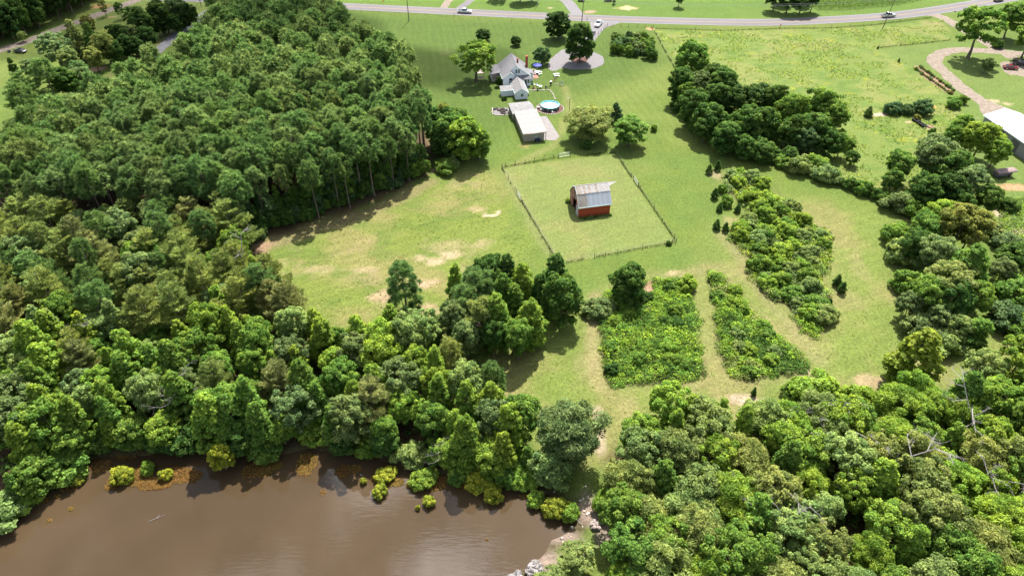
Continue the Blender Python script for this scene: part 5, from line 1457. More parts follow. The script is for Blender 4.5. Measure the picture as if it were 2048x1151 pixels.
# ------------------------------------------------------------------ house
HA = math.radians(9.2)
hx, hy = 1.37, 216.45
house = empty("house", (hx, hy, 0), HA, "white farmhouse with grey shingle roofs and a rear addition", "house")
HWx, HE, HR, HD = 4.55, 3.25, 6.75, 10.4
def gable_roof(x0, x1, y0, y1, ze, zr, mat, parent, name="roof", ov=0.25, xr=None, thick=0.14):
    """ridge along y; overhang ov"""
    xr = (x0 + x1) / 2 if xr is None else xr
    sl, sr = (zr - ze) / (xr - x0), (zr - ze) / (x1 - xr)
    mb = MB()
    mb.slab([(x0 - ov, y0 - ov, ze - ov * sl), (xr, y0 - ov, zr), (xr, y1 + ov, zr), (x0 - ov, y1 + ov, ze - ov * sl)], thick)
    mb.slab([(xr, y0 - ov, zr), (x1 + ov, y0 - ov, ze - ov * sr), (x1 + ov, y1 + ov, ze - ov * sr), (xr, y1 + ov, zr)], thick)
    r = mb.build(name, mat, parent)
    mb = MB(); mb.tube([(xr, y0 - ov, zr + .03), (xr, y1 + ov, zr + .03)], 0.06, 5); mb.build("ridge_cap", M['shingle'], r)
    mb = MB()
    for yy in (y0 - ov - .02, y1 + ov + .02):
        mb.tube([(x0 - ov, yy, ze - ov * sl - .07), (xr, yy, zr - .07), (x1 + ov, yy, ze - ov * sr - .07)], 0.06, 4)
    for xx, zz in ((x0 - ov - .03, ze - ov * sl - .08), (x1 + ov + .03, ze - ov * sr - .08)):
        mb.tube([(xx, y0 - ov, zz), (xx, y1 + ov, zz)], 0.06, 5)
    mb.build("roof_trim", M['white_trim'], r)
    return r
def gable_walls(x0, x1, y0, y1, ze, zr, parent, name="wall", mat='white_siding', xr=None):
    xr = (x0 + x1) / 2 if xr is None else xr
    mb = MB(); mb.prism([(x0, 0), (x1, 0), (x1, ze), (xr, zr - .12), (x0, ze)], y0, y1)
    return mb.build(name, M[mat], parent)
def window(parent, x, y, z, w, h, face='front', panes=(1, 2), name="window"):
    """a framed window proud of a wall that faces -y ('front'), -x ('left') or +x ('right')"""
    o = bpy.data.objects.new(name, None)
    mb = MB(); t = 0.07
    for a, b_, ww, hh in ((-w / 2 - t / 2, 0, t, h + 2 * t), (w / 2 + t / 2, 0, t, h + 2 * t)):
        mb.box(a, 0, z - t, ww, 0.08, hh)
    for zz in (z - t, z + h): mb.box(0, 0, zz, w, 0.08, t)
    for i in range(1, panes[1]): mb.box(0, 0.005, z + h * i / panes[1] - .025, w, 0.06, 0.05)
    for i in range(1, panes[0]): mb.box(-w / 2 + w * i / panes[0], 0.005, z, 0.05, 0.06, h)
    f = mb.build(name, M['white_trim'], parent)
    mb = MB(); mb.box(0, 0.025, z + .01, w - .01, 0.03, h - .02); mb.build("pane", M['glass'], f)
    f.location = (x, y, 0)
    f.rotation_euler = (0, 0, {'front': 0, 'left': -math.pi / 2, 'right': math.pi / 2}[face])
    return f
xr_w, zr_w = -2.1, HE + (HR - HE) * (HWx - 2.1) / HWx
gable_walls(-HWx, HWx, 0.0, HD, HE, HR, house)
gable_roof(-HWx, HWx, 0.0, HD, HE, HR, M['shingle'], house)
# front-left wing: its left slope runs on from the main roof
gable_walls(-HWx, 0.25, -1.4, -0.02, HE, zr_w - .04, house, "wing_wall", xr=xr_w)
gable_roof(-HWx, 0.25, -1.4, -0.27, HE, zr_w, M['shingle_tan'], house, "wing_roof", xr=xr_w)
for x in (-0.30, 0.55): window(house, x + .35, -0.05, 4.1, 0.62, 1.15)
window(house, -2.1, -1.45, 1.5, 0.9, 1.6)
mb = MB(); mb.disc(-2.1, -1.46, 4.15, 0.32, 'y', 0.06, 14); mb.build("gable_vent", M['white_trim'], house)
# enclosed back porch under a lean-to roof
mb = MB(); mb.box(2.45, -0.68, 0, 4.2, 1.24, 2.45); mb.build("porch_wall", M['white_siding'], house)
mb = MB(); mb.slab([(0.32, -1.65, 2.5), (4.85, -1.65, 2.5), (4.85, -0.06, 3.3), (0.32, -0.06, 3.3)], 0.12); mb.build("porch_roof", M['shingle'], house)
for x in (0.95, 1.75, 3.9): window(house, x, -1.34, 1.05, 0.65, 1.1)
mb = MB(); mb.box(2.9, -1.34, 0.25, 0.85, 0.07, 1.95); d = mb.build("door", M['old_wood'], house)
mb = MB(); mb.box(3.2, -1.40, 1.15, 0.06, 0.05, 0.12); mb.build("handle", M['galv'], d)
mb = MB(); mb.box(2.9, -1.85, 0, 1.5, 0.9, 0.2); mb.build("door_step", M['concrete'], house)
# rear addition and its lean-to
gable_walls(-2.05, 1.85, -10.95, -1.46, 2.35, 3.75, house, "addition_wall")
gable_roof(-2.05, 1.85, -10.95, -1.75, 2.35, 3.75, M['shingle_tan'], house, "addition_roof")
window(house, 0.1, -11.01, 0.95, 0.85, 0.9, panes=(2, 2))
mb = MB(); mb.box(-4.12, -6.75, 0, 4.1, 2.2, 1.95); mb.build("lean_to_wall", M['white_siding'], house)
mb = MB(); mb.slab([(-6.4, -8.05, 2.0), (-2.12, -8.05, 2.0), (-2.12, -5.55, 2.6), (-6.4, -5.55, 2.6)], 0.12); mb.build("lean_to_roof", M['shingle_tan'], house)
mb = MB(); mb.tube([(-6.42, -8.1, 1.93), (-2.1, -8.1, 1.93)], 0.05, 5); mb.build("gutter", M['white_trim'], house)
# chimneys, side bay, front porch
mb = MB(); mb.box(4.75, 7.2, 0, 0.75, 0.75, 6.6); mb.box(4.75, 7.2, 6.6, 0.9, 0.9, 0.18); mb.build("chimney", M['brick'], house)
mb = MB(); mb.box(1.15, 4.4, 5.2, 0.55, 0.55, 1.9); mb.box(1.15, 4.4, 7.1, .66, .66, .12); o = mb.build("chimney", M['brick'], house); o['label'] = "short dark chimney on the roof slope"
mb = MB(); mb.box(5.35, 4.3, 0, 1.6, 3.4, 2.5); mb.build("bay_wall", M['white_siding'], house)
mb = MB(); mb.slab([(4.5, 2.4, 3.15), (6.4, 2.4, 2.5), (6.4, 6.2, 2.5), (4.5, 6.2, 3.15)], 0.12); mb.build("bay_roof", M['shingle'], house)
window(house, 6.2, 4.3, 1.0, 0.8, 1.1, 'right')
for y in (2.2, 5.0, 8.0): window(house, -HWx - .04, y, 1.1, 0.7, 1.4, 'left')
mb = MB(); mb.box(-6.1, 7.0, 0.0, 2.9, 6.4, 0.45); mb.build("porch_floor", M['pale_wood'], house)
mb = MB(); mb.slab([(-7.75, 3.6, 2.75), (-4.6, 3.6, 3.2), (-4.6, 10.6, 3.2), (-7.75, 10.6, 2.75)], 0.14); mb.build("front_porch_roof", M['shingle'], house)
for y in (3.95, 6.1, 8.2, 10.0):
    mb = MB(); mb.box(-7.4, y, 0.45, 0.16, 0.16, 2.3); mb.build("porch_post", M['white_trim'], house)
mb = MB(); mb.box(-7.4, 7.0, 1.2, 0.07, 6.2, 0.07); mb.box(-7.4, 7.0, .65, 0.07, 6.2, 0.06)
mb.build("porch_rail", M['white_trim'], house)
mb = MB(); mb.box(6.9, 6.6, 0.0, 3.0, 5.2, 0.12); pt = mb.build("brick_patio", M['terracotta'], house)
for k in range(7):
    mb = MB(); mb.box(5.7 + k * .42, 9.1, 0.12, 0.38, 0.2, 1.0 + rnd.uniform(-.05, .05)); mb.build("fence_board", M['pale_wood'], pt)

def hw(x, y, z=0.0):
    p = world_of((hx, hy), HA, x, y); return (p[0], p[1], z)

# ------------------------------------------------------------------ garage of blocks with a pale metal roof, and the grey shed behind it
SA = math.radians(10.4)
sx_, sy_ = G(1047.9, 283.1)
gar = empty("garage", (sx_, sy_, 0), SA, "long block garage with a pale ribbed metal roof", "garage")
SWd, SLn = 5.85, 13.6
mb = MB(); mb.prism([(0, 0), (SWd, 0), (SWd, 2.6), (0, 2.35)], 0, SLn); wl_ = mb.build("wall", M['block'], gar)
for r in range(9):
    nb = 11
    for k in range(nb):
        xw = SWd / nb
        x = (k + (.5 if r % 2 else 0) + .25) * xw
        if x > SWd - .1 or (1.9 < x < 3.2 and r in (4, 5, 6)) : continue
        mb = MB() if (r == 0 and k == 0) else None
        if mb:
            mb.box(0, 0, 0, xw - .03, 0.05, 0.245); blk = mb.build("block", M['block'], wl_); o = blk
        else:
            o = blk.copy(); COL.objects.link(o)
        o.location = (x, -0.025 + rnd.uniform(-.006, .006), 0.02 + r * 0.262)
window(gar, 3.35, -0.06, 1.15, 0.75, 0.75, panes=(2, 2))
mb = MB()
mb.slab([(-.3, -.6, 2.5), (6.5, -.6, 2.85), (6.5, SLn + .5, 2.85), (-.3, SLn + .5, 2.5)], 0.08); rf = mb.build("roof", M['pale_metal'], gar)
nr = 15
for k in range(nr):
    y0 = -.62 + k * (SLn + 1.14) / nr; y1 = y0 + (SLn + 1.14) / nr - .02
    mb = MB(); up = 0.02 + (k % 2) * 0.015
    mb.slab([(-.34, y0, 2.5 + up), (6.56, y0, 2.855 + up), (6.56, y1, 2.855 + up), (-.34, y1, 2.5 + up)], 0.015)
    for f in (0.3, 0.65):
        yy = y0 + (y1 - y0) * f
        mb.tube([(-.34, yy, 2.52 + up), (6.56, yy, 2.875 + up)], 0.03, 4)
    mb.build("metal_sheet", M['pale_metal'] if k % 3 else M['pale_metal2'], rf)
mb = MB(); mb.box(3.1, -.62, 2.52, 6.86, .04, .16); mb.build("fascia_board", M['pale_wood'], gar)
for y in (3.0, 8.5):
    mb = MB(); mb.box(SWd + .04, y, .03, 0.06, 2.6, 2.1); mb.build("garage_door", M['white_metal'], gar)
mb = MB(); mb.box(6.35, -.2, 0, .14, .14, 2.75); mb.box(6.35, 6.6, 0, .14, .14, 2.75); mb.box(6.35, SLn - .3, 0, .14, .14, 2.75)
mb.build("roof_post", M['post_wood'], gar)
gs = empty("shed", (*G(1026.1, 226.8, 2.4), 0), math.radians(12.0), "low grey-shingled shed between the house and the garage", "shed")
mb = MB(); mb.prism([(.15, 0), (6.8, 0), (6.8, 2.25), (.15, 2.1)], .25, 7.0); mb.build("wall", M['block_dark'], gs)
mb = MB(); mb.slab([(-.15, -.1, 2.2), (7.15, -.1, 2.35), (7.0, 4.2, 2.62), (-.15, 4.2, 2.5)], 0.12); mb.build("roof", M['shingle_tan'], gs)
mb = MB(); mb.slab([(-.15, 4.22, 2.5), (7.0, 4.22, 2.62), (6.7, 7.5, 2.3), (.1, 7.5, 2.2)], 0.12); mb.build("back_roof", M['shingle_tan'], gs)
mb = MB(); mb.box(.12, 3.2, .05, .06, .95, 1.9); mb.build("door", M['old_wood'], gs)

# blue quad bike by the garage
def quad(loc, rz):
    t = empty("quad_bike", loc, rz, "small dark blue quad bike parked against the garage's block end", "quad bike")
    mb = MB(); mb.box(0, 0, .42, 1.3, .5, .3, 0, 0, .8); mb.box(-.45, 0, .62, .55, .9, .14); mb.box(.5, 0, .62, .45, .9, .14); mb.build("body", M['plastic_navy'], t)
    mb = MB(); mb.box(-.1, 0, .74, .65, .36, .14, 0, 0, .8); mb.build("seat", M['rubber'], t)
    mb = MB(); mb.tube([(.3, -.4, 1.05), (.32, 0, 1.0), (.3, .4, 1.05)], .025, 5); mb.tube([(.45, 0, .7), (.32, 0, 1.0)], .035, 5); mb.build("handlebar", M['black_iron'], t)
    mb = MB(); mb.box(.78, 0, .68, .1, .5, .16); mb.build("front_rack", M['teal'], t)
    for x in (-.5, .52):
        for y in (-.45, .45):
            mb = MB(); mb.disc(x, y, .28, .28, 'y', .22, 12); w_ = mb.build("wheel", M['rubber'], t)
            mb = MB(); mb.disc(x, y + (.12 if y > 0 else -.12), .28, .13, 'y', .02, 8); mb.build("rim", M['galv'], w_)
    return t
quad((*world_of((sx_, sy_), SA, 3.9, -.75), 0.02), SA + 0.1)

# ------------------------------------------------------------------ above-ground pool
plx, ply = G(1099.8, 216.5)
pool = empty("swimming_pool", (plx, ply, 0), 0, "round above-ground swimming pool with bright turquoise water", "pool")
PR, PHt = 2.85, 1.2
def ring(r0, r1, z0, z1, n=40):
    mb = MB(); vs, fs = [], []
    for k in range(n):
        c, s = math.cos(2 * math.pi * k / n), math.sin(2 * math.pi * k / n)
        vs += [(r1 * c, r1 * s, z0), (r1 * c, r1 * s, z1), (r0 * c, r0 * s, z1), (r0 * c, r0 * s, z0)]
    for k in range(n):
        a, b_ = 4 * k, 4 * ((k + 1) % n)
        for i in range(4):
            fs.append([a + i, b_ + i, b_ + (i + 1) % 4, a + (i + 1) % 4])
    return mb.add(vs, fs)
ring(PR - .02, PR, 0, PHt).build("pool_wall", M['pool_wall'], pool)
ring(PR - .06, PR - .025, 0.05, PHt - .02).build("liner", M['pool_liner'], pool)
ring(PR - .1, PR + .1, PHt, PHt + .06).build("rim", M['teal'], pool)
for k in range(12):
    a = 2 * math.pi * (k + .5) / 12
    mb = MB(); mb.box((PR + .05) * math.cos(a), (PR + .05) * math.sin(a), 0, .1, .14, PHt, a); mb.build("upright", M['galv'], pool)
m_, N, L, b = new_mat("pool_water")
b.inputs['Base Color'].default_value = (0.42, 0.80, 0.86, 1); b.inputs['Roughness'].default_value = 0.08; b.inputs['IOR'].default_value = 1.33
nz = N.new("ShaderNodeTexNoise"); nz.inputs['Scale'].default_value = 3.0; bm_ = N.new("ShaderNodeBump"); bm_.inputs['Strength'].default_value = .25; bm_.inputs['Distance'].default_value = .03
L.new(nz.outputs['Fac'], bm_.inputs['Height']); L.new(bm_.outputs['Normal'], b.inputs['Normal'])
mb = MB(); mb.disc(0, 0, PHt - .3, PR - .065, 'z', .03, 40); mb.build("water", m_, pool)
mb = MB()
for y in (-.28, .28):
    mb.tube([(-PR - .75, y, 0), (-PR - .1, y, PHt + .15), (-PR + .4, y, PHt - .1)], .035, 6)
for i in range(4): mb.tube([(-PR - .75 + .16 * (i + 1), -.28, .25 + .26 * i), (-PR - .75 + .16 * (i + 1), .28, .25 + .26 * i)], .03, 5)
ld = mb.build("ladder", M['plastic_white'], pool); ld.rotation_euler = (0, 0, 0.45)
pb_ = [(plx + 4.25 * math.cos(t) * (1 + .02 * math.sin(4 * t)), ply - .1 + 4.1 * math.sin(t)) for t in np.linspace(0, 2 * math.pi, 36)[:-1]]
tag(sheet("mulch_bed", pb_, M['mulch'], 0.025), "dark red mulch ring round the swimming pool", kind='structure')
st0 = None
edging = empty("stone_edging", (plx, ply, 0), 0, "pale stone edging circling the pool's mulch bed", "edging")
for k in range(42):
    t = 2 * math.pi * k / 42
    if st0 is None:
        mb = MB(); mb.box(0, 0, 0, .46, .26, .16, 0, 0, .8); st0 = mb.build("stone", M['stone'], edging); o = st0
    else:
        o = st0.copy(); COL.objects.link(o)
    o.location = (4.3 * math.cos(t), 4.15 * math.sin(t) - .1, 0.0); o.rotation_euler = (0, 0, t + math.pi / 2 + rnd.uniform(-.2, .2)); s = rnd.uniform(.7, 1.15); o.scale = (s, s, s)
pump = empty("pool_pump", (plx + .6, ply - PR - .55, 0.02), 0.2, "white pool pump and filter drum beside the pool wall", "pool pump")
mb = MB(); mb.tube([(0, 0, 0), (0, 0, .5), (0, 0, .62)], [.22, .22, .12], 12); mb.build("filter_drum", M['plastic_white'], pump)
mb = MB(); mb.tube([(.35, 0, .14), (.85, 0, .14)], [.13, .13], 10); mb.build("motor", M['galv'], pump)
mb = MB(); mb.tube([(0, .2, .3), (-.1, .35, .4), (-.1, .55, .8)], .04, 6); mb.build("hose", M['galv'], pump)
def bucket(px, py, mat, label, r=.22, h=.4):
    t = empty("tub", (*G(px, py), 0.02), 0, label, "tub")
    mb = MB(); mb.tube([(0, 0, 0), (0, 0, h)], [r * .8, r], 12); mb.build("tub_body", mat, t)
    mb = MB(); mb.tube([(0, 0, h - .03), (0, 0, h + .01)], r * 1.08, 12); mb.build("tub_rim", mat, t)
bucket(1083, 221, M['plastic_white'], "white tub beside the pool ladder", .35, .5)
bucket(1077, 217, M['galv'], "grey metal tub between the shed and the pool", .4, .55)
bucket(1086, 214.5, M['cloth_pink'], "pinkish tub at the pool's left side", .3, .4)
bucket(1095, 222.2, M['plastic_white'], "small white tub under the pool's front wall", .22, .3)

# ------------------------------------------------------------------ garden things
def chair(loc, rz, mat, label, group=None):
    t = empty("garden_chair", loc, rz, label, "chair", group)
    mb = MB(); mb.box(0, 0, .4, .55, .5, .06); mb.build("seat", mat, t)
    mb = MB(); mb.slab([(-.27, .24, .42), (.27, .24, .42), (.27, .42, 1.0), (-.27, .42, 1.0)], .05); mb.build("backrest", mat, t)
    for x in (-.23, .23):
        for y in (-.2, .2):
            mb = MB(); mb.box(x, y, 0, .06, .06, .4); mb.build("leg", mat, t)
    return t
# picnic table, octagonal white
tx, ty = G(1074.5, 147.5)
pt_ = empty("garden_table", (tx, ty, 0), .3, "white octagonal picnic table with ring benches near the parasol", "table")
ring(.02, .95, .72, .78, 8).build("table_top", M['plastic_white'], pt_)
for k in range(4):
    a = k * math.pi / 2 + .4
    mb = MB(); mb.box(1.45 * math.cos(a), 1.45 * math.sin(a), .42, .34, 1.5, .06, a); mb.build("bench", M['plastic_white'], pt_)
    mb = MB(); mb.tube([(.2 * math.cos(a), .2 * math.sin(a), .7), (1.4 * math.cos(a), 1.4 * math.sin(a), .02)], .05, 5); mb.build("leg", M['plastic_white'], pt_)
ux, uy = G(1074.5, 141)
um = empty("parasol", (ux, uy, 0), .2, "dark blue garden parasol under the mushroom-shaped tree", "parasol")
mb = MB(); mb.tube([(0, 0, 0), (0, 0, 2.6)], .03, 6); mb.build("pole", M['plastic_white'], um)
mb = MB(); vs = [(0, 0, 2.55)] + [(1.6 * math.cos(k * math.pi / 4), 1.6 * math.sin(k * math.pi / 4), 1.95) for k in range(8)]
mb.add(vs, [[0, 1 + k, 1 + (k + 1) % 8] for k in range(8)])
mb.add([(p[0], p[1], p[2] - (.22 if i else .01)) for i, p in enumerate(vs)], [[0, 1 + (k + 1) % 8, 1 + k] for k in range(8)])
mb.add([vs[1 + k] for k in range(8)] + [(p[0], p[1], p[2] - .22) for p in vs[1:]], [[k, 8 + k, 8 + (k + 1) % 8, (k + 1) % 8] for k in range(8)])
mb.build("canopy", M['plastic_blue'], um)
mb = MB(); mb.box(0, 0, 0, .6, .6, .12); mb.build("base", M['black_iron'], um)
# long white picnic bench set
qx, qy = G(1113, 153)
pb2 = empty("picnic_table", (qx, qy, 0), .15, "white picnic table with bench standing on the lawn", "table")
mb = MB(); mb.box(0, .35, .74, 1.9, .75, .06); mb.build("table_top", M['plastic_white'], pb2)
for y in (-.55, 1.2):
    mb = MB(); mb.box(0, y, .43, 1.9, .3, .05); mb.build("bench", M['plastic_white'], pb2)
for x in (-.7, .7):
    mb = MB(); mb.tube([(x, -.6, 0), (x, .55, .74)], .05, 5); mb.tube([(x, 1.3, 0), (x, .15, .74)], .05, 5); mb.build("leg_frame", M['plastic_white'], pb2)
# wagon wheels
def wagon_wheel(px, py, r, label, tilt=.5, mat='old_wood'):
    x, y = G(px, py)
    t = empty("spoked_ornament", (x, y, 0), .4, label, "wagon wheel")
    mb = MB()
    P = lambda rr, a: (rr * math.cos(a), rr * math.sin(a) * math.sin(tilt) * -1 + .25, r + rr * math.sin(a) * math.cos(tilt))
    mb.tube([P(r, 2 * math.pi * k / 16) for k in range(17)], .07, 5, cap=False); mb.build("rim", M[mat], t)
    for k in range(8):
        a = k * math.pi / 4
        mb = MB(); mb.tube([P(.1, a), P(r - .03, a)], .035, 4); mb.build("spoke", M[mat], t)
    mb = MB(); mb.tube([P(0.0, 0), (0, .25 - .12, r + .08)], .14, 8); mb.build("hub", M['black_iron'], t)
wagon_wheel(1124, 171.5, .8, "grey wagon wheel leaning in the right-hand lawn bed", .35, 'galv')
wagon_wheel(1110, 163.5, .7, "rusty wagon wheel below the white picnic table", .5, 'terracotta')
sm = empty("smoker_grill", (*G(1101.5, 171), 0), .2, "upright dark smoker grill with a white lid on the lawn", "grill")
mb = MB(); mb.tube([(0, 0, .35), (0, 0, .5), (0, 0, 1.25)], [.25, .36, .36], 12); mb.build("drum", M['black_iron'], sm)
mb = MB(); mb.tube([(0, 0, 1.25), (0, 0, 1.45), (0, 0, 1.58)], [.42, .36, .08], 12); mb.build("lid", M['plastic_white'], sm)
for a in (.5, 2.6, 4.7):
    mb = MB(); mb.tube([(.3 * math.cos(a), .3 * math.sin(a), 0), (.25 * math.cos(a), .25 * math.sin(a), .5)], .03, 5); mb.build("leg", M['black_iron'], sm)
rk = random.Random(4)
for k, (px, py) in enumerate([(1108, 167.5), (1111, 168.5), (1114, 168), (1117, 169)]):
    mb = MB(); mb.box(0, 0, 0, .4, .3, .22, rk.uniform(0, 3), 0, .6); o = mb.build("garden_stone", M['stone'], None); o.location = (*G(px, py), 0)
    tag(o, f"pale garden stone, {ordw(k + 1)} from left between the two wagon wheels", "stone", "stones between the wagon wheels")
# chairs, pots and clutter on the porch side
chair(hw(5.9, -1.4), 2.3, M['plastic_white'], "white garden chair nearest the back porch corner")
chair(hw(6.8, -2.2), .6, M['plastic_white'], "white garden chair out on the lawn edge by the porch")
tb = empty("side_table", hw(7.5, -3.6), .2, "small round white garden table on dark legs by the porch", "table")
mb = MB(); mb.disc(0, 0, .72, .55, 'z', .06, 16); mb.build("table_top", M['plastic_white'], tb)
for a in (.4, 2.5, 4.6):
    mb = MB(); mb.tube([(.4 * math.cos(a), .4 * math.sin(a), 0), (.15 * math.cos(a), .15 * math.sin(a), .7)], .035, 5); mb.build("leg", M['black_iron'], tb)
kt = empty("kettle_grill", hw(9.2, -4.6), 0, "round black kettle grill on the lawn by the porch", "grill")
mb = MB(); mb.tube([(0, 0, .5), (0, 0, .62), (0, 0, .85), (0, 0, 1.05), (0, 0, 1.12)], [.12, .36, .42, .3, .05], 14); mb.build("bowl", M['black_iron'], kt)
for a in (.4, 2.5, 4.6):
    mb = MB(); mb.tube([(.35 * math.cos(a), .35 * math.sin(a), 0), (.2 * math.cos(a), .2 * math.sin(a), .6)], .03, 5); mb.build("leg", M['black_iron'], kt)
def pot(p, r, mat, tone, label, h=.45):
    t = empty("flower_pot", p, 0, label, "plant pot")
    mb = MB(); mb.tube([(0, 0, 0), (0, 0, h)], [r * .7, r], 10); mb.build("pot", mat, t)
    rr = np.random.default_rng(int(p[0] * 100) % 97)
    n = 46; d = unit(rr.normal(size=(n, 3)) + np.array([0, 0, .6]))
    V = leaf_quads(np.array([0, 0, h + r * .5]) + d * r * 1.1, d, np.full(n, r * .8), np.full(n, r * .5), rr)
    c = link_mesh("foliage", raw_mesh("pot_foliage", V, [M['leaf']], 4, rr.uniform(0, 1, n)), t); c.color = (*PAL[tone], 1)
pot(hw(5.2, -3.4), .35, M['terracotta'], 'mid green', "terracotta pot of green leaves by the porch steps")
pot(hw(5.6, -4.4), .3, M['cloth_pink'], 'rusty green', "pink pot with a reddish plant by the addition's side")
pot(hw(6.2, -5.4), .3, M['black_iron'], 'deep green', "black pot with a dark plant by the addition's side")
pot(hw(2.6, -8.4), .3, M['galv'], 'grey-green', "grey pot with a pale plant at the addition's front corner")
pot(hw(5.4, -0.2), .35, M['plastic_navy'], 'deep green', "navy pot with a dark plant against the porch corner")
pot(hw(-5.4, -1.6), .3, M['plastic_white'], 'mid green', "white pot below the dark shrub by the front wing")
chair(hw(7.0, 5.2), 1.0, M['cloth_pink'], "pink patio chair on the brick patio")
chair(hw(7.9, 7.4), 2.4, M['pale_wood'], "wooden patio chair at the back of the brick patio")
# timber swing frame behind the shade tree
sw = empty("garden_swing", (*G(962, 160), 0), .1, "pale timber garden swing half hidden by the shade tree", "swing")
for x in (-1.1, 1.1):
    mb = MB(); mb.tube([(x, -.7, 0), (x, 0, 2.1)], .07, 5); mb.tube([(x, .7, 0), (x, 0, 2.1)], .07, 5); mb.build("frame_side", M['pale_wood'], sw)
mb = MB(); mb.tube([(-1.2, 0, 2.1), (1.2, 0, 2.1)], .07, 6); mb.build("top_beam", M['pale_wood'], sw)
mb = MB(); mb.box(0, 0, .5, 1.7, .55, .06); mb.build("seat", M['pale_wood'], sw)
mb = MB(); mb.slab([(-.85, .26, .55), (.85, .26, .55), (.85, .42, 1.1), (-.85, .42, 1.1)], .05); mb.build("backrest", M['pale_wood'], sw)
dk_ = empty("timber_deck", (*G(960, 148), 0), .1, "low pale timber deck beyond the garden swing", "deck")
for k in range(9):
    mb = MB(); mb.box(0, k * .42, .18, 2.3, .38, .08); mb.build("plank", M['pale_wood'], dk_)
# stone-lined garden walk
def stone_line(pts, n, label, seed, mat='stone'):
    rr = random.Random(seed); P = smooth_line(GP(pts), .3)
    t = empty("stone_edging", (P[0][0], P[0][1], 0), 0, label, "edging"); s0 = None
    for k in range(n):
        q_ = P[int(k * (len(P) - 1) / max(1, n - 1))]
        if s0 is None:
            mb = MB(); mb.box(0, 0, 0, .42, .3, .22, 0, 0, .7); s0 = mb.build("stone", M[mat], t); o = s0
        else:
            o = s0.copy(); COL.objects.link(o)
        o.location = (q_[0] - P[0][0], q_[1] - P[0][1], 0); o.rotation_euler = (0, 0, rr.uniform(0, 3)); s = rr.uniform(.7, 1.25); o.scale = (s, s, s)
stone_line([(1100, 181.5), (1105, 187), (1108, 193), (1110, 199)], 16, "curved row of pale stones between the lawn and the pool", 3)
stone_line([(1057, 181.5), (1078, 181), (1098, 180.5)], 26, "straight stone edge across the small back lawn", 4)
rail = empty("low_rail", (*G(1082, 180), 0), 0, "low dark rail above the stone edge of the back lawn", "rail")
r0 = np.array(G(1082, 180)); r1 = np.array(G(1099, 179)); dv = r1 - r0
mb = MB(); mb.tube([(0, 0, .55), (dv[0], dv[1], .55)], .05, 5); mb.build("rail_bar", M['post_wood'], rail)
for f in (0, .5, 1):
    mb = MB(); mb.box(dv[0] * f, dv[1] * f, 0, .12, .12, .7); mb.build("post", M['post_wood'], rail)
tag(sheet("garden_soil", GP([(986, 217), (1012, 215), (1022, 219), (1022, 226), (1006, 230), (988, 229)]), M['gravel'], 0.02), "gravelly garden bed beside the grey shed", kind='structure')
stone_line([(985, 217), (986, 229), (1005, 231), (1022, 229)], 26, "pale stone edge of the gravelly garden bed", 6)
for k, (px, py) in enumerate([(989, 219), (993, 218), (998, 221), (1002, 219.5), (1006, 218.5), (1003, 224), (1008, 223), (1012, 221), (1005, 228), (1010, 228)]):
    x, y = G(px, py); t = empty("planter_tyre", (x, y, 0.02), k * .7, None, "planter", "black planters in the gravelly garden bed")
    mb = MB(); vs = [(.42 * math.cos(a), .42 * math.sin(a), .15) for a in np.linspace(0, 2 * math.pi, 15)]
    mb.tube(vs, .15, 6, cap=False); mb.build("tyre", M['rubber'], t)
    mb = MB(); mb.disc(0, 0, .14, .32, 'z', .1, 10); mb.build("soil", M['mulch'], t)
    t['label'] = f"black tyre planter, {ordw(k + 1)} along the gravelly garden bed"
yl = empty("yard_lamp", (*G(1138.5, 219.5), 0), 0, "thin wooden lamp post alone on the side lawn", "lamp post")
mb = MB(); mb.tube([(0, 0, -.2), (0, 0, 3.9)], [.09, .07], 7); mb.build("post", M['pole_wood'], yl)
mb = MB(); mb.tube([(0, 0, 3.8), (-.5, 0, 3.95)], .03, 5); mb.build("arm", M['galv'], yl)
mb = MB(); mb.tube([(-.5, 0, 3.7), (-.5, 0, 3.95)], [.2, .08], 9); mb.build("lamp_shade", M['plastic_white'], yl)

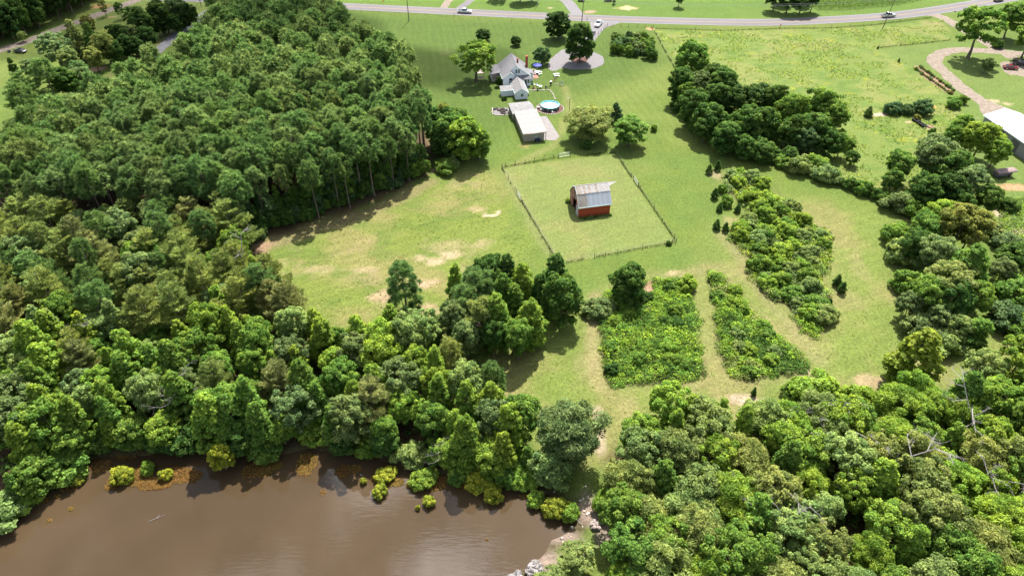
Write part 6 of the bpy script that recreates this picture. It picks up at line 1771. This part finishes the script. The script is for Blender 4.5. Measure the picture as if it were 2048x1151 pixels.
# ------------------------------------------------------------------ fences
def fence(name, P, posts, label, post_h=1.3, wires=3, post_r=.07, mat='post_wood', weeds_=True, seed=0, cat="fence"):
    """P: line in pixels; posts: list of pixel positions of posts (or a spacing in metres)"""
    line = [np.array(p) for p in GP(P)]
    o0 = line[0]
    t = empty(name, (o0[0], o0[1], 0), 0, label, cat)
    if isinstance(posts, (int, float)):
        L_ = smooth_line(line, posts) if len(line) > 2 else np.array([line[0] + (line[1] - line[0]) * f for f in np.linspace(0, 1, max(2, int(np.linalg.norm(line[1] - line[0]) / posts)))])
        pp_ = [tuple(q_) for q_ in L_]
    else:
        pp_ = GP(posts)
    rr = random.Random(seed)
    for x, y in pp_:
        mb = MB(); h = post_h * rr.uniform(.9, 1.12)
        mb.tube([(0, 0, -.2), (rr.uniform(-.05, .05), rr.uniform(-.05, .05), h)], [post_r, post_r * .9], 6)
        o = mb.build("post", M[mat], t); o.location = (x - o0[0], y - o0[1], 0)
    mb = MB()
    for k in range(wires):
        z = post_h * (.3 + .6 * k / max(1, wires - 1))
        for a, b_ in zip(line[:-1], line[1:]):
            mb.tube([(a[0] - o0[0], a[1] - o0[1], z), (b_[0] - o0[0], b_[1] - o0[1], z)], .014, 3, cap=False)
    mb.build("wire", M['wire'], t)
    if weeds_:
        rg = np.random.default_rng(seed + 500)
        V, Cc = [], []
        for a, b_ in zip(line[:-1], line[1:]):
            n = int(np.linalg.norm(b_ - a) * 26)
            f = rg.uniform(0, 1, n); keep = fbm(f * np.linalg.norm(b_ - a), f * 0 + seed, 3.0, seed) > .38
            p = a + (b_ - a) * f[:, None] + rg.normal(0, .10, (n, 2))
            p = np.concatenate([p - o0, rg.uniform(.05, .45, (n, 1))], 1)[keep]
            nn = unit(rg.normal(size=p.shape) + np.array([0, 0, .4]))
            s = rg.uniform(.14, .3, len(p))
            V.append(leaf_quads(p, nn, s, s * .5, rg)); Cc.append(np.array([[.035, .055, .016]]) * rg.uniform(.6, 1.6, (len(p), 1)))
        me = raw_mesh("fence_weeds", np.concatenate(V), [M['leaf_stuff']], 4, rg.uniform(0, 1, sum(map(len, V))), np.concatenate(Cc))
        o = link_mesh("fence_weeds", me, t); o['kind'] = 'stuff'
    return t
def cc(x, y): return (980 + x / 4.426, 270 + y / 4.426)
fence("paddock_fence", [(1004, 335.5), (1118.5, 314.5)], [cc(105, 290), cc(137, 278), cc(223, 262), cc(310, 252), cc(395, 236), cc(478, 218), cc(560, 206), cc(602, 200)], "wire fence on the house side of the paddock, left of its gate", seed=1)
fence("paddock_fence", [(1140, 312), (1231, 305.5)], [cc(710, 186), cc(743, 178), cc(828, 170), cc(905, 165), cc(980, 160), cc(1060, 158), cc(1092, 152), cc(1113, 174)], "wire fence on the house side of the paddock, right of its gate", seed=2)
fence("paddock_fence", [(1231, 306), (1264, 356)], [cc(1113, 175), cc(1180, 268), cc(1250, 365), cc(1268, 385)], "short wire fence on the paddock's right side above the gate", seed=3)
fence("paddock_fence", [(1277, 373), (1352, 482)], [cc(1312, 455), cc(1332, 480), cc(1450, 660), cc(1610, 960), cc(1632, 905)], "long wire fence on the paddock's right side below the gate", seed=4)
fence("paddock_fence", [(1350, 484), (1132, 525)], [cc(1645, 955), cc(1580, 972), cc(1350, 1005), cc(1128, 1050), cc(1020, 1070), cc(925, 1085), cc(810, 1105)], "wire fence along the paddock's near side", seed=5)
fence("paddock_fence", [(1004, 336), (1031, 384)], [cc(107, 292), cc(165, 390), cc(222, 492), cc(238, 512)], "short wire fence on the paddock's left side above the gate", seed=6)
fence("paddock_fence", [(1043, 402), (1118, 528)], [cc(275, 585), cc(289, 608), cc(355, 735), cc(455, 910), cc(530, 1055)], "long wire fence on the paddock's left side below the gate", seed=7)
def gate(pa, pb, label):
    a, b_ = np.array(G(*pa)), np.array(G(*pb)); d = b_ - a; ln = float(np.linalg.norm(d))
    t = empty("farm_gate", (a[0], a[1], 0), math.atan2(d[1], d[0]), label, "gate")
    mb = MB()
    for x in (.1, ln - .1): mb.tube([(x, 0, .2), (x, 0, 1.25)], .03, 5)
    for z in (.22, 1.24): mb.tube([(.1, 0, z), (ln - .1, 0, z)], .03, 5)
    mb.tube([(ln / 2, 0, .22), (ln / 2, 0, 1.24)], .02, 5)
    mb.build("gate_frame", M['galv'], t)
    for z in (.42, .62, .82, 1.03):
        mb = MB(); mb.tube([(.1, 0, z), (ln - .1, 0, z)], .022, 4); mb.build("bar", M['galv'], t)
    mb = MB(); mb.box(ln - .12, 0, .8, .12, .06, .06); mb.build("latch", M['black_iron'], t)
gate(cc(606, 200), cc(706, 186), "galvanised farm gate facing the olive thicket tree")
gate(cc(240, 520), cc(273, 582), "galvanised farm gate on the paddock's left side")
gate(cc(1270, 390), cc(1310, 452), "galvanised farm gate on the paddock's right side")
mb0 = plant('bush', G(*cc(1580, 970)), 1.1, 'deep green', 1.0, label="small dark weed bush at the paddock's near right corner")

fence("road_fence", [(690, 24), (760, 27.5), (850, 33), (1023, 45), (1085, 50)], 6.5, "wire fence along the roadside of the house lawn", 1.2, 3, .05, 'wire', False, 11)
fence("road_fence", [(1214, 53), (1240, 55), (1302, 57)], [(1214, 53), (1226, 55), (1241, 55.5), (1257, 55.5), (1274, 56), (1290, 56.5), (1302, 57)], "roadside fence above the orchard block", 1.4, 4, .07, 'post_wood', False, 12)
fence("drive_fence", [(1214, 54), (1207, 60), (1197, 68), (1186, 76)], [(1214, 54), (1210, 57), (1207, 60), (1202, 64), (1197, 69), (1186, 77)], "dark board fence curving along the gravel drive", 1.2, 3, .08, 'post_wood', False, 13)
fence("pasture_fence", [(1305, 60), (1313, 71), (1321, 86), (1332, 107), (1342, 124), (1352, 142)], [(1305, 60), (1313, 71), (1321, 86), (1332, 107), (1342, 124), (1352, 142)], "weedy wire fence between the orchard and the pasture", 1.2, 3, .07, 'post_wood', True, 14)
fence("pasture_fence", [(1310, 58), (1440, 62), (1560, 58), (1660, 57), (1743, 51), (1862, 36)], [(1390, 61), (1470, 61), (1558, 58), (1589, 62), (1628, 58), (1662, 57), (1700, 55), (1743, 51), (1800, 44), (1862, 37)], "roadside wire fence of the rough pasture", 1.2, 3, .06, 'post_wood', True, 15)
fence("pasture_fence", [(1757, 96.5), (1800, 92), (1850, 87), (1900, 81)], 5.0, "weedy wire fence across the top of the west yard", 1.1, 3, .05, 'post_wood', True, 16)
fence("hedge_fence", [(1676, 362), (1700, 372), (1740, 390), (1800, 415), (1850, 432)], 4.0, "old wire fence lost in the hedge line", 1.1, 2, .06, 'post_wood', True, 17)
fence("lane_fence", [(375, 26), (388, 16), (398, 13)], [(375, 26), (382, 20), (388, 16), (394, 14), (398, 13)], "short dark rail fence near the end of the asphalt drive", 1.2, 3, .09, 'post_wood', False, 18)

# ------------------------------------------------------------------ utility poles and lines
def pole(base, h, label, lean=(0, 0), arms=1, mat='pole_wood'):
    x, y = G(*base)
    t = empty("utility_pole", (x, y, 0), 0, label, "utility pole")
    mb = MB(); mb.tube([(0, 0, -.3), (lean[0] * h * .5, lean[1] * h * .5, h * .5), (lean[0] * h, lean[1] * h, h)], [.17, .14, .11], 8); mb.build("shaft", M[mat], t)
    tp = Vector((lean[0] * h, lean[1] * h, h))
    mb = MB(); mb.box(tp.x, tp.y, h - .75, .12, 2.0, .12); mb.build("cross_arm", M[mat], t)
    for yy in (-.9, 0.0, .9):
        mb = MB(); mb.tube([(tp.x, tp.y + yy, h - .63), (tp.x, tp.y + yy, h - .42)], [.05, .07], 6); mb.build("insulator", M['galv'], t)
    return t, Vector((x, y, 0)) + tp
P1, t1 = pole((818, 43), 12.5, "tall dark utility pole on the house lawn by the road")
P2, t2 = pole((1163.5, 43), 8.8, "utility pole behind the huge dark tree, with a transformer", (.03, 0))
mb = MB(); mb.tube([(.25, .25, 7.1), (.25, .25, 7.9)], .22, 9); mb.build("transformer", M['galv'], P2)
P3, t3 = pole((1765, 57.5), 11.3, "leaning utility pole in the pasture in front of the pickup", (.10, .02))
P4, t4 = pole((2120, 8), 11.0, "utility pole just past the right end of the road")
P5, t5 = pole((1074.5, 12), 8.5, "pale utility pole on the lawn beyond the road", (0, 0), 1, 'galv')
P6, t6 = pole((403, 14), 11.5, "utility pole at the end of the asphalt drive")
def line_between(a, b_, sag, label, ys=(-.9, .9)):
    t = empty("power_line", tuple(a), 0, label, "power line")
    for yy in ys:
        mb = MB()
        pts_ = [Vector((0, yy, -.4)).lerp(b_ - a + Vector((0, yy, -.4)), k / 16) - Vector((0, 0, sag * 4 * (k / 16) * (1 - k / 16))) for k in range(17)]
        mb.tube(pts_, .030, 4, cap=False); mb.build("wire", M['cable'], t)
line_between(t1, t2, 1.4, "power line from the tall lawn pole to the transformer pole")
line_between(t2, t3, 2.2, "power line over the road from the transformer pole to the leaning pole")
line_between(t3, t4, 1.4, "power line from the leaning pole to the right edge")
line_between(t6, t1, 1.4, "power line running left from the tall lawn pole")
line_between(t5, t2, .5, "thin line between the pale pole and the transformer pole", (0,))
# mailboxes and road signs
def mailbox(px, py, label, mat='black_iron'):
    t = empty("mailbox", (*G(px, py), 0), .05, label, "mailbox")
    mb = MB(); mb.box(0, 0, -.1, .1, .1, 1.15); mb.build("post", M['post_wood'], t)
    mb = MB(); mb.prism([(-.14, 1.05), (.14, 1.05), (.14, 1.22), (.08, 1.32), (-.08, 1.32), (-.14, 1.22)], -.3, .3); mb.build("box", M[mat], t)
mailbox(908.5, 34.5, "dark mailbox by the roadside near the white pickup")
mailbox(1174, 42, "dark mailbox at the mouth of the gravel drive")
mailbox(1306, 57, "dark mailbox post at the orchard fence corner")
def marker(px, py, mat, label, h=1.8):
    t = empty("road_sign", (*G(px, py), 0), 0, label, "road sign")
    mb = MB(); mb.tube([(0, 0, -.1), (0, 0, h)], .04, 5); mb.build("post", M['galv'], t)
    mb = MB(); mb.box(0, -.05, h - .5, .5, .03, .5); mb.build("plate", M[mat], t)
marker(1906, 33, 'lamp_red', "small red roadside sign at the junction", 2.2)
marker(1909.5, 32, 'plastic_white', "white roadside plate beside the small red sign", 1.9)
marker(767, 8, 'orange', "thin orange roadside marker beyond the road", 1.4)
marker(1560, 55, 'orange', "orange-topped marker stake by the pasture fence", 1.3)
marker(1303, 60, 'orange', "orange stake at the orchard fence corner", 1.0)

# ------------------------------------------------------------------ vehicles (x forward, metres)
def wheels(t, xs, yw, r, w=.24):
    for x in xs:
        for s in (-1, 1):
            mb = MB(); mb.disc(x, s * yw, r, r, 'y', w, 14); o = mb.build("wheel", M['rubber'], t)
            mb = MB(); mb.disc(x, s * (yw + w / 2), r, r * .6, 'y', .03, 10); mb.build("rim", M['chrome'], o)
def cabin(t, prof_b, prof_t, yb, yt, zb, zt, paint):
    """glasshouse from (x0, x1) at the belt to (x0, x1) at the roof"""
    (a0, a1), (c0, c1) = prof_b, prof_t
    mb = MB()
    vs = [(a0, -yb, zb), (a1, -yb, zb), (a1, yb, zb), (a0, yb, zb), (c0, -yt, zt), (c1, -yt, zt), (c1, yt, zt), (c0, yt, zt)]
    mb.add(vs, [[0, 1, 5, 4], [1, 2, 6, 5], [2, 3, 7, 6], [3, 0, 4, 7], [4, 5, 6, 7], [3, 2, 1, 0]])
    g = mb.build("windows", M['glass'], t)
    mb = MB(); mb.box((c0 + c1) / 2, 0, zt - .015, (c1 - c0) + .06, yt * 2 + .05, .07, 0, 0, .94); mb.build("roof", paint, t)
    mb = MB()
    for s in (-1, 1):
        for (xb, xt) in ((a0, c0), (a1, c1), ((a0 + a1) / 2, (c0 + c1) / 2)):
            mb.tube([(xb, s * yb, zb), (xt, s * yt, zt)], .055, 4)
    mb.build("pillar", paint, t)
def lights(t, xf, xr, yw, z, zr=None):
    for s in (-1, 1):
        mb = MB(); mb.box(xf, s * yw, z, .08, .34, .18); mb.build("headlight", M['lamp_clear'], t)
        mb = MB(); mb.box(xr, s * yw, zr or z, .08, .2, .3); mb.build("tail_light", M['lamp_red'], t)
def pickup(px, py, rz, paint, label, dark_bed=True, z=.04):
    t = empty("pickup_truck", (*G(px, py), z), rz, label, "pickup truck")
    L2, Wd = 2.9, .95
    mb = MB()
    mb.prism([(-L2, .55), (-L2 + .1, .45), (L2 - .1, .45), (L2, .6), (L2 - .03, .95), (L2 - .35, 1.05), (1.15, 1.12), (-1.0, 1.12), (-1.0, .8), (-L2, .8)], -Wd, Wd)
    for s in (-1, 1): mb.box(-1.95, s * (Wd - .05), .8, 1.9, .1, .34)
    mb.box(-L2 + .04, 0, .8, .08, Wd * 2 - .2, .32)
    mb.build("body", paint, t)
    mb = MB(); mb.box(-1.95, 0, .80, 1.84, Wd * 2 - .22, .03); mb.build("bed_liner", M['rubber'], t)
    if dark_bed:
        mb = MB(); mb.box(-1.35, 0, .83, .5, Wd * 2 - .3, .28); mb.build("tool_box", M['black_iron'], t)
    cabin(t, (-1.0, 1.25), (-.75, .45), Wd - .04, .74, 1.12, 1.78, paint)
    wheels(t, (-1.85, 1.85), .86, .38)
    lights(t, L2 - .02, -L2 + .02, .74, .75, .8)
    mb = MB(); mb.box(L2 - .02, 0, .42, .16, Wd * 2 - .05, .2); mb.box(-L2 + .02, 0, .42, .16, Wd * 2 - .1, .2); mb.build("bumper", M['chrome'], t)
    for s in (-1, 1):
        mb = MB(); mb.box(.95, s * (Wd + .1), 1.12, .14, .2, .18); mb.build("mirror", paint, t)
    return t
def car(px, py, rz, paint, label, suv=False, z=.04):
    t = empty("suv" if suv else "car", (*G(px, py), z), rz, label, "car")
    L2, Wd, zb = 2.3, .9, (.98 if suv else .85)
    mb = MB()
    mb.prism([(-L2, .5), (-L2 + .15, .35), (L2 - .1, .35), (L2, .5), (L2 - .05, .72), (L2 - .9, zb - .06), (.95, zb), (-L2 + .25, zb), (-L2 + .02, zb - .15)], -Wd, Wd)
    mb.build("body", paint, t)
    cabin(t, (-1.95 if suv else -1.7, 1.05), (-1.65 if suv else -1.0, .25), Wd - .06, .68, zb, zb + (.72 if suv else .52), paint)
    wheels(t, (-1.4, 1.42), .8, .34)
    lights(t, L2 - .05, -L2 + .05, .66, .6)
    for s in (-1, 1):
        mb = MB(); mb.box(.85, s * (Wd + .08), zb, .12, .16, .14); mb.build("mirror", paint, t)
    mb = MB(); mb.box(L2 - .02, 0, .38, .12, Wd * 2 - .1, .16); mb.box(-L2 + .02, 0, .38, .12, Wd * 2 - .1, .16); mb.build("bumper", M['black_iron'], t)
    return t
def road_dir(px):
    x = G(px, 30)[0]; i = int(np.argmin(np.abs(RL[:, 0] - x))); d = RL[min(i + 1, len(RL) - 1)] - RL[max(i - 1, 0)]
    return math.atan2(d[1], d[0])
pickup(929.5, 26, road_dir(930), M['car_white'], "white pickup with a dark load bed driving on the road")
pickup(1197, 51, math.radians(248), M['car_white'], "white pickup coming down the gravel drive", False)
pickup(1776, 34.2, road_dir(1776), M['car_silver'], "silver pickup with a black bed behind the leaning pole")
car(1996, 3.0, road_dir(1990), M['car_dark'], "dark car far along the road at the picture's top edge", True)
car(1184, 70, math.radians(70), M['car_dark'], "dark car half hidden behind the huge tree on the drive")
car(2020, 138, math.radians(-12), M['car_red'], "dark red car parked under the trees by the dirt drive")
pickup(2040, 130, math.radians(-14), M['car_dark'], "black pickup parked beyond the dark red car")
car(41, 105, math.radians(168), M['car_dark'], "dark car parked on the grass by the gravel road")
t = empty("utility_box", (*G(19, 105), 0), .2, "small brown box on the grass beside the dark parked car", "box")
mb = MB(); mb.box(0, 0, 0, .9, .6, .7); mb.build("casing", M['old_wood'], t); mb = MB(); mb.box(0, 0, .7, 1.0, .7, .06); mb.build("lid", M['black_iron'], t)

# ------------------------------------------------------------------ right-hand farmyard
ms = empty("metal_shed", (*G(1971, 230, 4.2), 0), math.radians(-83.0), "long grey metal shed with a white ribbed roof, cut by the frame", "shed")
LNG, WID, EV, RG = 24.0, 11.0, 4.2, 5.9               # local x runs along the eave towards the camera, local y to the right
mb = MB(); mb.prismx([(0, 0), (WID, 0), (WID, EV), (WID / 2, RG - .1), (0, EV)], .1, LNG - 4.5); mb.build("wall", M['grey_metal_wall'], ms)
mb = MB()
mb.slab([(-.3, -.35, EV - .1), (LNG, -.35, EV - .1), (LNG, WID / 2, RG), (-.3, WID / 2, RG)], .08)
mb.slab([(-.3, WID / 2, RG), (LNG, WID / 2, RG), (LNG, WID + .35, EV - .1), (-.3, WID + .35, EV - .1)], .08)
rf = mb.build("roof", M['white_metal'], ms)
for k in range(26):
    x0 = -.3 + k * (LNG + .3) / 26; x1 = x0 + (LNG + .3) / 26 - .03
    mb = MB(); mb.slab([(x0, -.38, EV - .06), (x1, -.38, EV - .06), (x1, WID / 2, RG + .04), (x0, WID / 2, RG + .04)], .02)
    mb.tube([(x0 + .02, -.38, EV - .04), (x0 + .02, WID / 2, RG + .06)], .04, 4)
    mb.build("metal_sheet", M['white_metal'] if k % 4 else M['sheet_grey'], rf)
for x in (LNG - .3, LNG - 4.4):
    mb = MB(); mb.box(x, .1, 0, .2, .2, EV - .2); mb.build("post", M['white_trim'], ms)
for x in (4, 9, 14):
    mb = MB(); mb.box(x, -.03, .02, 2.8, .08, 3.2); mb.build("shed_door", M['old_wood'], ms)
mb = MB(); mb.tube([(-.3, -.42, EV - .16), (LNG, -.42, EV - .16)], .08, 6); mb.build("gutter", M['white_trim'], ms)

wx, wy = G(1992, 358)
w0 = empty("wagon_shed", (wx, wy, 0), math.radians(12), "low dark wagon body with a rounded brown roof by the shed trees", "wagon")
mb = MB(); mb.box(2.3, .9, .55, 4.4, 1.7, 1.1); mb.build("body", M['old_wood'], w0)
mb = MB(); vs = [(.9 + 1.15 * math.cos(a), 1.65 + .42 * math.sin(a)) for a in np.linspace(0, math.pi, 9)]
mb.prismx([(y, z) for y, z in vs][::-1], -.15, 5.6); mb.build("roof", M['old_roof'], w0)
for x in (.8, 3.8):
    for y in (-.02, 1.82):
        mb = MB(); mb.disc(x, y, .42, .42, 'y', .16, 14); mb.build("wheel", M['rubber'], w0)
mb = MB(); mb.tube([(4.5, .9, .6), (6.0, .9, .45)], .06, 5); mb.build("drawbar", M['black_iron'], w0)
a_, b2 = np.array(G(1826, 240)), np.array(G(1851, 257)); d_ = b2 - a_
hr = empty("disc_harrow", (a_[0], a_[1], 0), math.atan2(d_[1], d_[0]), "long black disc harrow rusting in the grass by the bushes", "harrow")
ln = float(np.linalg.norm(d_))
mb = MB()
for y in (-.5, .5): mb.box(ln / 2, y, .55, ln, .14, .16)
for x in (.2, ln * .35, ln * .65, ln - .2): mb.box(x, 0, .56, .14, 1.1, .14)
mb.build("frame", M['black_iron'], hr)
for k in range(int(ln / .45)):
    for y in (-.45, .45):
        mb = MB(); mb.disc(.25 + k * .45, y, .3, .3, 'x', .05, 12); mb.build("disc", M['black_iron'], hr)
mb = MB(); mb.tube([(0, 0, .6), (-1.3, 0, .45)], .07, 5); mb.build("drawbar", M['black_iron'], hr)
ob = empty("feed_tub", (*G(1863, 219), 0), .4, "orange plastic feed tub at the end of the rounded bushes", "tub")
mb = MB(); mb.tube([(0, 0, 0), (0, 0, .9)], [.75, .95], 12); mb.build("tub_body", M['orange'], ob)
mb = MB(); mb.tube([(0, 0, .86), (0, 0, .94)], 1.02, 12); mb.build("tub_rim", M['orange'], ob)
tb_ = empty("soil_heap", (*G(1862, 254), -.05), 0, "small heap of pale orange soil beside the harrow", "heap")
mb = MB(); mb.tube([(0, 0, 0), (0.1, 0, .3), (0.05, 0, .55)], [1.3, .8, .15], 12); mb.build("heap", M['red_soil'], tb_)
# flower bed with rows of plants
tag(sheet("flower_bed_soil", wobble(GP([(1828, 133), (1840, 132), (1858, 143), (1880, 160), (1900, 175), (1908, 186), (1898, 188), (1880, 177), (1858, 162), (1840, 148)]), .12, 1.2, 21), M['red_soil'], .016), "reddish soil of the long flower bed", kind='structure')
fl = []
for r, off in enumerate((0, 1)):
    for k in range(17):
        f = k / 16
        px = 1834 + (1902 - 1834) * f + off * 5 - (1 - off) * 2; py = 138 + (186 - 138) * f - off * 4 + (1 - off) * 2
        o = plant('bush', G(px + rnd.uniform(-1, 1), py), rnd.uniform(.6, 1.2), rnd.choice(['grey-green', 'rusty green', 'mid green', 'grey-green']), 1.0, group="plants in rows of the long flower bed")
        o['_r'] = r; o['_k'] = k; fl.append(o)
for o in fl:
    o['label'] = f"{o['_d'].replace('bush', 'garden plant')}, {ordw(o['_k'] + 1)} from the top {'field-side' if o['_r'] == 0 else 'drive-side'} row of flower bed"

# corn field beyond the road
rg = np.random.default_rng(90)
CP = GP([(1628, -30), (1622, 14), (1640, 21), (1700, 20), (1780, 12.5), (1842, 1), (1890, -10), (1960, -30)])
Pc = scatter(CP, .95, rg, .1, .3)
cid = np.repeat(np.arange(len(Pc)), 7)
ang = rg.uniform(0, 2 * math.pi, len(cid)); hgt = rg.uniform(.5, 2.2, len(cid))
pc = np.stack([Pc[cid, 0] + np.cos(ang) * .28, Pc[cid, 1] + np.sin(ang) * .28, hgt], 1)
nn = unit(np.stack([np.cos(ang) * .5, np.sin(ang) * .5, np.full(len(cid), .8)], 1) + rg.normal(size=(len(cid), 3)) * .3)
cl = np.array([[.085, .155, .026]]) * rg.uniform(.75, 1.3, (len(cid), 1))
tag(link_mesh("corn_crop", raw_mesh("corn_crop", leaf_quads(pc, nn, np.full(len(cid), .85), np.full(len(cid), .16), rg), [M['leaf_stuff']], 4, rg.uniform(0, 1, len(cid)), cl)), "standing green corn crop beyond the road", kind='stuff')

for o in bpy.data.objects:                            # scratch values used for the labels
    for k_ in ('_d', '_u', '_v', '_i', '_j', '_r', '_k'):
        if k_ in o: del o[k_]
for o in bpy.data.objects:
    if o.get('label') and len(o['label'].replace('-', '').split()) > 15: print('LONG', o.name, o['label'])
print("objects", len(bpy.data.objects))
